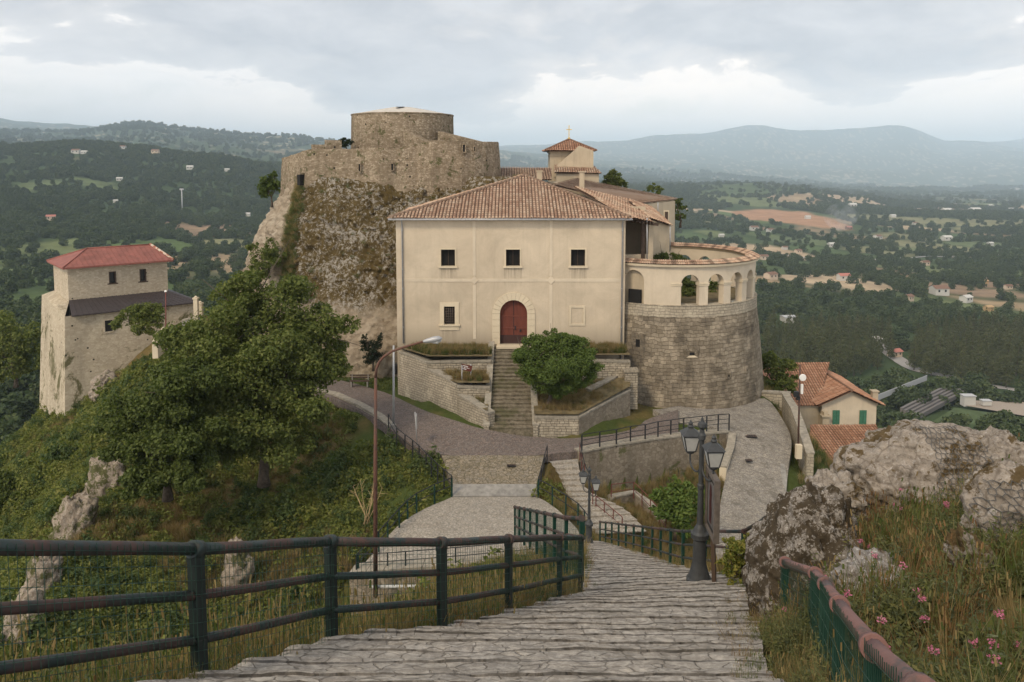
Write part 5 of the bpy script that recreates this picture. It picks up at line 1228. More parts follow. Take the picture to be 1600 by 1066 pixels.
# ------------------------------------------------------------------ terraces and staircase in front of the palazzo
def run_wall(name, label, P, th, mat, capmat=None, cat='wall', cap=0.12, group=None, back_low=None, seg=0.8, parent=None, disp=0.02):
    """a wall along P = [(x, y, ztop, zbot)]; thickness to the left of travel"""
    P = [Vector(p) if len(p) == 4 else p for p in P]; m = MB(); c = MB(); s = 0
    Q = []
    for i, p in enumerate(P):
        a = P[max(i - 1, 0)]; b = P[min(i + 1, len(P) - 1)]; d = Vector((b[0] - a[0], b[1] - a[1])).normalized(); Q.append(Vector((p[0] - d.y * th, p[1] + d.x * th)))
    for i in range(len(P) - 1):
        p, q = P[i], P[i + 1]; l = math.hypot(q[0] - p[0], q[1] - p[1]); k = max(1, int(l / seg))
        for j in range(k):
            u0, u1 = j / k, (j + 1) / k
            A = [p[h] + (q[h] - p[h]) * u0 for h in range(4)]; B = [p[h] + (q[h] - p[h]) * u1 for h in range(4)]
            a2 = Q[i].lerp(Q[i + 1], u0); b2 = Q[i].lerp(Q[i + 1], u1); sa, sb = s + l * u0, s + l * u1
            m.face([(A[0], A[1], A[3]), (B[0], B[1], B[3]), (B[0], B[1], B[2]), (A[0], A[1], A[2])], 0, [(sa, A[3]), (sb, B[3]), (sb, B[2]), (sa, A[2])])
            m.face([(b2.x, b2.y, B[3]), (a2.x, a2.y, A[3]), (a2.x, a2.y, A[2]), (b2.x, b2.y, B[2])], 0, [(sb, B[3]), (sa, A[3]), (sa, A[2]), (sb, B[2])])
            m.face([(A[0], A[1], A[2]), (B[0], B[1], B[2]), (b2.x, b2.y, B[2]), (a2.x, a2.y, A[2])], 0, [(sa, 0), (sb, 0), (sb, th), (sa, th)])
            if capmat:
                o = 0.05; da = Vector((A[0] - a2.x, A[1] - a2.y)).normalized() * o; db = Vector((B[0] - b2.x, B[1] - b2.y)).normalized() * o; g = 0.012
                d = Vector((B[0] - A[0], B[1] - A[1])); ln = max(d.length, 1e-6); d = d / ln * min(g, ln * .2)
                T0 = [(A[0] + da.x + d.x, A[1] + da.y + d.y, A[2]), (B[0] + db.x - d.x, B[1] + db.y - d.y, B[2]), (b2.x - db.x - d.x, b2.y - db.y - d.y, B[2]), (a2.x - da.x + d.x, a2.y - da.y + d.y, A[2])]
                hh = cap * random.uniform(0.9, 1.1); T1 = [(x, y, z + hh) for x, y, z in T0]; c.face(T1)
                for e in range(4): c.face([T0[e], T0[(e + 1) % 4], T1[(e + 1) % 4], T1[e]])
        s += l
    for e in (0, -1):
        p, q = P[e], Q[e]; f_ = [(p[0], p[1], p[3]), (q.x, q.y, p[3]), (q.x, q.y, p[2]), (p[0], p[1], p[2])]; m.face(f_[::-1] if e == 0 else f_, 0, [(0, p[3]), (th, p[3]), (th, p[2]), (0, p[2])])
    if parent is not None:
        o = m.build(name, [mat], parent)
    else:
        o = m.build(name, [mat]); tag(o, label, cat, group)
    if capmat: c.build('coping', [capmat], o)
    return o
def W4(px, py, d, pyb): a = at(px, py, d); return (a.x, a.y, a.z, at(px, pyb, d).z)
def terraces():
    # left flank wall in three falling stretches
    run_wall('retaining_wall', 'long pale stone wall stepping down from the facade to the staircase, road side', [W4(621, 550, 57.2, 640), W4(640, 556, 56.0, 640), W4(668, 569, 54.3, 655)][0:3] + [W4(669, 579, 54.2, 655), W4(690, 589, 53.0, 660), W4(714, 604, 51.8, 670), W4(715, 617, 51.7, 670), W4(740, 633, 50.3, 680), W4(763, 648, 49.1, 690)], 0.5, M_retain, M_cap, cap=0.13)
    y1 = 54.2
    run_wall('retaining_wall', 'upper short terrace wall of pale stone left of the staircase', [W4(668, 568, y1, 600), W4(768, 566, y1, 600)], 0.45, M_retain, M_cap)
    y2 = 51.6
    run_wall('retaining_wall', 'lower short terrace wall of pale stone left of the staircase, behind the road sign', [W4(714, 606, y2, 640), W4(766, 608, y2, 640)], 0.45, M_retain, M_cap)
    # right: front wall below the tree, its long returning side, and the stepped parapets behind
    run_wall('retaining_wall', 'low pale stone wall under the round tree beside the staircase foot', [W4(835, 654, 49.0, 695), W4(904, 655, 49.0, 698)], 0.5, M_retain, M_cap, cap=0.14)
    run_wall('retaining_wall', 'grey rubble wall running back from the terrace corner towards the bastion', [W4(904.5, 654, 49.0, 700), W4(935, 637, 50.6, 700), W4(965, 621, 52.2, 700), W4(985, 611, 53.4, 690)], 0.5, M_rubble_wall, M_cap, cap=0.12)
    run_wall('retaining_wall', 'sloping stone parapet on the terrace to the right of the round tree', [W4(922, 611, 52.4, 650), W4(950, 598, 53.8, 640), W4(974, 584, 55.2, 630)], 0.4, M_retain, M_cap)
    run_wall('retaining_wall', 'upper short terrace wall of pale stone right of the staircase, under the facade', [W4(832, 562, 54.6, 610), W4(985, 567, 54.6, 610)], 0.45, M_retain, M_cap)
    a = at(985, 586, 54.4); m = MB(); m.box((a.x, a.y, a.z - 1.0), (0.9, 0.9, 2.6)); m.box((a.x, a.y, a.z + 0.36), (1.05, 1.05, 0.14)); tag(m.build('stone_pier', [M_retain]), 'square stone pier closing the terrace below the right drainpipe', 'pier')
    # earth of the terraces
    def bed(P):
        m = MB(); m.face([tuple(p) for p in P]); return m
    z1 = at(700, 553, 55).z; z2 = at(720, 590, 53).z; z3 = at(745, 632, 50.5).z
    xl = at(622, 550, 57).x; xs = at(769, 560, 55).x
    b = MB()
    for zz, y0, y1_, xa, xb, xa2 in ((z1, 54.3, 57.0, at(669, 570, 54.2).x, xs, xl), (z2, 51.7, 54.3, at(715, 605, 51.7).x, xs - .1, at(669, 580, 54.2).x), (z3, 49.2, 51.7, at(762, 650, 49.2).x, xs - .15, at(716, 617, 51.7).x)):
        b.face([(xa, y0, zz), (xb, y0, zz), (xb, y1_, zz), (xa2, y1_, zz)])
    xr = at(835, 640, 49).x; zr = at(870, 637, 50.5).z
    b.face([(xr, 49.1, zr), (at(904, 650, 49).x, 49.1, zr), (at(985, 611, 53.4).x, 53.4, zr + .6), (at(985, 600, 54.6).x, 54.7, zr + 0.9), (xr, 54.7, zr + 0.6)])
    b.face([(xr - .1, 54.7, z1), (at(985, 567, 54.6).x, 54.7, z1), (at(978, 560, 57).x, 57, z1), (xr - .1, 57, z1)])
    struct(b.build('terrace_ground', [M_dry_earth]))
    return z1, z2, z3, zr
TZ = terraces()
def staircase():
    a0 = at(764, 672, 49.0); a1 = at(833, 673, 49.0); zt = at(800, 541, 56.6).z; n = 22; y0, y1 = 49.0, 56.7; z0 = a0.z
    xl0, xr0 = a0.x, a1.x; xl1, xr1 = at(771.5, 540, 56.6).x, at(826, 540, 56.6).x
    t = thing('staircase', 'straight worn stone staircase climbing from the road to the red door', 'stairs', ((xl0 + xr0) / 2, y0, z0))
    m = MB()
    for k in range(n):
        ya = y0 + (y1 - y0) * k / n; yb_ = y0 + (y1 - y0) * (k + 1) / n; za = z0 + (zt - z0) * k / n; zb_ = z0 + (zt - z0) * (k + 1) / n; u = k / n
        xl = xl0 + (xl1 - xl0) * u; xr = xr0 + (xr1 - xr0) * u; j = random.uniform(-0.012, 0.012)
        m.box(((xl + xr) / 2, ya + 0.02 + j, zb_ - 0.035), (xr - xl, 0.05 + 0.0, 0.07), mi=0)
        m.box(((xl + xr) / 2, (ya + yb_) / 2 + 0.045, (zb_ + za - 0.8) / 2), (xr - xl - 0.01, yb_ - ya + 0.03, zb_ - za + 0.8), mi=0)
    m.build('steps', [M_stairs_moss], t)
    for sx_, xa, xb in ((-1, xl0, xl1), (1, xr0, xr1)):
        P = []
        for k in range(12):
            u = k / 11; P.append((xa + (xb - xa) * u + (0 if sx_ < 0 else 0.0), y0 - 0.1 + (y1 - y0) * u, z0 + 0.28 + (zt - z0) * u, z0 - 0.9 + (zt - z0) * u * 0.8))
        if sx_ > 0: P = [(p[0] + 0.32, p[1], p[2], p[3]) for p in P]
        run_wall('parapet', None, P, 0.32, M_retain, M_cap, cap=0.1, parent=t, seg=0.7)
def stairs_moss():
    m, T, b = newmat('mossy_steps', 0.95, 0.1); oc = T.n('ShaderNodeTexCoord').outputs['Object']
    f = T.noise(oc, 4.0, 6, 0.7); g = T.noise(oc, 0.9, 5, 0.65)
    col = T.mix(T.ramp(f, [(0.35, 0.0), (0.65, 1.0)]), (0.10, 0.083, 0.058), (0.26, 0.22, 0.16))
    col = T.mix(T.math('MULTIPLY', T.ramp(g, [(0.48, 0.0), (0.62, 1.0)]), 0.6), col, (0.085, 0.085, 0.035))
    T.set(b.inputs['Base Color'], col); T.set(b.inputs['Normal'], T.bump(f, 0.5, 0.03)); return m
M_stairs_moss = stairs_moss()
staircase()

# ------------------------------------------------------------------ walls along the roads
run_wall('retaining_wall', 'rough rubble wall holding up the road below the black railing', [W4(907, 708, 45.9, 790), W4(960, 697, 47.3, 790), W4(1020, 688, 48.9, 780), W4(1080, 681, 50.3, 760), W4(1142, 676, 51.9, 740)], 0.6, M_rubble_wall, M_cap, cap=0.1)
run_wall('road_kerb', 'pale stone kerb wall along the outer bend of the road', [W4(478, 609, 57.2, 660), W4(520, 617, 55.6, 665), W4(560, 634, 53.0, 690), W4(590, 652, 50.8, 700), W4(609, 668, 49.2, 720)], 0.4, M_retain, M_cap, cat='kerb wall', cap=0.1)
run_wall('parapet_wall', 'pale parapet wall along the outer side of the lane by the lamp pole', [W4(1272, 710, 49.5, 780), W4(1262, 680, 51.2, 750), W4(1247, 640, 54.5, 700), W4(1232, 616, 58.0, 670)], 0.45, M_band, M_cap, cat='wall', cap=0.1)
run_wall('parapet_wall', 'low pale wall closing the lane end beneath the bastion', [W4(1236, 614, 59.0, 650), W4(1182, 611, 60.0, 650)], 0.45, M_band, M_cap, cat='wall', cap=0.1)
run_wall('garden_wall', 'low curved kerb on the inner side of the lane near the boulders', [W4(1213, 830, 43.6, 900), W4(1226, 790, 45.6, 860), W4(1230, 750, 48.0, 800), W4(1226, 725, 49.6, 780)], 0.3, M_concrete, None, cat='kerb')
run_wall('retaining_wall', 'broken stone wall under the near edge of the cobbled landing', [W4(546, 898, 34.3, 1010), W4(600, 894, 34.0, 1010), W4(690, 888, 33.8, 1000), W4(790, 880, 33.6, 960), W4(905, 868, 33.4, 900)], 0.7, M_rubble_wall, M_cap, cap=0.14)
run_wall('stone_kerb', 'concrete kerb under the green railing along the cobbled landing', [W4(700, 780, 41.6, 830), W4(666, 796, 40.1, 840), W4(630, 817, 38.4, 860), W4(600, 848, 36.7, 900), W4(566, 886, 34.8, 940)], 0.3, M_concrete, None, cat='kerb')
run_wall('retaining_wall', 'curving white-topped wall beside the little sunken steps', [W4(935, 800, 41.6, 850), W4(960, 778, 43.4, 830), W4(990, 772, 44.2, 820), W4(1012, 790, 43.0, 840), W4(1030, 815, 41.4, 860)], 0.35, M_rubble_wall, M_cap, cap=0.1)
a_ = at(1135, 700, 49.5); run_wall('retaining_wall', 'short white rounded wall end where railing meets the lane', [W4(1140, 678, 51.7, 740), W4(1136, 700, 50.0, 750), W4(1124, 730, 47.6, 770)], 0.4, M_trim, M_cap, cap=0.1)

# ------------------------------------------------------------------ stone tower house on the left spur
def tower_house():
    t = thing('tower_house', 'tall stone tower house with red hipped metal roof on the left spur', 'house', (-38, 76, -22))
    F0 = at(106, 490, 71.0); 
    def PX(px, py, d): return at(px, py, d)
    zt = PX(105, 418, 71.0).z; zm = PX(105, 478, 71).z; zb = PX(120, 640, 70).z
    c = Vector(PX(105, 418, 71.0)); rgt = Vector(PX(261, 410, 76.5)); lft = Vector(PX(75, 416, 75.0))
    c.z = rgt.z = lft.z = 0; ux = (rgt - c); lx = ux.length; ux.normalize(); uy = V(-ux.y, ux.x, 0); ly = 6.2
    # upper storey
    up = MB()
    def Pw(a, b, z): q = c + ux * a + uy * b; return (q.x, q.y, z)
    wx = [((484 + (0)) , 0)]
    def on_face(px, py):
        # where a sight line meets the long face
        d0 = 71.0
        for k in range(800):
            q = at(px, py, 69 + k * 0.012); rel = V(q.x, q.y, 0) - c
            if rel.dot(uy) > 0: return rel.dot(ux), q.z
        return 0, 0
    w1 = on_face(170.5, 443); w1b = on_face(181, 424); w2 = on_face(218.5, 440); w2b = on_face(228, 420)
    ops = [((w1[0] + w1b[0]) / 2, (w1b[0] - w1[0]) / 2, w1[1], w1b[1], False), ((w2[0] + w2b[0]) / 2, (w2b[0] - w2[0]) / 2, w2[1], w2b[1], False)]
    arch_wall(up, lambda s, d, z: Pw(s, d, z), 0, lx, zm - 1.5, zt, ops, 0.5, 0, ds=1.5)
    for A, B in (((lx, 0.5), (lx, ly)), ((lx, ly), (0, ly)), ((0, ly), (0, 0.5))):
        up.face([Pw(*A, zm - 1.5), Pw(*B, zm - 1.5), Pw(*B, zt), Pw(*A, zt)], 0)
    up.face([Pw(.1, 1.4, zm - 1.5), Pw(lx - .1, 1.4, zm - 1.5), Pw(lx - .1, 1.4, zt), Pw(.1, 1.4, zt)], 1)
    up.build('upper_wall', [M_tower_stone, M_dark], t)
    for (cc, hw, z0, z1, _) in ops:
        g = MB(); g.face([Pw(cc - hw, .3, z0), Pw(cc + hw, .3, z0), Pw(cc + hw, .3, z1), Pw(cc - hw, .3, z1)]); w_ = g.build('window', [M_glass], t)
        g = MB(); rz = math.atan2(ux.y, ux.x)
        for s_, z_, w__, h__ in ((cc - hw + .04, (z0 + z1) / 2, .08, z1 - z0), (cc + hw - .04, (z0 + z1) / 2, .08, z1 - z0), (cc, z0 - .05, 2 * hw + .3, .1), (cc, z1 - .04, 2 * hw, .08)): g.box(Pw(s_, .12, z_), (w__, .3, h__), rz=rz)
        g.build('frame', [M_wood], w_)
    # hipped sheet roof with standing seams; one rusty-white hip
    o = 0.45; rz0 = zt + 0.02; zr = PX(125, 391, 73.5).z; E = [(-o, -o), (lx + o, -o), (lx + o, ly + o), (-o, ly + o)]; r0, r1 = (2.3, ly / 2), (lx - 0.6, ly / 2)
    rf = MB()
    for q in ([Pw(*E[0], rz0), Pw(*E[1], rz0), Pw(*r1, zr), Pw(*r0, zr)], [Pw(*E[2], rz0), Pw(*E[3], rz0), Pw(*r0, zr), Pw(*r1, zr)], [Pw(*E[3], rz0), Pw(*E[0], rz0), Pw(*r0, zr)]): rf.face(q, 0)
    rf.face([Pw(*E[1], rz0), Pw(*E[2], rz0), Pw(*r1, zr)], 1)
    for i in range(4): a = Vector(Pw(*E[i], rz0)); b = Vector(Pw(*E[(i + 1) % 4], rz0)); rf.face([a - V(0, 0, .14), b - V(0, 0, .14), b, a], 0)
    rf.face([Pw(*e, rz0 - 0.14) for e in E][::-1], 0)
    for k in range(1, 22):
        s_ = -o + (lx + 2 * o) * k / 22; u = 1.0
        if s_ < r0[0]: u = (s_ + o) / (r0[0] + o)
        if s_ > r1[0]: u = (lx + o - s_) / (lx + o - r1[0])
        a = Vector(Pw(s_, -o, rz0 + 0.02)); b = Vector(Pw(s_, -o + (ly / 2 + o) * u, rz0 + (zr - rz0) * u + 0.02)); rf.bar(a, b, 0.05, 0.05, 0)
    for e, q in ((E[0], r0), (E[3], r0)): rf.tube([Pw(*e, rz0 + .03), Pw(*q, zr + .03)], 0.07, 6, 0)
    rf.tube([Pw(*r0, zr + .03), Pw(*r1, zr + .03)], 0.07, 6, 0); rf.tube([Pw(*E[1], rz0 + .05), Pw(*r1, zr + .05)], 0.12, 6, 1)
    rf.build('roof', [M_metal_roof, M_peeling], t)
    # lower storey: battered, with the dark lean-to roof along the front
    dl = 3.4; zl = PX(122, 489, 69.4).z; lw = MB(); hb = (0.0 - (zb - 3))
    q0 = [(-1.0, -dl), (lx + 1.6, -dl), (lx + 1.6, ly + .5), (-1.0, ly + .5)]; zsh = PX(62, 465, 74).z; zrx = zm + 0.35
    base = [(-1.7, -dl - 1.0), (lx + 2, -dl - 1.0), (lx + 2, ly + 1), (-1.7, ly + 1)]
    def side(A, B, a, b, za, zb_, n=14, mi=0):
        for k in range(n):
            u0, u1 = k / n, (k + 1) / n
            def L(p, q, u): return (p[0] + (q[0] - p[0]) * u, p[1] + (q[1] - p[1]) * u)
            z00 = (zb - 3) + (za - zb + 3) * u0; z01 = (zb - 3) + (za - zb + 3) * u1; z10 = (zb - 3) + (zb_ - zb + 3) * u0; z11 = (zb - 3) + (zb_ - zb + 3) * u1
            lw.face([Pw(*L(a, A, u0), z00), Pw(*L(b, B, u0), z10), Pw(*L(b, B, u1), z11), Pw(*L(a, A, u1), z01)], mi)
    side(q0[0], q0[1], base[0], base[1], zl, zl); side(q0[1], q0[2], base[1], base[2], zl, zl); side(q0[2], q0[3], base[2], base[3], zsh, zsh); side(q0[3], q0[0], base[3], base[0], zsh, zl)
    # shoulder of the left side up to the upper storey
    lw.face([Pw(*q0[3], zsh), Pw(*q0[0], zl), Pw(0, 0, zrx), Pw(0, ly, zrx + 0.3)], 0); lw.face([Pw(*q0[0], zl), Pw(-1.0, 0, zl + (zrx - zl) * 0.8), Pw(0, 0, zrx)], 0)
    lw.build('lower_wall', [M_tower_low], t)
    dr = MB(); a, b, cc, d = Pw(-0.55, -dl - 0.35, zl + 0.05), Pw(lx + 1.9, -dl - 0.35, zl + 0.05), Pw(lx + 0.02, -0.01, zrx + 0.15), Pw(-0.02, -0.01, zrx + 0.15); dr.face([a, b, cc, d]); dr.face([Vector(a) - V(0, 0, .1), Vector(b) - V(0, 0, .1), b, a])
    e = Pw(lx + 1.9, ly + .5, zl + .05); g_ = Pw(lx + .02, ly, zrx + .15); dr.face([b, e, g_, cc])
    for k in range(1, 24): s_ = k / 24; p = Vector(a).lerp(Vector(b), s_); q = Vector(d).lerp(Vector(cc), s_); dr.bar(p + V(0, 0, .02), q + V(0, 0, .02), 0.04, 0.04)
    dr.build('lean_to_roof', [M_dark_roof], t)
    # lower window in the front
    q = None
    for k in range(900):
        p = at(169.5, 509, 66 + k * 0.01); rel = V(p.x, p.y, 0) - c; u = (p.z - (zb - 3)) / (zl - zb + 3); yl = -dl - 1.0 + (1.0) * u
        if rel.dot(uy) > yl: q = (rel.dot(ux), rel.dot(uy), p.z); break
    if q:
        g = MB(); rz = math.atan2(ux.y, ux.x); g.box(Pw(q[0], q[1] - 0.03, q[2]), (0.62, 0.12, 1.0), rz=rz, mi=0); w_ = g.build('window', [M_dark], t)
        g = MB()
        for s_, z_, w__, h__ in ((-.38, 0, .14, 1.15), (.38, 0, .14, 1.15), (0, .57, .9, .14), (0, -.57, .9, .14)): g.box(Pw(q[0] + s_, q[1] - 0.05, q[2] + z_), (w__, .16, h__), rz=rz)
        g.build('frame', [M_tower_stone], w_)
def peeling():
    m, T, b = newmat('peeling_sheet', 0.6, 0.2); oc = T.n('ShaderNodeTexCoord').outputs['Object']; f = T.noise(oc, 2.4, 6, 0.75, 0.6)
    T.set(b.inputs['Base Color'], T.mix(T.ramp(f, [(0.46, 0.0), (0.52, 1.0)]), (0.33, 0.12, 0.07), (0.55, 0.48, 0.38))); return m
M_peeling = peeling()
tower_house()

# ------------------------------------------------------------------ house with green shutters on the right
def shutter_house():
    t = thing('house', 'cream gabled house with orange tiled roof and green shutters below the lane', 'house', at(1330, 690, 72))
    D = 72.0; g0 = at(1280, 632, D); g1 = at(1374, 632, D); gm = at(1327, 611, D); x0, x1 = g0.x + .25, g1.x - .25; zl = at(1300, 700, D).z; y1 = D + 9; xl = at(1238, 600, D).x - 4
    m = MB(); ze = g0.z + 0.1; zg = gm.z
    m.face([(x0, D, zl - 4), (x1, D, zl - 4), (x1, D, ze), ((x0 + x1) / 2, D, zg), (x0, D, ze)]); m.face([(x0, D + 9, zl - 4), (x0, D, zl - 4), (x0, D, ze), (x0, D + 9, ze)]); m.face([(x1, D, zl - 4), (x1, D + 9, zl - 4), (x1, D + 9, ze), (x1, D, ze)])
    m.face([(x1, D + 9, zl - 4), (x0, D + 9, zl - 4), (x0, D + 9, ze), ((x0 + x1) / 2, D + 9, zg), (x1, D + 9, ze)])
    m.build('wall', [M_plaster], t)
    # roof: ridge runs back from the gable
    rg = V((x0 + x1) / 2, D - .45, zg + .12); rgb = V((x0 + x1) / 2, D + 9.4, zg + .12); el = V(x0 - .5, D - .45, ze - .12); er = V(x1 + .5, D - .45, ze - .12)
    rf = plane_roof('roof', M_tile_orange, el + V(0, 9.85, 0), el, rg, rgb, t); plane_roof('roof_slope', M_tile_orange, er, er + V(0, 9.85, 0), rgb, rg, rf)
    ridge('ridge_tiles', M_tile_orange, [rg + V(0, 0, .05), rgb + V(0, 0, .05)], rf, .12)
    # the main body's long roof, rising to the left behind
    A = at(1246, 640, 71.0); B = at(1283, 634, 71.4); top = at(1252, 591, 77)
    plane_roof('roof', M_tile_orange, V(xl, D + .3, ze - .3), V(x0 - .2, D + .3, ze - .3), V(x0 + 3.2, D + 6.5, zg + 0.95), V(xl, D + 6.5, zg + 0.95), t)
    plane_roof('roof', M_tile_orange, V(x1 + .3, D + 12.7, ze - .3), V(xl, D + 12.7, ze - .3), V(xl, D + 6.5, zg + .95), V(x0 + 3.2, D + 6.5, zg + .95), t)
    m = MB(); m.box(((xl + x0) / 2, D + 6, (ze + zl - 4) / 2 - .2), (x0 - xl - .1, 11, ze - zl + 4)); m.build('side_wall', [M_plaster2], t)
    for px0, px1 in ((1300, 1312), (1342, 1354)):
        a = at(px0, 663, D); b = at(px1, 641, D); g = MB(); cx = (a.x + b.x) / 2; cz = (a.z + b.z) / 2; w, h = b.x - a.x, b.z - a.z
        for sg in (-1, 1):
            g.box((cx + sg * w / 4, D - .05, cz), (w / 2 - .03, .07, h))
            for k in range(9): g.box((cx + sg * w / 4, D - .09, cz - h / 2 + .12 + k * (h - .24) / 8), (w / 2 - .14, .03, .05))
        o = g.build('shutter', [M_green_paint], t)
        g = MB(); g.box((cx, D - .03, cz - h / 2 - .06), (w + .2, .2, .1)); g.build('sill', [M_trim], o)
    # niche-like bracket chimney on the gable, stack on the ridge's end
    a = at(1290, 657, D - .4); g = MB(); g.box((a.x, D - .25, a.z - .5), (.62, .5, 1.6)); g.box((a.x, D - .3, a.z + .42), (.86, .7, .12)); g.box((a.x, D - .27, a.z + .62), (.4, .4, .3)); g.build('chimney', [M_plaster2], t)
    a = at(1366, 622, D + 1); g = MB(); g.box((a.x, D + 1, a.z), (.5, .5, 1.3)); g.box((a.x, D + 1, a.z + .68), (.66, .66, .1)); g.build('chimney', [M_plaster2], t)
    # lower roof in front
    t2 = thing('house', 'low house showing only its orange tiled roof, below the green-shuttered one', 'house', at(1320, 740, 66))
    A = at(1268, 664, 69); B = at(1366, 664, 69); Cc = at(1380, 750, 62); Dd = at(1255, 712, 64)
    plane_roof('roof', M_tile_orange, at(1262, 740, 61.5), at(1400, 740, 61.5), V(at(1368, 664, 69).x, 69, at(1318, 664, 69).z), V(at(1266, 664, 69).x, 69, at(1318, 664, 69).z), t2)
    m = MB(); a = at(1270, 740, 61.8); b = at(1395, 740, 61.8); m.box(((a.x + b.x) / 2, 65.4, a.z - 2.3), (b.x - a.x - .8, 7, 4.4)); m.build('wall', [M_plaster2], t2)
shutter_house()

# ================================================================== VEGETATION
M_leaf = leafmat('broad_leaves', (0.048, 0.066, 0.014), (0.098, 0.122, 0.026), (0.175, 0.185, 0.05), 0.3, 0.5)
M_leaf_jun = leafmat('juniper_leaves', (0.05, 0.078, 0.015), (0.095, 0.138, 0.028), (0.155, 0.195, 0.045), 0.25, 1.2)
M_leaf_dark = leafmat('dark_leaves', (0.008, 0.014, 0.005), (0.014, 0.024, 0.008), (0.024, 0.038, 0.012), 0.12, 0.7)
M_ivy = leafmat('bramble_leaves', (0.078, 0.100, 0.020), (0.155, 0.170, 0.036), (0.25, 0.225, 0.07), 0.3, 0.25)
M_weed = leafmat('weed_leaves', (0.04, 0.065, 0.02), (0.075, 0.105, 0.032), (0.13, 0.15, 0.05), 0.3, 0.8)
M_dry = leafmat('dry_grass', (0.16, 0.105, 0.045), (0.26, 0.185, 0.085), (0.36, 0.28, 0.15), 0.3, 0.7, 0.9)
M_grass = leafmat('green_grass', (0.05, 0.07, 0.02), (0.09, 0.11, 0.03), (0.17, 0.16, 0.055), 0.3, 0.7, 0.8)
M_far_leaf = leafmat('far_leaves', (0.030, 0.046, 0.017), (0.060, 0.084, 0.030), (0.105, 0.122, 0.046), 0.25, 0.004)
M_pine_leaf = leafmat('pine_needles', (0.048, 0.058, 0.018), (0.085, 0.092, 0.032), (0.125, 0.125, 0.048), 0.2, 0.02)
M_yleaf = leafmat('yellowing_leaves', (0.07, 0.10, 0.02), (0.13, 0.155, 0.03), (0.28, 0.23, 0.05), 0.3, 1.5)
M_pink = leafmat('pink_petals', (0.42, 0.10, 0.19), (0.55, 0.17, 0.28), (0.62, 0.27, 0.36), 0.3, 2.0)
M_bark = flat('bark', (0.085, 0.065, 0.048), 0.95, var=0.5, scale=6, bump=0.6)
M_stem = flat('green_stem', (0.09, 0.10, 0.04), 0.9, var=0.3, scale=8)

def quads(P, N, L, Wd, g, tilt=0.7, fold=0.0):
    """leaf blades at P, facing roughly N: rhombus quads"""
    n = len(P); Nn = N + g.normal(size=(n, 3)) * tilt; Nn /= np.linalg.norm(Nn, axis=1)[:, None]
    A = np.cross(Nn, g.normal(size=(n, 3))); A /= np.linalg.norm(A, axis=1)[:, None]; B = np.cross(Nn, A)
    L = np.broadcast_to(np.asarray(L, float), (n,))[:, None]; Wd = np.broadcast_to(np.asarray(Wd, float), (n,))[:, None]
    V_ = np.stack([P - A * L * .5, P + B * Wd * .5 + Nn * L * 0.06, P + A * L * .5 - Nn * L * 0.08, P - B * Wd * .5 + Nn * L * 0.06], 1).reshape(-1, 3)
    return V_, np.arange(4 * n).reshape(n, 4)
def bushy(lobes, g, k=7, rel=(0.32, 0.5)):
    """break each big lobe into leafy sprays standing out of its surface"""
    out = []
    for (x, y, z, a, b, c) in lobes:
        out.append((x, y, z, a * .72, b * .72, c * .72))
        for _ in range(k):
            d = g.normal(size=3); d[2] = d[2] * .8 + .15; d /= np.linalg.norm(d); r = a * g.uniform(*rel); f = g.uniform(.68, .95)
            out.append((x + d[0] * a * f, y + d[1] * b * f, z + d[2] * c * f, r, r, r * .62))
    return out
def lobes_cloud(lobes, n, L, Wd, g, shell=(0.72, 1.03), hole=0.0, hs=0.8, out=0.6):
    """leaves through the outer part of several ellipsoids; noise leaves gaps"""
    lob = np.array(lobes, float); vol = (lob[:, 3] * lob[:, 4] + lob[:, 4] * lob[:, 5] + lob[:, 3] * lob[:, 5]); pick = g.choice(len(lob), n, p=vol / vol.sum())
    d = g.normal(size=(n, 3)); d /= np.linalg.norm(d, axis=1)[:, None]; r = g.uniform(shell[0], shell[1], n)
    P = lob[pick, :3] + d * lob[pick, 3:6] * r[:, None]; N = d * out + np.array((0, 0, 0.5))
    P += 0.10 * lob[pick, 3:6].mean(1)[:, None] * np.stack([fbm(P[:, 0], P[:, 1], P[:, 2] + 31 * k, 1.1 / max(0.3, lob[:, 3].mean()) , 3) for k in range(3)], -1)
    if hole > -9:
        keep = fbm(P[:, 0], P[:, 1], P[:, 2], hs, 3) > hole; P, N = P[keep], N[keep]
    m = len(P); sz = g.uniform(0.65, 1.3, m)
    return quads(P, N, L * sz, Wd * sz, g)
def limbs(base, tips, r0, g, bend=0.25, mb=None, split=0.35):
    m = mb or MB(); base = Vector(base); top = sum((Vector(t) for t in tips), Vector()) / len(tips); fork = base.lerp(top, split); fork.x = base.x + (top.x - base.x) * .3; fork.y = base.y + (top.y - base.y) * .3
    m.tube([base - V(0, 0, .4), base + V(0, 0, .1), base.lerp(fork, .5) + V(g.normal() * .08, g.normal() * .08, 0), fork], [r0 * 1.5, r0 * 1.1, r0 * .92, r0 * .85], 10)
    for t in tips:
        t = Vector(t); mid = fork.lerp(t, .5) + V(g.normal(), g.normal(), abs(g.normal())) * bend * (t - fork).length * .4; pr = []
        pts = [fork.lerp(mid, 0.0), fork.lerp(mid, .5), mid, mid.lerp(t, .5) + V(g.normal(), g.normal(), 0) * .08, t]
        m.tube(pts, [r0 * .6, r0 * .5, r0 * .38, r0 * .24, r0 * .08], 7)
        for _ in range(3):
            u = g.uniform(.4, .95); s = mid.lerp(t, u); e = s + V(g.normal(), g.normal(), g.normal() + .4) * (t - fork).length * .22; m.tube([s, s.lerp(e, .5) + V(0, 0, .05), e], [r0 * .2, r0 * .13, r0 * .05], 5)
    return m
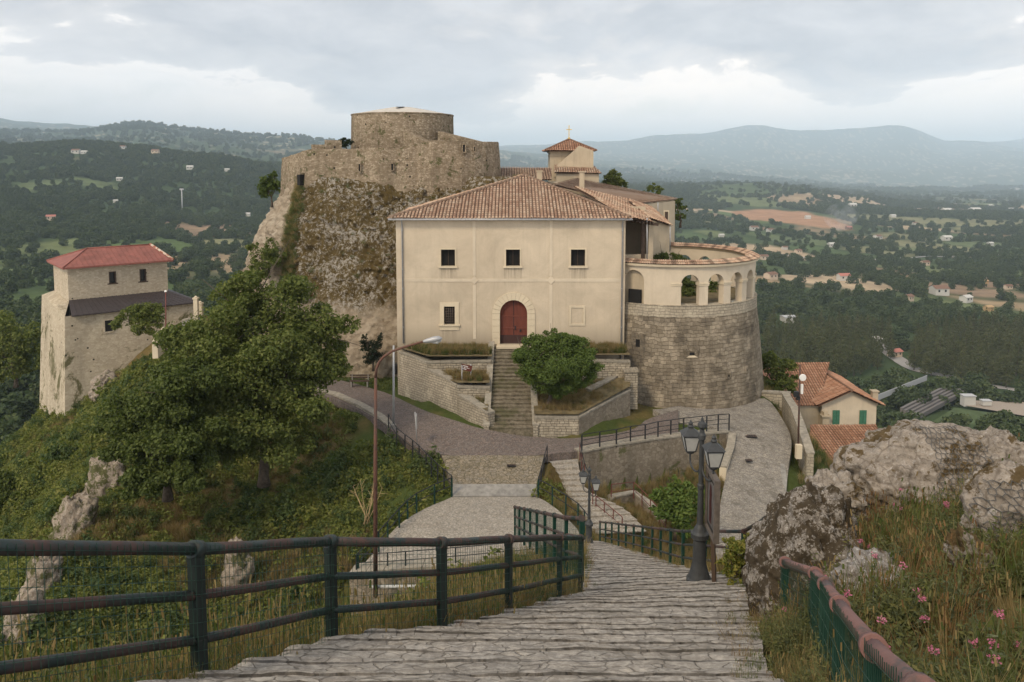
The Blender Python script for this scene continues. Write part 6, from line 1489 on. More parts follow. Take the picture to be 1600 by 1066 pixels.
def tree(name, label, cat, base, lobes, n, L, Wd, leaf, seed, r0=0.2, hole=-0.35, hs=0.8, group=None, shell=(0.6, 1.03), bark=None, tips=None, bush=7):
    g = np.random.default_rng(seed); t = thing(name, label, cat, tuple(base), group)
    v, f = lobes_cloud(bushy(lobes, g, bush) if bush else lobes, n, L, Wd, g, shell, hole, hs)
    np_mesh('crown', v, f, [leaf], parent=t)
    tp = tips or [(l[0], l[1], l[2]) for l in lobes]
    limbs(base, tp, r0, g).build('trunk', [bark or M_bark], t); return t
def px_lobes(L, flat_=0.85):
    out = []
    for px, py, d, r in L:
        c = at(px, py, d); rr = r / FPX * d * 1.03; out.append((c.x, c.y, c.z, rr, rr, rr * flat_))
    return out

tree('broadleaf_tree', 'big spreading broadleaf tree on the slope, its boughs reaching to the road bend', 'tree', at(412, 748, 43.0),
     px_lobes([(435, 478, 46, 62), (500, 512, 46, 50), (385, 462, 46, 46), (350, 520, 45, 72), (455, 560, 45.5, 80), (515, 560, 46, 36), (400, 600, 43.5, 85), (470, 625, 43.5, 52), (340, 600, 43, 70), (420, 680, 42.5, 58), (360, 690, 42, 50), (300, 545, 44.5, 55)]),
     110000, 0.21, 0.12, M_leaf, 21, 0.26, -0.30, 0.85, shell=(0.45, 1.08))
tree('broadleaf_tree', 'lower rounded broadleaf tree on the slope, left of the big spreading one', 'tree', at(262, 770, 40.0),
     px_lobes([(285, 610, 41, 62), (225, 640, 40.5, 52), (265, 690, 39.5, 62), (205, 695, 39.5, 42), (320, 680, 40.5, 52), (235, 745, 39, 40), (290, 735, 39, 45), (180, 660, 41, 28)]),
     64000, 0.21, 0.12, M_leaf, 22, 0.2, -0.30, 0.85, shell=(0.45, 1.08))
b_ = at(857, 634, 50.6)
tree('round_tree', 'dense rounded bright green tree on the terrace beside the staircase', 'tree', b_,
     px_lobes([(868, 566, 50.6, 44), (830, 566, 50.2, 28), (906, 570, 50.4, 30), (880, 535, 50.8, 22), (845, 540, 50.6, 24), (905, 545, 50.8, 22), (864, 526, 50.8, 15), (890, 598, 50.2, 24), (848, 598, 50.2, 26), (921, 582, 50.6, 16), (818, 555, 50.4, 16), (870, 606, 50.4, 18), (826, 585, 50.3, 20), (912, 556, 50.5, 20)]),
     52000, 0.16, 0.07, M_leaf_jun, 23, 0.16, -0.36, 2.2, shell=(0.45, 1.12))
b_ = at(583, 572, 60.5)
tree('dark_bush', 'small dark vase-shaped evergreen bush on the grass below the crag', 'bush', b_,
     px_lobes([(581, 548, 60.5, 16), (572, 538, 60.5, 10), (591, 537, 60.5, 10), (582, 560, 60.5, 11), (595, 526, 60.5, 5), (570, 527, 60.5, 5)], 1.2), 3500, 0.16, 0.07, M_leaf_dark, 24, 0.07, -0.5, 1.5, shell=(0.3, 1.1))
tree('shrub', 'feathery green shrub clinging to the left shoulder of the crag', 'shrub', at(420, 425, 68),
     px_lobes([(425, 385, 68, 16), (405, 400, 68, 20), (428, 405, 67.5, 20), (395, 385, 68.5, 10), (408, 420, 67.5, 18)]), 6500, 0.22, 0.11, M_leaf, 25, 0.08, -0.2, 1.0, shell=(0.2, 1.1))
tree('small_tree', 'bright green small tree growing from the rock at the castle left end', 'tree', at(425, 318, 79),
     px_lobes([(422, 282, 79, 14), (412, 295, 79, 11), (430, 292, 79, 12), (417, 303, 79, 10), (428, 272, 79, 6)]), 4200, 0.26, 0.14, leafmat('young_leaves', (0.05, 0.075, 0.015), (0.09, 0.125, 0.025), (0.13, 0.16, 0.04), .25), 26, 0.09, -0.2, 0.9, shell=(0.2, 1.1))
tree('shrub', 'small dark shrub between the keep and the broken turret', 'shrub', at(541, 232, 76), px_lobes([(540, 224, 76, 9), (533, 222, 76, 5), (547, 222, 76, 5)]), 1500, 0.2, 0.1, M_leaf_dark, 27, 0.05, -0.6, 1, shell=(0.2, 1.05))
tree('evergreen_tree', 'pointed dark tree rising behind the tiled wing roof, right of the church', 'tree', at(957, 300, 90),
     px_lobes([(955, 282, 90, 15), (947, 290, 90, 11), (966, 288, 90, 12), (957, 271, 90, 8), (972, 292, 90, 8)], 1.1), 4500, 0.26, 0.13, M_leaf, 28, 0.12, -0.35, 0.9, shell=(0.3, 1.08))
tree('small_tree', 'thin twiggy tree behind the wing, left of its far corner', 'tree', at(1022, 312, 88), px_lobes([(1020, 294, 88, 9), (1030, 297, 88, 7), (1012, 299, 88, 6)]), 900, 0.24, 0.12, M_leaf, 29, 0.07, 0.0, 0.9, shell=(0.2, 1.1))
tree('small_tree', 'green tree showing past the right end wall of the rear wing', 'tree', at(1063, 350, 84), px_lobes([(1062, 326, 84, 11), (1058, 338, 84, 9), (1066, 335, 84, 8), (1060, 314, 84, 6)]), 2600, 0.26, 0.13, M_leaf, 30, 0.1, -0.3, 0.9, shell=(0.2, 1.08))
tree('courtyard_tree', 'leafy tree inside the arcade, its crown above the tiled coping', 'tree', (BC.x - 1.0, BC.y - 1.2, ZA),
     px_lobes([(1035, 400, 62, 17), (1055, 405, 62, 15), (1022, 398, 62.5, 11), (1042, 414, 61.5, 22), (1072, 412, 62.5, 10), (1076, 446, 62, 16), (1115, 452, 64, 13)]), 8500, 0.2, 0.11, M_leaf, 31, 0.12, -0.3, 1.1, shell=(0.2, 1.05))
tree('broadleaf_tree', 'dark round tree tucked behind the foot of the bastion', 'tree', at(1215, 620, 66), px_lobes([(1212, 575, 66, 26), (1225, 595, 66, 22), (1203, 560, 66.5, 14), (1210, 605, 65.5, 20), (1236, 590, 66.5, 11), (1195, 600, 66, 15)]), 8000, 0.26, 0.14, M_leaf, 32, 0.14, -0.4, 0.9, shell=(0.4, 1.05))
tree('shrub', 'leafy bush growing against the dark lean-to of the tower house', 'shrub', at(228, 500, 65), px_lobes([(228, 487, 65, 24), (210, 495, 64.5, 18), (245, 498, 64.5, 18), (190, 505, 64.5, 14), (225, 508, 64, 20)]), 8000, 0.2, 0.11, M_leaf, 33, 0.08, -0.35, 0.9, shell=(0.3, 1.05))
tree('broadleaf_tree', 'dark tree at the left edge, below the tower house wall', 'tree', at(25, 600, 92), px_lobes([(20, 530, 92, 42), (-15, 545, 92, 40), (45, 545, 93, 22), (10, 575, 91, 35), (45, 570, 92, 20), (-10, 500, 94, 25)]), 14000, 0.36, 0.2, M_leaf, 34, 0.22, -0.3, 0.6)
tree('shrub', 'rounded dark shrub at the left edge, low on the slope', 'shrub', at(15, 790, 52), px_lobes([(15, 765, 52, 38), (-20, 770, 52, 35), (40, 785, 51, 24)]), 8000, 0.24, 0.13, M_leaf, 35, 0.1, -0.4, 0.9)
b_ = at(1055, 832, 39.5)
tree('small_tree', 'fresh green young tree beside the sunken steps, behind the lamp post', 'tree', b_, px_lobes([(1050, 772, 40, 26), (1075, 770, 40, 22), (1030, 775, 40.2, 17), (1062, 795, 39.6, 30), (1085, 795, 39.8, 20), (1035, 800, 39.6, 18), (1070, 820, 39.4, 24), (1050, 755, 40.2, 12)]), 6000, 0.26, 0.12, leafmat('fresh_leaves', (0.05, 0.09, 0.018), (0.09, 0.14, 0.028), (0.14, 0.18, 0.04), .3), 36, 0.07, -0.25, 1.0, shell=(0.25, 1.08))

# ------------------------------------------------------------------ scattered cover
def template(name, v, f, mats, mi=None):
    return np_mesh(name, v, f, mats, link=False, mi=mi)
def clump(seed, n, rad, h, L, Wd, mat):
    g = np.random.default_rng(seed); k = 7; lob = [(g.normal() * rad * .45, g.normal() * rad * .45, h * g.uniform(.15, .6), rad * g.uniform(.35, .6), rad * g.uniform(.35, .6), h * g.uniform(.3, .5)) for _ in range(k)]
    v, f = lobes_cloud(lob, n, L, Wd, g, (0.4, 1.1), -0.5, 1.2 / rad); return template('leaf_clump', v, f, [mat])
def tuft(seed, n, h, spread, w, mat, lean=0.35, heads=0):
    """a tuft of bent grass blades"""
    g = np.random.default_rng(seed); V_ = []; F_ = []
    for i in range(n):
        a = g.uniform(0, 6.283); r = spread * math.sqrt(g.uniform()); b = np.array((r * math.cos(a), r * math.sin(a), 0)); hh = h * g.uniform(.5, 1.1); d = np.array((math.cos(a + g.normal() * .8), math.sin(a + g.normal() * .8), 0)); l = lean * g.uniform(.3, 1.4); s = np.cross(d, (0, 0, 1)); s = s / np.linalg.norm(s) * w
        p1 = b + np.array((0, 0, hh * .55)) + d * hh * l * .25; p2 = b + np.array((0, 0, hh)) + d * hh * l; k = len(V_)
        V_ += [b - s * .5, b + s * .5, p1 + s * .4, p1 - s * .4, p2 + s * .1, p2 - s * .1]; F_ += [(k, k + 1, k + 2, k + 3), (k + 3, k + 2, k + 4, k + 5)]
        if heads and g.uniform() < heads:
            k = len(V_); q = p2 + np.array((0, 0, .04 * h)); V_ += [p2 - s * 1.2, p2 + s * 1.2, q + s + np.array((0, 0, .08 * h)), q - s + np.array((0, 0, .08 * h))]; F_.append((k, k + 1, k + 2, k + 3))
    return template('grass_tuft', np.array(V_), np.array(F_), [mat])
def scatter(name, P, scale, idx, temps, label, cat, tilt=0.15, seed=1):
    g = np.random.default_rng(seed); n = len(P); me = bpy.data.meshes.new(name); me.vertices.add(n); me.vertices.foreach_set('co', np.ascontiguousarray(P, dtype=np.float32).ravel())
    a = me.attributes.new('pick', 'INT', 'POINT'); a.data.foreach_set('value', np.asarray(idx, dtype=np.int32))
    a = me.attributes.new('size', 'FLOAT', 'POINT'); a.data.foreach_set('value', np.asarray(scale, dtype=np.float32))
    a = me.attributes.new('turn', 'FLOAT_VECTOR', 'POINT'); a.data.foreach_set('vector', np.stack([g.normal(size=n) * tilt, g.normal(size=n) * tilt, g.uniform(0, 6.283, n)], -1).astype(np.float32).ravel())
    o = bpy.data.objects.new(name, me); C.objects.link(o); o['kind'] = 'stuff'; o['label'] = label; o['category'] = cat
    ng = bpy.data.node_groups.new(name, 'GeometryNodeTree'); ng.interface.new_socket('Geometry', in_out='INPUT', socket_type='NodeSocketGeometry'); ng.interface.new_socket('Geometry', in_out='OUTPUT', socket_type='NodeSocketGeometry')
    N = ng.nodes; L = ng.links; gi = N.new('NodeGroupInput'); go = N.new('NodeGroupOutput'); ip = N.new('GeometryNodeInstanceOnPoints'); jg = N.new('GeometryNodeGeometryToInstance')
    for t in temps[::-1]:
        oi = N.new('GeometryNodeObjectInfo'); oi.inputs['Object'].default_value = t; L.new(oi.outputs['Geometry'], jg.inputs[0])
    def attr(nm, ty): q = N.new('GeometryNodeInputNamedAttribute'); q.data_type = ty; q.inputs['Name'].default_value = nm; return q.outputs['Attribute']
    L.new(gi.outputs[0], ip.inputs['Points']); L.new(jg.outputs[0], ip.inputs['Instance']); ip.inputs['Pick Instance'].default_value = True
    L.new(attr('pick', 'INT'), ip.inputs['Instance Index']); L.new(attr('size', 'FLOAT'), ip.inputs['Scale']); er = N.new('FunctionNodeEulerToRotation'); L.new(attr('turn', 'FLOAT_VECTOR'), er.inputs[0]); L.new(er.outputs[0], ip.inputs['Rotation'])
    L.new(ip.outputs[0], go.inputs[0]); md = o.modifiers.new('scatter', 'NODES'); md.node_group = ng
    return o

# bare rock on the left flank: (column, row, distance, half size m) of each outcrop, kept clear of leaves
OUTCROPS = [(165, 772, 45.5, 1.9, 0.9, 2.2), (112, 825, 41, 1.4, 0.9, 1.9), (62, 925, 35, 1.1, 0.8, 2.0), (30, 985, 31, 0.9, 0.7, 1.6), (372, 893, 37, 0.75, 0.7, 1.7), (58, 742, 60, 0.9, 0.8, 2.0), (165, 592, 64, 2.2, 1.0, 0.9)]
def outcrop(x, y, grow=1.0):
    m = np.zeros(len(x), bool)
    for px, py, d, a, b, h in OUTCROPS: p = at(px, py, d); m |= ((x - p.x) / (a * grow)) ** 2 + ((y - p.y) / (a * grow)) ** 2 < 1
    return m
def slope_cover():
    g = np.random.default_rng(77); n = 26000
    y = 3.5 + 76 * g.uniform(size=n) ** 0.9; x = -0.72 * y - 4 + (0.78 * y + 9) * g.uniform(size=n); ok = (x < 4) & (y > 3)
    x, y = x[ok], y[ok]; z = ground_h(x, y)
    keep = ~on_paving(x, y, 0.10) & ~outcrop(x, y, 0.8) & ~((np.hypot(x + 10.5, y - 79) < 15)) & ~((x > -10.3) & (y > 48)) & ~((y > 56) & (x > -17)) & ~((x > -40.5) & (x < -28) & (y > 68.5) & (y < 90))
    keep &= ~((np.abs(x + 36.5) < 6.5) & (y > 70.5))
    # keep the near bank's rim low beside the fence, and nothing in front of the landing's wall top
    keep &= ~((y < 15) & (x > np.interp(y, [3, 5.4, 9.6, 13.2], [-3.2, -2.5, -0.6, 0.7]) - 0.25))
    keep &= ~((x > -7.5) & (y > 27.5) & (y < 36)) & ~((x > 0.0) & (y > 12) & (y < 40))
    x, y, z = x[keep], y[keep], z[keep]
    n3 = fbm(x, y, 7, 0.09, 4) + 0.3 * fbm(x, y, 2, 0.35, 3)
    dry = sstep(0.02, 0.36, n3 + 0.35 * np.exp(-((x + 40) / 9.) ** 2 - ((y - 58) / 12.) ** 2) + 0.30 * np.exp(-((x + 7) / 2.5) ** 2 - ((y - 38) / 5.) ** 2)) * 0.8
    isdry = g.uniform(size=len(x)) < dry
    hump = fbm(x, y, 12, 0.22, 3)
    sc_ = np.clip(0.75 + 0.55 * hump, 0.35, 1.7) * g.uniform(0.7, 1.35, len(x)) * np.interp(y, [3, 12, 30], [0.38, 0.7, 1.0]); sc_[isdry] *= 0.75
    idx = np.where(isdry, 5 + g.integers(0, 2, len(x)), g.integers(0, 5, len(x)))
    T = [clump(40 + k, 240, 0.85, 0.75, 0.19, 0.11, M_ivy) for k in range(4)] + [clump(45, 240, 0.7, 1.1, 0.2, 0.09, M_weed)] + [tuft(46, 110, 0.85, 0.5, 0.03, M_dry), tuft(47, 110, 0.6, 0.5, 0.03, M_grass)]
    scatter('bramble_cover', np.stack([x, y, z - 0.12], -1), sc_, idx, T, 'brambles, ivy and dry grass covering the steep left slope', 'ground cover', 0.25, 5)
slope_cover()

def rock(name, label, px, py, d, size, mat, seed, rz=0.0, sub=5, group=None, amp=0.32, rid=0.3, fs=1.0, zlow=0.0, tilt=0.0, parent=None, cat='rock'):
    """a weathered boulder: a sphere pushed in and out by layered noise; size = half extents"""
    bm = bmesh.new(); bmesh.ops.create_icosphere(bm, subdivisions=sub, radius=1.0); bm.verts.ensure_lookup_table()
    P = np.array([v.co for v in bm.verts]); bm.free() if False else None
    F = np.array([[v.index for v in f.verts] for f in bm.faces]); bm.free()
    S = np.array(size); Q = P * S; o = seed * 7.3; k = 1.0 / max(0.2, S.mean()) * fs
    a = fbm(Q[:, 0] + o, Q[:, 1], Q[:, 2], 0.9 * k, 5, 0.55); b = 1 - np.abs(fbm(Q[:, 0], Q[:, 1] + o, Q[:, 2], 1.3 * k, 4, 0.5)); c = fbm(Q[:, 0], Q[:, 1], Q[:, 2] + o, 6 * k, 3, 0.6)
    cell, e = vor2(Q[:, 0] * 1.0 + Q[:, 2] * 0.6 + o, Q[:, 1] + Q[:, 2] * 0.8, 0.7 * S.mean())
    rr = 1 + amp * a + rid * (b - 0.8) + 0.035 * c + 0.10 * (cell - 0.5)
    Q = Q * rr[:, None]; Q = np.array([tuple(Matrix.Rotation(rz, 3, 'Z') @ Matrix.Rotation(tilt, 3, 'Y') @ Vector(q)) for q in Q]); cpt = at(px, py, d); Q += np.array(cpt)
    ob = np_mesh(name, Q, F, [mat], smooth=True, parent=parent)
    if label: tag(ob, label, cat, group)
    return ob
M_outcrop = rockmat('pale_outcrop', (0.33, 0.275, 0.215), (0.16, 0.12, 0.085), (0.07, 0.07, 0.03), 0.5, 0.9, 0.9, 1.3, 0.35)
OUT_LABEL = ['pale jagged limestone rib on the slope below the left broadleaf tree', 'smaller pale rock just down the slope from the jagged rib', 'pale rock sticking out of brambles seen above the middle fence rail', 'lowest pale rock of the spine, seen between the fence rails', 'tall upright pale rock standing behind the near fence', 'reddish pale rock by the dry slope at the left edge', 'broken brownish rock below the tower house bush']
for i, (px, py, d, a, b, h) in enumerate(OUTCROPS):
    rock('rock_outcrop', OUT_LABEL[i], px, py + 14, d, (a * 0.8, b, h * 1.15), M_outcrop, 3 + i, 0.3 * i, 5, 'pale rocks breaking through the left slope', 0.32, 0.35, 1.3, tilt=0.25 if i < 4 else 0.0)

# grass of the terraces, verges and the hollow on the right
def grass_patches():
    g = np.random.default_rng(9); P = []; S = []; I = []
    def patch(n, x0, x1, y0, y1, zf, s, pick, test=None):
        x = g.uniform(x0, x1, n); y = g.uniform(y0, y1, n); k = np.ones(n, bool) if test is None else test(x, y); x, y = x[k], y[k]; z = zf(x, y) if callable(zf) else np.full(len(x), zf)
        P.append(np.stack([x, y, z], -1)); S.append(s * g.uniform(.45, 1.35, len(x))); I.append(g.choice(pick, len(x)))
    z1, z2, z3, zr = TZ
    xs = at(768, 560, 55).x
    wl = lambda x, y: x > np.interp(y, [49.2, 51.7, 54.2, 57.2], [at(762, 650, 49.2).x, at(716, 617, 51.7).x, at(668, 579, 54.2).x, at(621, 550, 57.2).x]) + 0.45
    patch(1500, MBX0 + .3, xs - .1, 54.7, 56.9, z1 - .03, 0.55, (0, 1, 1, 2), wl); patch(500, -8, xs - .2, 52.2, 54.0, z2 - .03, 0.5, (0, 0, 1), wl); patch(260, -8, xs - .3, 49.6, 51.5, z3 - .03, 0.5, (0, 1, 2), wl)
    patch(900, at(826, 560, 55).x + .4, MBX1 - .1, 55.2, 56.9, z1 - .03, 0.58, (0, 1, 1)); patch(700, at(838, 640, 49).x + .3, at(975, 600, 53).x, 49.7, 54.3, lambda x, y: zr - .05 + (y - 49.7) * .12, 0.5, (0, 0, 1), lambda x, y: x < np.interp(y, [49, 53.4], [at(900, 650, 49).x, at(980, 611, 53.4).x]) - .2)
    gh = lambda x, y: ground_h(x, y) - 0.03
    patch(3800, 2.2, 14, 37, 51, gh, 0.55, (0, 0, 0, 1, 2), lambda x, y: ~on_paving(x, y, 0.02) & (y < np.interp(x, [4, 14], [45.6, 51.4])))
    patch(2600, 4.3, 12, 14, 37, gh, 0.7, (0, 0, 1, 2), lambda x, y: ~on_paving(x, y, 0.02))
    patch(500, -16.5, -8.9, 57.5, 61.8, gh, 0.4, (1, 2, 2), lambda x, y: ~on_paving(x, y, 0.02))
    patch(2400, -7.5, 2.1, 13.5, 33.3, gh, 0.7, (0, 1, 1, 2), lambda x, y: ~on_paving(x, y, 0.04))
    patch(2600, 18, 34, 34, 66, gh, 0.8, (0, 1, 2, 2), lambda x, y: ~on_paving(x, y, 0.03))
    T = [tuft(60, 60, 0.75, 0.28, 0.02, M_dry), tuft(61, 60, 0.6, 0.28, 0.022, M_grass), clump(62, 90, 0.35, 0.35, 0.09, 0.05, M_weed)]
    scatter('grass', np.concatenate(P), np.concatenate(S), np.concatenate(I), T, 'dry and green grass on the terraces and verges', 'grass', 0.12, 6)
grass_patches()
for k, (px, py, d, r) in enumerate(((1076, 458, 61, 15), (1112, 462, 62.5, 14), (1140, 465, 63.5, 11), (1095, 470, 60, 10))):
    tree('shrub', ['dark leafy shrub seen through the first open arch of the arcade', 'dark shrub seen through the second open arch of the arcade', 'small shrub seen through the third open arch of the arcade', 'low shrub behind the pier between the first two open arches'][k], 'shrub', at(px, 486, d), px_lobes([(px, py, d, r), (px - 6, py + 12, d, r * .8), (px + 8, py + 10, d, r * .8)]), 1600, .2, .1, M_leaf, 300 + k, .04, -.4, 1.2, bush=3)
def shoulder_grass():
    g = np.random.default_rng(19); o = bpy.data.objects['rock_crag']; P = np.array([v.co for v in o.data.vertices]); N = np.array([v.normal for v in o.data.vertices]); w = P[:, 0] + 0.5 * fbm(P[:, 0], P[:, 1], P[:, 2], .8, 3)
    k = (w > -19.6) & (w < -18.3) & (P[:, 2] > -11.5) & (P[:, 1] < 76); k |= (g.uniform(size=len(P)) < .02) & (P[:, 0] > -18.5) & (P[:, 2] > -9.5) & (P[:, 1] < 74); P = P[k]; P = P[g.uniform(size=len(P)) < .5]
    scatter('shoulder_grass', P, g.uniform(.35, .8, len(P)), g.integers(0, 3, len(P)), [tuft(64, 40, .6, .35, .022, M_dry, .8), tuft(65, 40, .6, .35, .025, M_grass, .8), clump(66, 80, .4, .4, .1, .06, M_weed)], 'yellowish grass and moss tufts hanging on the crag face', 'grass', .35, 20)
shoulder_grass()

# ------------------------------------------------------------------ the wooded valley
def crown_template(seed, n, mat, h=7.0, w=3.4, L=1.15, Wd=0.85, lob=11):
    g = np.random.default_rng(seed); lobes = []
    for _ in range(lob):
        a = g.uniform(0, 6.28); u = g.uniform(0.1, 1); r = w * (0.75 - 0.45 * abs(u - .4)) * g.uniform(.3, 1.0); s = w * g.uniform(.38, .6); lobes.append((r * math.cos(a), r * math.sin(a), h * (.18 + .66 * u), s, s, s * .85))
    v, f = lobes_cloud(lobes, n, L, Wd, g, (.75, 1.05), -0.55, 0.35); return template('crown', v, f, [mat])
CLEAR = []     # (x, y, radius) kept free of scattered trees
def hit(px, py, dmin=105.0):
    d = np.exp(np.linspace(math.log(dmin), math.log(25000), 4000)); v = at(px, py, 1.0); z = ground_h(v.x * d, d)
    k = np.where(z >= v.z * d)[0]; i = k[0] if len(k) else len(d) - 1
    return Vector((v.x * d[i], d[i], z[i]))
HOUSES = [ # column, row of the foot, width px, roof, wall, turn, label
    (1204, 436, 18, 'o', 'c', .5, None), (1193, 406, 13, 'o', 'c', .2, None), (1232, 503, 22, 'g', 'w', .15, 'white house with pale flat roof beside the pines, right of the bastion'),
    (1318, 438, 18, 'r', 'w', .1, 'low house with pinkish red roof in the trees beyond the pines'), (1419, 470, 15, 'o', 'c', .6, None), (1467, 460, 24, 'o', 'w', .1, 'long low pale house above the round dark tree in the valley'),
    (1509, 472, 17, 'w', 'w', .5, 'bright white two storey house standing clear in the valley'), (1544, 486, 7, 'y', 'y', .3, 'small orange yellow house right of the bright white one'), (1538, 444, 7, 'y', 'y', .2, None),
    (1299, 386, 11, 'w', 'w', .3, None), (1203, 363, 10, 'o', 'w', .3, None), (1178, 360, 12, 'o', 'w', .1, None), (1127, 371, 8, 'w', 'w', .3, None), (1326, 359, 9, 'r', 'o', .2, None), (1479, 376, 14, 'w', 'w', .1, None), (1547, 384, 9, 'w', 'w', .4, None),
    (1445, 415, 12, 'o', 'c', .2, None), (1398, 558, 18, 'r', 'c', .4, 'house with pinkish roof beside the valley road between pine woods'), (1367, 537, 12, 'w', 'w', .2, None), (1332, 324, 12, 'w', 'w', .1, None), (1371, 374, 12, 'o', 'w', .5, None), (1479, 333, 14, 'w', 'w', .1, None), (1523, 333, 16, 'w', 'w', .1, None), (1547, 324, 8, 'w', 'w', .3, None),
    (1247, 396, 10, 'o', 'c', .3, None), (1226, 390, 8, 'o', 'w', .2, None), (1575, 452, 9, 'o', 'c', .1, None), (1395, 340, 8, 'w', 'w', .1, None), (1430, 352, 8, 'o', 'w', .1, None), (1580, 330, 9, 'w', 'w', .1, None), (1262, 342, 8, 'w', 'w', .1, None),
    (119, 240, 12, 'o', 'w', .1, None), (132, 241, 9, 'w', 'w', .1, None), (243, 240, 11, 'o', 'c', .1, 'small pale house on the left skyline ridge'), (297, 265, 10, 'w', 'w', .2, None), (187, 283, 9, 'w', 'w', .3, 'small white house alone in the woods of the left hillside'), (355, 268, 7, 'w', 'w', .1, None), (181, 317, 6, 'w', 'w', .1, None), (80, 344, 13, 'r', 'c', .4, 'house with a reddish roof among trees on the left hillside'), (387, 338, 8, 'w', 'w', .1, None), (192, 233, 9, 'o', 'w', .1, None)]
HM = {'o': M_tile_orange, 'r': flat('pink_red_roof', (0.40, 0.16, 0.12), .9), 'w': flat('white_wall', (0.50, 0.48, 0.44), .9, var=.08), 'c': flat('cream_wall', (0.55, 0.44, 0.33), .9, var=.1), 'g': flat('pale_grey_roof', (0.42, 0.42, 0.42), .8, var=.1), 'y': flat('ochre_wall', (0.42, 0.28, 0.14), .9, var=.1)}
WORD = {'o': 'orange roof', 'r': 'reddish roof', 'w': 'white', 'c': 'cream', 'g': 'grey roof', 'y': 'ochre'}
def far_house(px, py, wpx, roof, wall, turn, label):
    p = hit(px, py); w = max(5.0, wpx / FPX * p.y * 0.95); l = w * 0.8; h = w * (0.34 if roof != 'g' else 0.3) + 1.2; CLEAR.append((p.x, p.y, w * 1.5))
    for s in (12, 26, 42): CLEAR.append((p.x * (1 - s / p.y), p.y - s, 5 + w * .3))
    side = 'left hillside' if px < 600 else 'valley plain'
    lab = label or {'w': 'tiny white farmhouse far off on the %s', 'c': 'tiny cream farmhouse with tiled roof far off on the %s', 'o': 'tiny ochre farmhouse far off on the %s', 'y': 'tiny yellow farmhouse far off on the %s'}[wall] % side
    if not label and wall == 'w' and roof != 'w': lab = 'tiny white farmhouse with tiled roof far off on the %s' % side
    t = thing('farmhouse', lab, 'house', p, None if label else lab.replace('tiny ', '').replace('farmhouse', 'farmhouses'))
    M = Matrix.Translation(p) @ Matrix.Rotation(turn, 4, 'Z'); T = lambda a, b, c: tuple(M @ Vector((a, b, c)))
    m = MB(); x, y = w / 2, l / 2
    P = [T(-x, -y, -2), T(x, -y, -2), T(x, y, -2), T(-x, y, -2)]; Q = [T(-x, -y, h), T(x, -y, h), T(x, y, h), T(-x, y, h)]
    for i in range(4): m.face([P[i], P[(i + 1) % 4], Q[(i + 1) % 4], Q[i]])
    rh = h + w * (0.18 if roof != 'g' else 0.02); R0, R1 = T(-x, 0, rh), T(x, 0, rh); m.face([Q[1], Q[2], R1]); m.face([Q[3], Q[0], R0]); m.build('wall', [HM[wall]], t)
    m = MB(); e = 0.5; A = [T(-x - e, -y - e, h - .1), T(x + e, -y - e, h - .1), T(x + e, 0, rh + .15), T(-x - e, 0, rh + .15), T(x + e, y + e, h - .1), T(-x - e, y + e, h - .1)]
    m.face([A[0], A[1], A[2], A[3]]); m.face([A[4], A[5], A[3], A[2]]); m.build('roof', [HM[roof]], t)
    if wpx > 8:
        for k in (-.25, .22):
            g = MB(); g.face([T(w * (k - .07), -y - .05, h * .45), T(w * (k + .07), -y - .05, h * .45), T(w * (k + .07), -y - .05, h * .82), T(w * (k - .07), -y - .05, h * .82)]); g.build('window', [M_dark], t)
for h_ in HOUSES: far_house(*h_)

def polyline_strip(name, pts, w, mat, up=0.35, step=8.0):
    P = [hit(*p) if len(p) == 2 else Vector(p) for p in pts]; Q = resample(P, 60); L_, R_ = [], []
    for i, p in enumerate(Q):
        d = (Q[min(i + 1, 59)] - Q[max(i - 1, 0)]); d.z = 0; d.normalize(); n = V(-d.y, d.x, 0) * w / 2
        for lst, s in ((L_, 1), (R_, -1)): q = p + n * s; q.z = float(ground_h([q.x], [q.y])[0]) + up; lst.append(q)
        CLEAR.append((p.x, p.y, w * 0.8)); CLEAR.append((p.x * (1 - 10 / p.y), p.y - 10, w * 0.6))
    m = MB()
    for i in range(59): m.face([R_[i], R_[i + 1], L_[i + 1], L_[i]])
    return struct(m.build(name, [mat]))
M_road_far = flat('pale_road', (0.30, 0.28, 0.26), .9, var=.1, scale=.2)
polyline_strip('valley_road', [(1360, 530), (1400, 560), (1435, 580), (1490, 592), (1560, 606), (1640, 618)], 7, M_road_far)
polyline_strip('valley_road', [(1090, 398), (1150, 392), (1230, 400), (1310, 408), (1420, 404), (1520, 400), (1640, 410)], 6, M_road_far, 0.6)
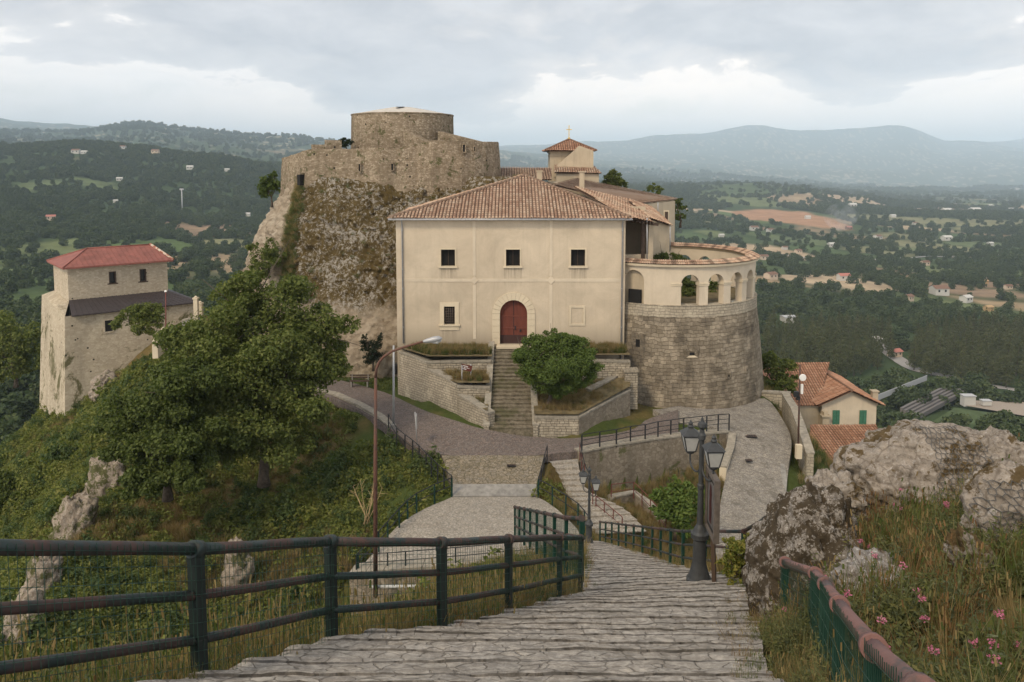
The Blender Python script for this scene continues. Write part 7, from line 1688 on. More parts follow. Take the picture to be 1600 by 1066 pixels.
def sports_ground():
    a = hit(1505, 655); z = a.z + 0.8; M_pitch = flat('pitch_grass', (0.062, 0.088, 0.032), 1, var=.25, scale=.3)
    def on(px, py): v = at(px, py, 1.0); d = z / v.z; return V(v.x * d, d, z)
    m = MB(); P = [on(1436, 672), on(1492, 637), on(1600, 652), on(1640, 662), on(1640, 690), on(1500, 690)]; m.face([tuple(p) for p in P]); struct(m.build('sports_field', [M_pitch]))
    m = MB(); P2 = [on(1508, 634), on(1520, 626), on(1640, 630), on(1640, 648), on(1600, 650)]; m.face([tuple(p + V(0, 0, .05)) for p in P2]); struct(m.build('gravel_yard', [flat('gravel_yard', (0.30, 0.25, 0.2), 1)]))
    c = sum(P, Vector()) / 6; CLEAR.append((c.x + 6, c.y + 4, 24))
    for p in P + P2: CLEAR.append((p.x, p.y, 6)); CLEAR.append((p.x * .95, p.y * .95, 7))
    # stand: long stepped terraces
    t = thing('grandstand', 'grey stepped grandstand along the green sports field in the valley', 'grandstand', on(1460, 640)); m = MB(); a, b = on(1424, 655), on(1500, 614); d = (b - a).normalized(); n = V(-d.y, d.x, 0)
    for k in range(5): p = a + n * (k * 1.1 - 1); q = b + n * (k * 1.1 - 1); m.bar(p + V(0, 0, .35 + k * .5), q + V(0, 0, .35 + k * .5), 1.6 if False else .9, 1.5)
    m.build('steps', [flat('stand_concrete', (0.15, 0.135, 0.125), .9)], t)
    m = MB(); p = a + n * 12; q = b + n * 12; m.bar(p + V(0, 0, 4.6), q + V(0, 0, 3.4), 0.2, 2.0); 
    m.build('roof_edge', [HM['g']], t)
    for (px, py, w, lab) in ((1512, 632, 18, 'white small building at the corner of the sports field'), (1540, 634, 14, 'low pale shed beside the gravel yard in the valley')):
        p = on(px, py); t = thing('clubhouse', lab, 'building', p); s = w / FPX * p.y; m = MB(); m.box(p + V(0, 0, s * .35), (s, s * .7, s * .9 if w > 15 else s * .5)); m.build('wall', [HM['w']], t); m = MB(); m.box(p + V(0, 0, (s * .8 + .15) if w > 15 else (s * .6 + .12)), (s * 1.1, s * .8, .25)); m.build('roof', [HM['g']], t)
sports_ground()
PYV = np.arange(256, 1066, 10.0); PYS = np.array([-slope_at(q) for q in PYV])
def woods():
    g = np.random.default_rng(31); X = []; Y = []
    def samp(n, t0, t1, d0, d1):
        d = np.sqrt(g.uniform(d0 * d0, d1 * d1, n)); t = g.uniform(t0, t1, n); X.append(t * d); Y.append(d)
    samp(13500, -1.10, -0.10, 105, 1000); samp(26000, -1.08, -0.18, 1000, 2300); samp(13300, -0.10, 1.10, 105, 900); samp(31000, 0.02, 1.10, 900, 2400)
    x = np.concatenate(X); y = np.concatenate(Y)
    samp(12500, -1.05, 0.05, 2300, 6000); samp(23500, 0.0, 1.05, 2400, 6500); x2 = np.concatenate(X)[len(x):]; y2 = np.concatenate(Y)[len(y):]
    def keep(x, y, far):
        hid, e, w = land(x, y); r = np.hypot(x, y)
        hedge = np.exp(-np.maximum(e - 2, 0) / (5.0 if not far else 14.0))
        p = np.clip(w * (1.0) + 0.7 * hedge + 0.05, 0, 1); n2 = fbm(x, y, 21, 1 / 90., 3); p *= np.clip(0.75 + n2, 0.1, 1)
        m = np.exp(-((x - 530) / 110.) ** 2 - ((y - 1560) / 290.) ** 2); p *= (m < 0.42)
        k = g.uniform(size=len(x)) < p
        for cx, cy, rr in CLEAR: k &= (x - cx) ** 2 + (y - cy) ** 2 > rr * rr
        if not far:
            qx = 800 + x / np.maximum(y, 1) * 1231; zz = ground_h(x, y) / np.maximum(y, 1); qy = np.interp(-zz, PYS, PYV)
            k &= ~(((qx > 1190) & (qx < 1400) & (qy > 518) & (qy < 625 - np.maximum(0, qx - 1300) * .3)) | ((qx > 1420) & (qy > 520) & (qy < 612)))
        return k
    k = keep(x, y, False) & (np.hypot(x * 0.9, y) > 100) & ~((x > 5) & (x < 60) & (y < 112)); x, y = x[k], y[k]; z = ground_h(x, y); s = g.uniform(0.6, 1.35, len(x)) * np.interp(y, [100, 900, 2300], [0.95, 1.05, 1.5])
    k = keep(x2, y2, True); x2, y2 = x2[k], y2[k]; z2 = ground_h(x2, y2); s2 = g.uniform(0.6, 1.3, len(x2)) * np.interp(y2, [2300, 6000], [1.7, 3.6])
    T = [crown_template(70 + k, 620, M_far_leaf, 7.0, 3.4 + .3 * (k % 3), 1.0, 0.75) for k in range(6)]
    P = np.concatenate([np.stack([x, y, z - 0.8], -1), np.stack([x2, y2, z2 - 2.5], -1)]); S = np.concatenate([s, s2])
    print('WOOD', len(P))
    scatter('woodland', P, S, g.integers(0, 6, len(P)), T, 'dark green woods and hedgerow trees covering the far hillsides and plain', 'woodland', 0.06, 8)
def pine_mesh(seed):
    g = np.random.default_rng(seed); H = 14.0; lobes = []
    for k in range(9):
        u = k / 8; r = 2.5 * (1 - u) ** 0.8 + 0.5; a = g.uniform(0, 6.28); lobes.append((math.cos(a) * .5, math.sin(a) * .5, H * (.22 + .74 * u), r, r, 1.25))
    v, f = lobes_cloud(lobes, 900, 0.85, 0.45, g, (.45, 1.05), -0.35, 0.7); m = MB(); m.tube([(0, 0, -1), (0, 0, H * .5), (0, 0, H * .95)], [.26, .18, .05], 7); n = len(v)
    V_ = np.concatenate([v, np.array(m.v)]); q = [fc for fc in m.f if len(fc) == 4]; F = np.concatenate([f, np.array(q) + n])
    return template('pine_tree', V_, F, [M_pine_leaf, M_bark], np.concatenate([np.zeros(len(f), int), np.ones(len(q), int)])).data
def pines():
    g = np.random.default_rng(41); meshes = [pine_mesh(80 + k) for k in range(5)]; n = 0; pts = []
    def inside(px, py):
        a = 1196 < px < 1392 and 520 + (px - 1196) * 0.02 < py < 604 - max(0, (1260 - px)) * .3 - max(0, px - 1300) * .35
        b = 1425 < px < 1640 and 524 - (px - 1425) * .03 + max(0, 1480 - px) * .3 < py < 590 + (px - 1425) * .12
        return a or b
    tries = 0
    while n < 270 and tries < 60000:
        tries += 1; px = g.uniform(1190, 1640); py = 500 + 112 * g.uniform() ** 1.0
        if not inside(px, py): continue
        v = at(px, py, 1.0); lo = pts_hit(px, py)
        if any((lo.x - q.x) ** 2 + (lo.y - q.y) ** 2 < 20 for q in pts): continue
        pts.append(lo); o = bpy.data.objects.new('pine_tree', meshes[n % 5]); C.objects.link(o); o.location = lo - V(0, 0, .4); o.rotation_euler = (g.normal() * .03, g.normal() * .03, g.uniform(0, 6.28)); s = g.uniform(.72, 1.12); o.scale = (s, s, s * g.uniform(.95, 1.1))
        tag(o, 'dark slender pine of the valley plantation', 'tree', 'pines of the valley plantation'); n += 1; CLEAR.append((lo.x, lo.y, 4.5))
    for q in pts[::2]: CLEAR.append((q.x * .95, q.y * .95, 6))
_HG = None
def pts_hit(px, py):
    d = np.linspace(150, 900, 700); v = at(px, py, 1.0); z = ground_h(v.x * d, d); k = np.where(z >= v.z * d)[0]; i = k[0] if len(k) else 0
    return Vector((v.x * d[i], d[i], z[i]))
pines()
woods()
def smoke():
    p = hit(1305, 362); m = bpy.data.materials.new('smoke'); m.use_nodes = True; T = NT(m.node_tree); T.N.clear()
    oc = T.n('ShaderNodeTexCoord').outputs['Object']; n = T.noise(oc, 0.05, 4, 0.6)
    d = T.math('MULTIPLY', T.ramp(n, [(0.42, 0.0), (0.7, 1.0)]), 0.02)
    v = T.n('ShaderNodeVolumePrincipled', Color=(0.9, 0.93, 1.0), Density=d); T.n('ShaderNodeOutputMaterial', Volume=v.outputs[0])
    mb = MB(); mb.lathe([(0, -14), (16, -8), (26, 4), (30, 16), (18, 30), (0, 36)], (0, 0, 0), 20, sy=.6); o = mb.build('smoke', [m]); o.location = p + V(0, -20, 14); o['kind'] = 'stuff'; o['label'] = 'thin bluish smoke drifting from the fields'; o['category'] = 'smoke'
smoke()

# ================================================================== RAILINGS
M_rail = rusty('dark_green_rusty_pipe', (0.016, 0.028, 0.026), (0.06, 0.034, 0.028), 0.65, 3.0)
M_rail_pink = rusty('worn_pinkish_pipe', (0.022, 0.036, 0.034), (0.145, 0.075, 0.064), 0.95, 3.2)
M_post = rusty('dark_post', (0.012, 0.02, 0.018), (0.05, 0.032, 0.026), 0.25, 4.0)
M_post_green = flat('green_post_paint', (0.008, 0.04, 0.028), 0.55, var=.3, scale=6)
M_black = flat('black_rail_paint', (0.018, 0.019, 0.021), 0.5, var=.3, scale=6)
M_wire = flat('green_coated_wire', (0.03, 0.075, 0.055), 0.5, var=.2)
M_redrail = flat('dark_red_rail_paint', (0.13, 0.04, 0.032), 0.6, var=.3, scale=6)
def railing(name, label, posts, h, fr, pr, rr, mp, mr, mesh=None, ring=True, post_dir=None, rmid=None, group=None, wires=0.055, wr=0.0022):
    """posts: foot points; fr: rail heights as fractions of h"""
    P = [Vector(p) for p in posts]; t = thing(name, label, 'railing', P[len(P) // 2], group); hs = h if isinstance(h, list) else [h] * len(P)
    for i, p in enumerate(P):
        a = P[max(i - 1, 0)]; b = P[min(i + 1, len(P) - 1)]; rz = math.atan2((b - a).y, (b - a).x); m = MB(); hh = hs[i]
        m.box(p + V(0, 0, (hh - .01) / 2 - 0.06), (pr, pr * .62, hh + .10), rz=rz)
        if ring:
            d = (b - a).normalized(); c = p + V(0, 0, hh)
            m.tube([c - d * pr * .42, c + d * pr * .42], rr * 1.42, 14, mi=1); m.box(c - V(0, 0, rr * 1.3), (pr * 1.02, pr * .7, rr * 1.1), rz=rz)
        m.build('post', [mp, mr], t)
    for k, f in enumerate(fr):
        m = MB(); r = rr if k == 0 else (rmid or rr * .8)
        pts = []
        for i, p in enumerate(P):
            pts.append(p + V(0, 0, hs[i] * f))
        for a, b in zip(pts, pts[1:]): m.tube([a, a.lerp(b, .35) + V(0, 0, -.004), a.lerp(b, .7) + V(0, 0, .003), b], r, 10)
        m.build('rail', [mr], t)
    if mesh:
        m = MB()
        for i in range(len(P) - 1):
            a, b = P[i], P[i + 1]; d = b - a; L = d.length; n = max(2, int(L / wires)); nn = V(-d.y, d.x, 0).normalized() * (-rr * 1.05)
            for k in range(n):
                u = k / n; q = a.lerp(b, u) + nn; hh = hs[i] + (hs[i + 1] - hs[i]) * u; j = random.uniform(-.006, .006)
                m.tube([q + V(0, 0, -.02), q + V(j, 0, hh * .5), q + V(0, 0, hh + mesh + random.uniform(-.01, .015))], wr, 3, cap=False)
            for k in range(10):
                u = (k + .5) / 10; m.tube([a + nn + V(0, 0, hs[i] * 1.04 * u), a.lerp(b, .5) + nn + V(0, 0, (hs[i] + hs[i + 1]) / 2 * 1.04 * u + random.uniform(-.006, .006)), b + nn + V(0, 0, hs[i + 1] * 1.04 * u)], wr, 3, cap=False)
        m.build('wire_mesh', [M_wire], t)
    return t
def foot(px, py, d): return at(px, py, d)
NL = [V(-3.55, 2.1, -2.15), V(-2.83, 3.75, -2.86), foot(313, 1068, 5.43), foot(519, 1005, 7.2), foot(691, 985, 8.2), foot(795, 962, 9.6), foot(874, 938, 11.7), foot(907, 928, 13.2)]
railing('railing', 'long dark rusty three-rail pipe railing with green wire mesh in front of the drop', NL, [1.0, 1.0, 1.0, 1.0, 0.98, 1.0, 1.0, 1.0], (1.0, .66, .33), 0.105, 0.043, M_post, M_rail, mesh=.03, rmid=.034)
BK = [V(1.18, 13.2, -7.1).lerp(V(0.1, 26.5, -12.75), k / 8) for k in range(9)]
BK = [V(p.x, p.y, max(p.z, float(ground_h([p.x], [p.y])[0]) + .05)) for p in BK[1:]]
for p in BK: p.z = -7.1 + (p.y - 13.2) / (26.5 - 13.2) * (-12.75 + 7.1)
railing('railing', 'green meshed railing turning back downhill from the end of the near pipe railing', [V(1.2, 13.3, -7.1)] + BK, 1.0, (1.0, .66, .33), 0.10, 0.04, M_post_green, M_rail, mesh=.03, wires=.07)
SR = []
Lr = [p for p in STAIR_R]
for y in (14.75, 17.1, 18.9, 20.6, 22.2, 23.8, 25.4, 27.0, 28.6, 30.2, 31.8, 33.4, 35.0):
    k = [p.y for p in Lr]; SR.append(V(np.interp(y, k, [p.x for p in Lr]) - .02 + (0.12 if y < 15 else 0), y, np.interp(y, k, [p.z for p in Lr]) - .02))
railing('railing', 'green three-rail railing down the right side of the stone steps, past the lamp post', [foot(1193, 893, 14.1)] + SR, 1.0, (1.0, .66, .33), 0.10, 0.035, M_post_green, M_rail, mesh=.0, wires=.09, rmid=.028)
LR = [at(*p) for p in ((841, 776, 41.6), (863, 789, 40.3), (884, 803, 39.0), (903, 817, 37.8), (913, 829, 36.9), (921, 842, 35.6))]
railing('railing', 'green railing along the right edge of the cobbled landing', LR, 0.98, (1.0, .55), 0.08, 0.028, M_post_green, M_black, mesh=.0, wires=.1, ring=False)
LL = [at(*p) for p in ((607, 671, 49.0), (620, 693, 47.3), (633, 704, 46.5), (645, 713, 45.8), (655, 722, 45.2), (666, 734, 44.3), (674, 742, 43.8), (684, 752, 43.1), (694, 761, 42.5), (706, 771, 41.9))]
railing('railing', 'black railing along the road edge down to the concrete slab', LL, 0.98, (1.0, .55), 0.075, 0.026, M_black, M_black, ring=False)
LB = [at(*p) for p in ((706, 774, 41.8), (679, 785, 40.9), (651, 800, 39.6), (637, 811, 38.8), (624, 825, 37.9), (606, 846, 36.7), (592, 862, 35.9), (560, 897, 34.5))]
railing('railing', 'green meshed railing along the left kerb of the cobbled landing', LB, 0.98, (1.0, .55), 0.085, 0.028, M_post_green, M_black, mesh=.0, wires=.1, ring=False)
LN = [at(*p) for p in ((557, 899, 34.4), (606, 897, 34.3), (634, 895, 34.1), (712, 889, 33.9), (790, 882, 33.7), (900, 872, 33.5))]
railing('railing', 'thin black railing along the front edge of the landing, seen through the pipe railing', LN, 0.98, (1.0, .6), 0.06, 0.022, M_black, M_black, ring=False)
railing('railing', 'short black railing climbing from the landing corner up beside the little steps', [at(*p) for p in ((841, 775, 41.7), (846, 757, 43.0), (850, 740, 44.2), (855, 722, 45.3))], 0.98, (1.0, .55), 0.07, 0.026, M_black, M_black, ring=False)
railing('railing', 'dark railing on the outer side of the little stepped path, below the road corner', [at(*p) for p in ((906, 716, 45.8), (909, 732, 44.8), (913, 750, 43.6), (921, 770, 42.5), (926, 786, 41.5))], 0.98, (1.0, .55), 0.07, 0.026, M_redrail, M_black, ring=False)
RR = [at(px, py, d) for px, py, d in ((909, 705, 46.1), (937, 700, 46.8), (963, 696, 47.4), (985, 691, 48.1), (1008, 688, 48.7), (1028, 683, 49.4), (1048, 680, 50.0), (1068, 677, 50.5), (1104, 673, 51.3), (1122, 671, 51.6), (1139, 670, 51.8)) ]
railing('railing', 'black railing on top of the rubble wall along the road', RR, 1.0, (1.0, .66, .36), 0.08, 0.026, M_black, M_black, ring=False)
R1 = [at(*p) for p in ((931, 802, 41.4), (944, 812, 40.8), (958, 824, 40.2), (972, 836, 39.6))]
railing('railing', 'dark red handrail slanting down beside the sunken steps', R1, 0.95, (1.0, .5), 0.05, 0.022, M_redrail, M_redrail, ring=False)
R2 = [at(*p) for p in ((955, 780, 43.3), (990, 776, 44.0), (1003, 789, 43.2), (1016, 803, 42.3), (1030, 820, 41.3), (1040, 836, 40.4))]
railing('railing', 'dark red railing along the curved white-topped wall', R2, 0.85, (1.0, .5), 0.05, 0.022, M_redrail, M_redrail, ring=False)
# sunken steps between the two
m = MB()
for k in range(9):
    a, b = at(945 + k * 7, 800 + k * 7, 42.2 - k * .3), at(992 + k * 4, 796 + k * 8, 42.8 - k * .35); zz = -20.0 - k * .12; m.bar((a.x, a.y, zz), (b.x, b.y, zz), .14, .5)
struct(m.build('sunken_steps', [M_cobble]))
RT = [at(*p) for p in ((1227, 879, 8.0), (1274, 897, 6.6), (1290, 914, 5.8), (1312, 946, 4.75), (1365, 1012, 3.4), (1440, 1085, 2.45))]
railing('railing', 'worn pinkish pipe railing with loose green mesh at the flower bank', [p - V(0, 0, 1.0) for p in RT], 1.0, (1.0,), 0.10, 0.043, M_post_green, M_rail_pink, mesh=.035, wires=.05, wr=.0022)

# ================================================================== LAMPS AND SIGNS
M_lamp = flat('lamp_iron', (0.045, 0.047, 0.048), 0.5, var=.25, scale=10)
M_frost = flat('frosted_lamp_glass', (0.42, 0.42, 0.40), 0.3, var=.1, spec=.5)
def lamp_post(label, p, h, axis, n=20):
    t = thing('street_lamp', label, 'street lamp', p); m = MB(); k = h / 3.12
    m.lathe([(.0, -.1), (.235, -.1), (.235, .06), (.21, .09), (.17, .2), (.135, .34), (.125, .42), (.12, .82), (.165, .86), (.17, .95), (.13, .99), (.1, 1.06)], p, n)
    m.build('base', [M_lamp], t); m = MB(); m.lathe([(.1, 1.05), (.062, 1.12), (.052, 1.8 * k), (.065, 1.82 * k), (.065, 1.88 * k), (.048, 1.9 * k), (.044, 2.74 * k), (.07, 2.76 * k), (.07, 2.84 * k), (.05, 2.88 * k), (.04, 2.95 * k), (.085, 3.0 * k), (.075, 3.06 * k), (.03, 3.1 * k), (.022, 3.15 * k), (.0, 3.2 * k)], p, n); m.build('pole', [M_lamp], t)
    for s in (1, -1):
        d = V(math.cos(axis), math.sin(axis), 0) * s; z0 = 2.25 * k; m = MB(); pts = [Vector(p) + V(0, 0, z0) + d * .04]
        for q in range(9): a = math.pi * (1.0 + q / 8 * 1.0); pts.append(Vector(p) + d * (.23 + .19 * math.cos(a)) + V(0, 0, z0 - .02 + .17 * math.sin(a) * 1.0))
        pts.append(Vector(p) + d * .42 + V(0, 0, z0 + .12)); m.tube(pts, .018, 8); m.build('bracket', [M_lamp], t)
        c = Vector(p) + d * .42 + V(0, 0, z0 + .12); fr = MB(); gl = MB(); b0, b1, hb = .085, .15, .34
        fr.lathe([(0, -.03), (.06, -.03), (.09, .0), (.09, .025), (0, .03)], c, 10)
        cor0 = [c + V(b0 * i, b0 * j, .03) for i, j in ((-1, -1), (1, -1), (1, 1), (-1, 1))]; cor1 = [c + V(b1 * i, b1 * j, hb) for i, j in ((-1, -1), (1, -1), (1, 1), (-1, 1))]
        for i in range(4):
            gl.face([cor0[i], cor0[(i + 1) % 4], cor1[(i + 1) % 4], cor1[i]]); fr.bar(cor0[i], cor1[i], .018, .018); fr.bar(cor1[i], cor1[(i + 1) % 4], .022, .03); fr.bar(cor0[i], cor0[(i + 1) % 4], .018, .018)
        ap = c + V(0, 0, hb + .13); e = b1 + .03
        q = [c + V(e * i, e * j, hb + .01) for i, j in ((-1, -1), (1, -1), (1, 1), (-1, 1))]; w_ = [c + V(.045 * i, .045 * j, hb + .13) for i, j in ((-1, -1), (1, -1), (1, 1), (-1, 1))]
        for i in range(4): fr.face([q[i], q[(i + 1) % 4], w_[(i + 1) % 4], w_[i]])
        fr.lathe([(.05, 0), (.06, .03), (.04, .06), (.045, .09), (.02, .12), (.0, .16)], ap, 10); lo = fr.build('lantern', [M_lamp], t); gl.build('glass', [M_frost], lo)
lamp_post('tall dark iron lamp post with two lanterns beside the framed sign at the steps', at(1092, 908, 14.5), 3.12, math.atan2(-.40, .12))
lamp_post('dark iron lamp post with two lanterns at the bottom of the steps', at(920, 853, 31.0), 3.25, math.atan2(-.36, .22))

def street_light():
    b = at(586, 880, 33.0); t = thing('street_light', 'rusty brown street light with a curved arm and long grey head', 'street light', b); m = MB(); top = at(587, 590, 33.0)
    m.tube([b - V(0, 0, 1.5), b.lerp(top, .5), top], [.10, .085, .062], 10); pts = [top]
    for px, py in ((588, 577), (592, 566), (600, 557), (613, 549), (630, 543), (652, 536.5), (664, 533)): pts.append(at(px, py, 33.0))
    m.tube(pts, [.062, .058, .055, .052, .05, .048, .045, .04], 10); m.build('pole', [rusty('rusty_brown_pole', (0.055, 0.03, 0.022), (0.09, 0.042, 0.028), .8, 6)], t)
    m = MB(); a = at(660, 534, 33.0); e = at(691, 528.5, 33.0); d = (e - a).normalized(); L = (e - a).length; up = V(-d.z, 0, d.x); prof = [(0, .03), (.12, .07), (.3, .10), (.6, .135), (.85, .12), (1.0, .02)]
    m.tube([a + d * L * u for u, r in prof], [r for u, r in prof], 12); m.build('lamp_head', [M_zinc], t); m = MB(); m.tube([a + d * L * .5 - up * .09, a + d * L * .72 - up * .115, a + d * L * .93 - up * .07], [.06, .1, .04], 10); m.build('lamp_glass', [M_frost], t)
street_light()
p = at(615, 668, 49.3); t = thing('pole', 'plain light grey pole standing at the bend of the road', 'pole', p); m = MB(); q = at(615, 540, 49.3); m.tube([p - V(0, 0, .3), q], [.085, .06], 10); m.build('shaft', [M_zinc], t)
m = MB(); m.lathe([(0, 0), (.16, 0), (.16, .25), (.1, .3), (0, .3)], p - V(0, 0, .05), 12); m.build('foot', [M_concrete], t)
p = at(652, 692, 47.0); t = thing('road_sign', 'thin road sign seen edge-on by the road bend', 'sign', p); m = MB(); m.tube([p - V(0, 0, .2), p + V(-.12, 0, 1.9)], .03, 8); m.build('post', [M_zinc], t); m = MB(); m.box(p + V(-.02, -.05, 1.35), (.05, .55, .8), rz=.15); m.build('plate', [M_zinc], t)
# brown tourist sign on the terrace
p = at(722, 618, 52.3); q_ = at(736, 616, 52.6); t = thing('signpost', 'small brown tourist sign on two posts on the left terrace', 'sign', p); m = MB(); hz = at(728, 570, 52.4).z
M_brown = flat('brown_sign', (0.12, 0.035, 0.025), .5, var=.1); M_white = flat('white_paint', (0.75, 0.74, 0.7), .6, var=.05)
for a in (p, q_): m = MB(); m.tube([a - V(0, 0, .3), V(a.x, a.y, hz)], .03, 8); m.build('post', [M_zinc], t)
m = MB(); c = (p + q_) / 2; c.z = hz - .22; rz = math.atan2(q_.y - p.y, q_.x - p.x) - .35; rot = Euler((0, R(14), rz)); m.box(c, (.72, .04, .4), rot=rot, mi=0); Mx = rot.to_matrix()
for zz, w0, w1 in ((.1, -.28, .1), (0.0, -.28, .24), (-.1, -.28, .02)):
    for k in range(5):
        x0 = w0 + (w1 - w0) * k / 5; m.box(c + Mx @ V(x0 + .03, -.024, zz), (.05 + .015 * (k % 2), .006, .05), rot=rot, mi=1)
m.build('board', [M_brown, M_white], t)
# framed display sign beside the lamp post
def display():
    c = at(1113, 787, 14.15); t = thing('display_sign', 'framed upright display board on a brown post beside the lamp post, seen from its edge', 'sign', at(1117, 915, 14.1)); rz = math.atan2(-1.0, -.03); M = Matrix.Translation(c) @ Matrix.Rotation(rz, 4, 'Z')
    def T(a, b, cc): return M @ V(a, b, cc)
    w, h = .78, 1.16; M_frame = flat('weathered_grey_wood', (0.12, 0.10, 0.085), .8, var=.3, scale=8); m = MB(); r = Euler((0, 0, rz))
    for x, z, sx_, sz in ((0, h / 2 - .04, w, .08), (0, -h / 2 + .04, w, .08), (-w / 2 + .04, 0, .08, h - .16), (w / 2 - .04, 0, .08, h - .16)): m.box(T(x, 0, z), (sx_, .1, sz), rot=r)
    m.box(T(0, .03, 0), (w - .16, .03, h - .16), rot=r); m.build('frame', [M_frame], t); yb = -.012 if True else 0
    s = -1 # the face looks towards the steps
    m = MB(); m.box(T(0, s * .012, 0), (w - .16, .02, h - .16), rot=r, mi=0); m.box(T(0, s * .026, 0), (w - .34, .01, h - .34), rot=r, mi=1)
    pts = [(-.09, -.36), (.09, -.36), (.10, -.05), (.07, .08), (.09, .2), (.05, .33), (0, .37), (-.05, .33), (-.09, .2), (-.07, .08), (-.10, -.05)]
    m.face([T(x, s * .035, z) for x, z in pts], 2); m.build('picture', [flat('black_mount', (0.015, 0.015, 0.016), .4), flat('grey_print', (0.13, 0.12, 0.115), .4), flat('dark_red_print', (0.05, 0.012, 0.012), .4)], t)
    m = MB(); a = at(1117, 915, 14.12); m.bar(a - V(0, 0, .2), V(c.x + .02, c.y, c.z - h / 2), .07, .07); m.build('post', [rusty('brown_post', (0.07, 0.045, 0.03), (0.09, 0.05, 0.03), .4)], t)
display()
def utility_pole():
    b = at(1247, 712, 49.9); tp = at(1250, 570, 49.9); t = thing('utility_pole', 'rusty pole with white lamp disc and boxes beside the parapet of the lane', 'pole', b); m = MB(); m.tube([b - V(0, 0, .3), tp], [.07, .05], 8); m.build('shaft', [rusty('rusty_shaft', (0.05, 0.03, 0.024), (0.08, 0.04, 0.028), .7, 6)], t)
    c = at(1254, 590, 49.8); m = MB(); m.tube([c + V(0, -.1, 0), c + V(0, -.02, 0), c + V(0, .1, 0)], [.2, .23, .06], 16); m.build('disc', [M_white], t)
    m = MB(); m.box(at(1253, 608, 49.8), (.13, .12, .62)); m.build('lamp_tube', [M_white], t); m = MB(); m.box(at(1244, 616, 49.8), (.28, .2, .35)); m.box(at(1247, 622, 49.8), (.2, .2, .25)); m.build('junction_box', [M_iron], t)
    m = MB(); m.box(b + V(-.05, -.2, .35), (.36, .3, .9)); m.build('cabinet', [M_trim], t)
utility_pole()
def bench():
    c = at(562, 604, 58.8); t = thing('bench', 'small grey bench on the verge below the crag', 'bench', c); m = MB()
    for k in range(3): m.box(c + V(0, -.15 + k * .15, .44), (1.5, .11, .05))
    m.build('seat', [M_wood], t); m = MB()
    for k in range(2): m.box(c + V(0, .25, .62 + k * .17), (1.5, .04, .11))
    m.build('backrest', [M_wood], t)
    for s in (-.6, .6): m = MB(); m.box(c + V(s, 0, .2), (.08, .42, .44)); m.box(c + V(s, .25, .5), (.06, .05, .7)); m.build('leg', [M_concrete], t)
bench()
c = at(618, 588, 57.6); t = thing('litter_bin', 'black litter bin by the wall corner at the road', 'bin', c); m = MB(); m.lathe([(0, .2), (.2, .2), (.23, .85), (.21, .87), (.0, .8)], c, 14); m.build('bucket', [M_iron], t); m = MB(); m.tube([c + V(0, .22, -.1), c + V(0, .22, 1.0)], .03, 8); m.build('post', [M_iron], t)
for px, py, d, w, dpt, lab in ((1173, 684, 51.9, .75, .45, 'rusty drain grating in the upper part of the lane'), (1170, 722, 49.0, .4, .3, 'small drain grating lower on the lane'), (799, 730, 44.5, .5, .2, 'narrow drain grating in the old cobbles before the slab')):
    c = at(px, py, d); t = thing('drain_grating', lab, 'drain', c); m = MB(); m.box(c + V(0, 0, .10), (w, dpt, .06)); m.build('frame', [M_iron], t); m = MB()
    for k in range(5): m.box(c + V(-w / 2 + w * (k + .5) / 5, 0, .135), (w * .09, dpt * .9, .02))
    m.build('bars', [rusty('rusty_grate', (0.06, 0.04, 0.03), (0.09, 0.05, 0.03), .6)], t)
a, b = at(577, 917, 33.2), at(712, 917, 32.8); m = MB(); m.tube([a, a.lerp(b, .5) + V(0, 0, .02), b], .07, 10); tag(m.build('plastic_pipe', [M_frost]), 'long white pipe lying along the wall below the landing', 'pipe')
# bits near the tower house
p = at(258, 520, 62); t = thing('pole', 'thin rusty pole standing before the tower house lean-to', 'pole', p); m = MB(); m.tube([p - V(0, 0, 1.5), at(259, 455, 62)], [.06, .045], 8); m.build('shaft', [M_redrail], t); m = MB(); m.box(at(259, 455, 62), (.16, .16, .12)); m.build('cap', [M_white], t)
run_wall('garden_wall', 'pale stub of wall among the bushes before the tower house', [W4(246, 534, 60, 560), W4(262, 511, 63.5, 545)], .4, M_trim, None)
run_wall('garden_wall', 'low grey wall with pale pillars at the end of the road by the tower house', [W4(284, 502, 69, 540), W4(312, 496, 69, 540)], .4, M_concrete, M_cap)
for px, py0, d, lab in ((306, 468, 69, 'taller pale stone pillar at the end of the low grey wall'), (313, 476, 70, 'shorter pale stone pillar behind the taller one')):
    q = at(px, py0, d); m = MB(); m.box(q - V(0, 0, .9), (.35, .35, 1.9)); m.box(q + V(0, 0, .1), (.45, .45, .14)); m.lathe([(.1, 0), (.14, .08), (.0, .2)], q + V(0, 0, .15), 8); tag(m.build('stone_pillar', [M_trim]), lab, 'pillar')
def mast():
    p = hit(285, 330); t = thing('mast', 'slim pale mast standing in the woods of the left hillside', 'mast', p); m = MB(); h = 34 / FPX * p.y; m.tube([p - V(0, 0, 2), p + V(0, 0, h)], [.9, .6], 6); m.build('shaft', [HM['g']], t); m = MB(); m.box(p + V(0, 0, h), (5, 1, 2)); m.build('head', [HM['g']], t)
mast()

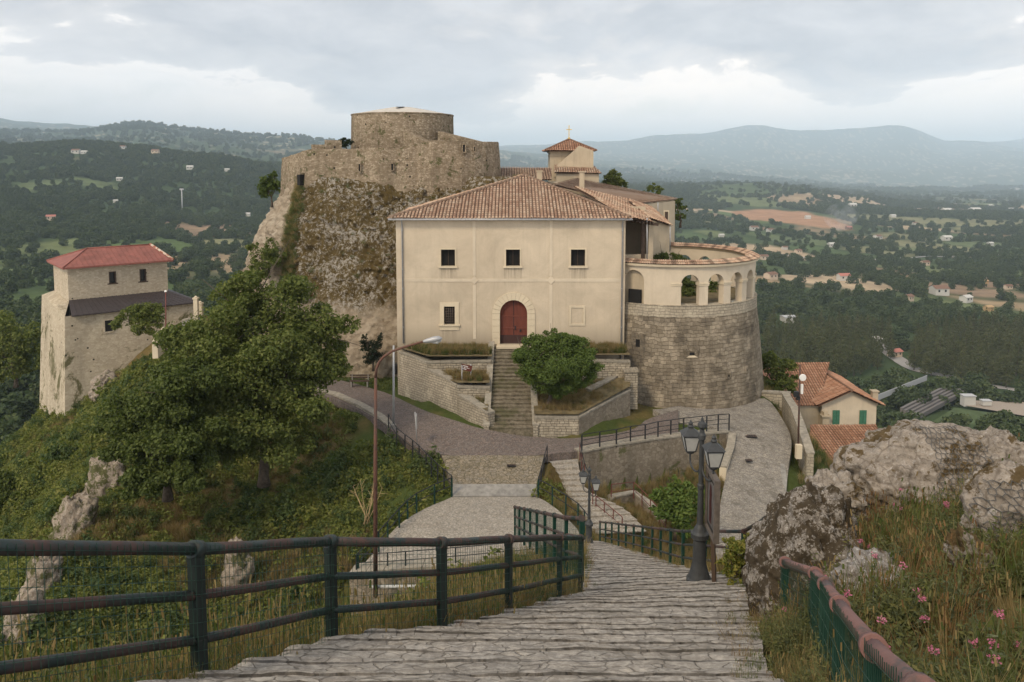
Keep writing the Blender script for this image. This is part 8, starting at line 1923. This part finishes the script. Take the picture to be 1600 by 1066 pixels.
# ================================================================== THE BANK OF BOULDERS AND FLOWERS ON THE RIGHT
M_boulder = rockmat('lichened_boulder', (0.36, 0.315, 0.26), (0.10, 0.08, 0.062), (0.075, 0.048, 0.024), 0.55, 1.6, 1.0, 2.6, 0.55)
M_boulder_pale = rockmat('pale_boulder', (0.36, 0.31, 0.255), (0.12, 0.095, 0.072), (0.085, 0.06, 0.03), 0.45, 1.3, 1.0, 2.2, 0.35)
M_lich = rockmat('white_lichen_rock', (0.34, 0.31, 0.28), (0.07, 0.058, 0.05), (0.075, 0.048, 0.024), 0.35, 1.1, 1.0, 3.0, 0.8)
M_tallrock = rockmat('mossy_tall_rock', (0.30, 0.265, 0.225), (0.075, 0.06, 0.048), (0.052, 0.040, 0.026), 0.66, 5.5, 1.2, 3.8, 0.6)
ROCKS = []
def brock(*a, **k): o = rock(*a, **k); ROCKS.append(o); return o
brock('boulder', 'tall boulder crusted with white lichen and brown moss at the edge of the steps', 1252, 888, 9.2, (.53, .7, 1.06), M_tallrock, 5, .3, 6, None, .2, .18, 1.3, tilt=.26, cat='boulder')
NETROCK = brock('boulder', 'big pale boulder wrapped in hexagonal wire netting on top of the bank', 1455, 748, 11.0, (1.25, .9, .76), M_boulder_pale, 14, .1, 6, None, .16, .14, 1.2, cat='boulder')
brock('boulder', 'cracked pale boulder end with small stones, right of the netted face', 1545, 745, 10.6, (.55, .6, .58), M_boulder_pale, 8, .5, 6, None, .2, .2, 1.8, cat='boulder')
brock('boulder', 'pale slab of rock leaning down at the right edge under netting', 1600, 822, 7.6, (.60, .5, .62), M_boulder_pale, 9, .4, 6, None, .18, .16, 1.3, tilt=.5, cat='boulder')
brock('boulder', 'narrow pale sliver of rock sloping through the plants below the leaning slab', 1535, 895, 6.6, (.15, .22, .5), M_boulder_pale, 10, .2, 5, None, .3, .35, 1.5, tilt=-.65, cat='boulder')
brock('boulder', 'small lichen-spotted stone among the flowers behind the pinkish railing', 1362, 905, 7.6, (.36, .3, .24), M_lich, 11, .2, 5, None, .3, .4, 1.6, cat='boulder')
brock('boulder', 'grass-topped stone between the tall boulder and the netted one', 1305, 775, 10.4, (.36, .4, .30), M_boulder_pale, 12, .2, 5, None, .3, .4, 1.6, cat='boulder')
brock('boulder', 'streaked grey stone half hidden by leaves beside the small lichen-spotted one', 1408, 935, 7.0, (.26, .25, .16), M_lich, 13, .5, 5, None, .3, .4, 1.6, cat='boulder')
from mathutils.bvhtree import BVHTree
def net():
    def bvh(o): me = o.data; return BVHTree.FromPolygons([v.co[:] for v in me.vertices], [p.vertices[:] for p in me.polygons])
    B = [bvh(o) for o in ROCKS[1:4]]; e = 0.040; m = MB(); pts = {}
    x0, x1 = at(1310, 700, 10.5).x, at(1660, 700, 9.0).x; z0, z1 = at(1450, 850, 10.4).z, at(1450, 640, 11).z; nx = int((x1 - x0) / (e * math.sqrt(3))); nz = int((z1 - z0) / (e * 1.5))
    def cast(x, z):
        best = None
        for b in B:
            h = b.ray_cast(Vector((x, 5.0, z + .9)), Vector((0, 1, -.18)).normalized(), 20)
            if h[0] is not None and (best is None or h[0].y < best.y): best = h[0]
        return None if best is None else best - V(0, .032, -.012)
    def node(i, j, k):
        key = (i, j, k)
        if key not in pts:
            x = x0 + (i + (.5 if j % 2 else 0)) * e * math.sqrt(3); z = z0 + j * e * 1.5 + (e if k else 0); pts[key] = cast(x + random.uniform(-.009, .009), z + random.uniform(-.009, .009))
        return pts[key]
    def wire(a, b):
        if a is not None and b is not None and (a - b).length < .13: m.tube([a, b], .0042, 3, cap=False)
    for j in range(nz):
        for i in range(nx):
            a = node(i, j, 0); b = node(i, j, 1); wire(a, b); r = 1 if j % 2 else 0; wire(b, node(i + r, j + 1, 0)); wire(b, node(i - 1 + r, j + 1, 0))
    o = m.build('wire_netting', [flat('grey_galvanised_wire', (0.11, 0.11, 0.105), .5, metal=.3, var=.2)]); tag(o, 'grey hexagonal wire netting stretched over the boulders of the bank', 'netting')
net()

def stems(seed, n, h, spread, nl, L, Wd, lean=.35, top=None, thin=.004):
    """leafy stems: (leaf verts, leaf faces, stem verts, stem faces, tips)"""
    g = np.random.default_rng(seed); LP = []; LN_ = []; LS = []; SV = []; SF = []; tips = []
    for i in range(n):
        a = g.uniform(0, 6.283); r = spread * math.sqrt(g.uniform()); b = np.array((r * math.cos(a), r * math.sin(a), -.05)); hh = h * g.uniform(.55, 1.1); d = np.array((math.cos(a + g.normal() * .7), math.sin(a + g.normal() * .7), 0)) * lean * g.uniform(.2, 1.2); P = [b + np.array((0, 0, hh * u)) + d * hh * u * u for u in np.linspace(0, 1, 5)]
        s = np.array((-d[1], d[0], 0)); s = s / (np.linalg.norm(s) + 1e-9) * thin; k = len(SV)
        for p in P: SV += [p - s, p + s]
        SF += [(k + 2 * j, k + 2 * j + 1, k + 2 * j + 3, k + 2 * j + 2) for j in range(4)]; tips.append(P[-1])
        for q in range(nl):
            u = g.uniform(.12, 1.0); p = b + np.array((0, 0, hh * u)) + d * hh * u * u; o = g.normal(size=3); o[2] *= .3; o /= np.linalg.norm(o); LP.append(p + o * L * .45); LN_.append(np.array((0, 0, 1)) + o * .4); LS.append((1.15 - .55 * u) * g.uniform(.7, 1.2))
    lv, lf = quads(np.array(LP), np.array(LN_), L * np.array(LS), Wd * np.array(LS), g, .45); return lv, lf, np.array(SV), np.array(SF), tips
def leafy(seed, n, h, spread, nl, L, Wd, mat, lean=.35):
    lv, lf, sv, sf, _ = stems(seed, n, h, spread, nl, L, Wd, lean); k = len(lv); return template('leafy_weed', np.concatenate([lv, sv]), np.concatenate([lf, sf + k]), [mat, M_stem], np.concatenate([np.zeros(len(lf), int), np.ones(len(sf), int)]))
M_weed2 = leafmat('bank_leaves', (0.065, 0.075, 0.024), (0.115, 0.12, 0.040), (0.20, 0.175, 0.065), 0.3, 1.3)
M_weed3 = leafmat('grey_green_leaves', (0.06, 0.075, 0.04), (0.10, 0.12, 0.065), (0.17, 0.18, 0.10), 0.3, 1.3)
M_russet = leafmat('russet_grass', (0.13, 0.065, 0.03), (0.22, 0.12, 0.055), (0.33, 0.22, 0.11), 0.3, 1.0, .9)
def bank():
    g = np.random.default_rng(55); T = [leafy(101, 16, .42, .2, 13, .07, .026, M_weed2), leafy(102, 14, .5, .2, 12, .085, .028, M_weed2, .25), leafy(103, 18, .34, .22, 12, .055, .022, M_weed3), leafy(104, 10, .3, .2, 14, .09, .045, M_weed2, .5),
         tuft(105, 30, .55, .16, .006, M_dry, .35, .3), tuft(106, 26, .45, .14, .006, M_russet, .3, .35), tuft(107, 46, .4, .16, .009, M_grass, .4, .2)]
    n = 6500; x = g.uniform(1.2, 13.5, n); y = g.uniform(1.9, 14.5, n)
    rx = np.interp(y, [p.y for p in RT][::-1], [p.x for p in RT][::-1]); ex = np.interp(y, [p.y for p in STAIR_R], [p.x for p in STAIR_R]); ok = (x > ex + .06) & (x < 0.85 * y + 1.2) & (y < 14.2) & ((x > rx + .05) | (g.uniform(size=n) < .8)) & ~((y > 9.8) & (x < 4.3)) 
    x, y = x[ok], y[ok]; z = ground_h(x, y); k = np.ones(len(x), bool)
    for o in ROCKS:
        c = np.array([v.co for v in o.data.vertices]); lo, hi = c.min(0), c.max(0); m = (lo + hi) / 2; h = (hi - lo) / 2 * .82; k &= ((x - m[0]) / h[0]) ** 2 + ((y - m[1]) / h[1]) ** 2 > 1
    x, y, z = x[k], y[k], z[k]; nz = fbm(x, y, 3, .8, 3); u = g.uniform(size=len(x)); dry = (nz + .35 * sstep(8, 10.5, y) > .12)
    idx = np.where(dry & (u < .62), g.choice([4, 5, 5, 6], len(x)), np.where(u > .88, 4 + g.integers(0, 3, len(x)), g.integers(0, 4, len(x)))); s = g.uniform(.55, 1.15, len(x)) * np.interp(y, [2, 5, 9], [.55, .8, 1.0]); left = x < np.interp(y, [p.y for p in RT][::-1], [p.x for p in RT][::-1]); s[left] *= .6
    xx = g.uniform(0, 1, 420); y3 = g.uniform(2.2, 9.0, 420); a3 = np.interp(y3, [p.y for p in STAIR_R], [p.x for p in STAIR_R]) + .05; b3 = np.interp(y3, [p.y for p in RT][::-1], [p.x for p in RT][::-1]); x3 = a3 + (b3 - a3) * xx; z3 = ground_h(x3, y3); x, y, z = np.concatenate([x, x3]), np.concatenate([y, y3]), np.concatenate([z, z3]); idx = np.concatenate([idx, g.integers(0, 5, 420)]); s = np.concatenate([s, g.uniform(.3, .7, 420)])
    scatter('bank_plants', np.stack([x, y, z], -1), s, idx, T, 'tangle of weeds and dry grasses on the bank behind the pinkish railing', 'weeds', .2, 12)
    # tall grasses and weeds along the left fence foot
    n = 900; y = g.uniform(3.2, 13.2, n); ex = np.interp(y, [p.y for p in STAIR_L], [p.x for p in STAIR_L]); x = ex - .15 - np.abs(g.normal(size=n)) * .7; z = ground_h(x, y); T2 = [tuft(111, 26, .75, .2, .008, M_dry, .35, .7), tuft(112, 22, .7, .2, .008, M_grass, .3, .4), leafy(113, 10, .5, .22, 12, .07, .03, M_weed3), tuft(114, 30, .4, .2, .008, M_russet, .5, .4)]
    scatter('fence_grass', np.stack([x, y, z], -1), g.uniform(.6, 1.15, n) * np.interp(y, [3, 5.5, 7], [.55, .75, .95]), g.integers(0, 4, n), T2, 'tall dry grasses growing along the foot of the near pipe railing', 'grass', .15, 13)
    # a few blades in the cracks of the steps
    n = 260; y = g.uniform(5, 33, n); a = np.interp(y, [p.y for p in STAIR_L], [p.x for p in STAIR_L]); b = np.interp(y, [p.y for p in STAIR_R], [p.x for p in STAIR_R]); e = np.where(g.uniform(size=n) < .55, b - np.abs(g.normal(size=n)) * .18 - .02, a + np.abs(g.normal(size=n)) * .12)
    zz = np.interp(y, [p.y for p in STAIR_R], [p.z for p in STAIR_R]) * ((e - a) / (b - a)) + np.interp(y, [p.y for p in STAIR_L], [p.z for p in STAIR_L]) * (1 - (e - a) / (b - a))
    scatter('crack_weeds', np.stack([e, y, zz], -1), g.uniform(.15, .5, n), g.integers(4, 7, n), T, 'small weeds growing in the cracks at the edges of the steps', 'weeds', .2, 14)
bank()
# flowering valerian plants, each a plant of its own
def valerian(label, px, py, d, h, seed, heads=5, group=None):
    g = np.random.default_rng(seed); v = at(px, py, 1.0); q = at(px, py, d); z = float(ground_h([q.x], [q.y])[0]); base = V(q.x, q.y, z); h = max(h, q.z - z) if q.z > z else h; h = min(h, .95)
    t = thing('flowering_plant', label, 'flower', base, group); lv, lf, sv, sf, tips = stems(seed, heads, h, .1, 12, .075, .028, .22); o = np.array(base)
    np_mesh('leaves', lv + o, lf, [M_weed3], parent=t); np_mesh('stem', sv + o, sf, [M_stem], parent=t)
    for tp in tips:
        n = 30; P = tp + o + np.clip(g.normal(size=(n, 3)), -1.4, 1.4) * np.array((.017, .017, .011)); fv, ff = quads(P, np.tile((0, 0, 1.0), (n, 1)), .018, .013, g, .8); np_mesh('flower', fv, ff, [M_pink], parent=t)
FL = [(1232, 887, 7.4, 'pink flower heads hanging at the first post of the pinkish railing'), (1270, 882, 7.2, 'pink flower right behind the pinkish rail near its far end'), (1422, 765, 10.0, 'pink flower standing against the foot of the netted boulder'), (1325, 783, 9.6, 'pair of pink flowers left below the netted boulder'), (1359, 831, 8.6, 'lone pink flower above the small lichen-spotted stone'),
      (1466, 816, 8.8, 'pink flower among russet grasses below the netted boulder'), (1494, 810, 9.2, 'pale pink flower near the cracked boulder end'), (1332, 938, 5.6, 'clump of pink flowers close to the pinkish rail'), (1404, 943, 6.0, 'bright pink flower in the middle of the bank, right of the close clump'), (1384, 913, 6.6, 'small pink flower beside the streaked grey stone'),
      (1424, 965, 5.6, 'pink flower below the bright one in the bank'), (1402, 1002, 4.6, 'dark pink flower low behind the rail'), (1470, 1017, 4.4, 'pink flower near the bottom of the bank'), (1548, 1036, 4.2, 'pink flower at the lower right corner of the bank'), (1572, 1026, 4.6, 'pink flower beside the lower right corner one'), (1363, 964, 5.2, 'small pink flower just right of the pipe rail')]
for i, (px, py, d, lab) in enumerate(FL): valerian(lab, px, py, d, .45, 200 + i, 1 + (i * 7) % 3)
tree('yellowing_bush', 'yellow-green straggly bush behind the display sign beside the green post', 'bush', at(1160, 925, 13.6), px_lobes([(1158, 860, 13.6, 24), (1142, 880, 13.5, 20), (1172, 885, 13.6, 22), (1150, 900, 13.4, 22), (1180, 858, 13.7, 14), (1140, 848, 13.7, 12), (1170, 840, 13.8, 10)]), 5200, 0.075, 0.032, M_yleaf, 61, .03, -.1, 4.0, shell=(.1, 1.15))
def dry_stalks():
    g = np.random.default_rng(71); b = at(575, 815, 36.5); t = thing('dry_plant', 'pale dry branching stalks on the slope left of the brown street light', 'plant', b); m = MB()
    for k in range(9):
        e = at(575 + g.uniform(-38, 30), 745 + g.uniform(0, 45), 36.5 + g.uniform(-.5, .5)); s = b + V(g.normal() * .12, g.normal() * .12, -.1); mid = s.lerp(e, .5) + V(g.normal() * .1, 0, -.1); m.tube([s, mid, e], [.022, .015, .006], 5)
        for _ in range(4): u = g.uniform(.5, 1); p = mid.lerp(e, u); m.tube([p, p + V(g.normal() * .25, g.normal() * .1, abs(g.normal()) * .25)], [.01, .004], 4)
    m.build('stalks', [flat('dry_straw', (0.40, 0.29, 0.15), .9, var=.2)], t)
dry_stalks()
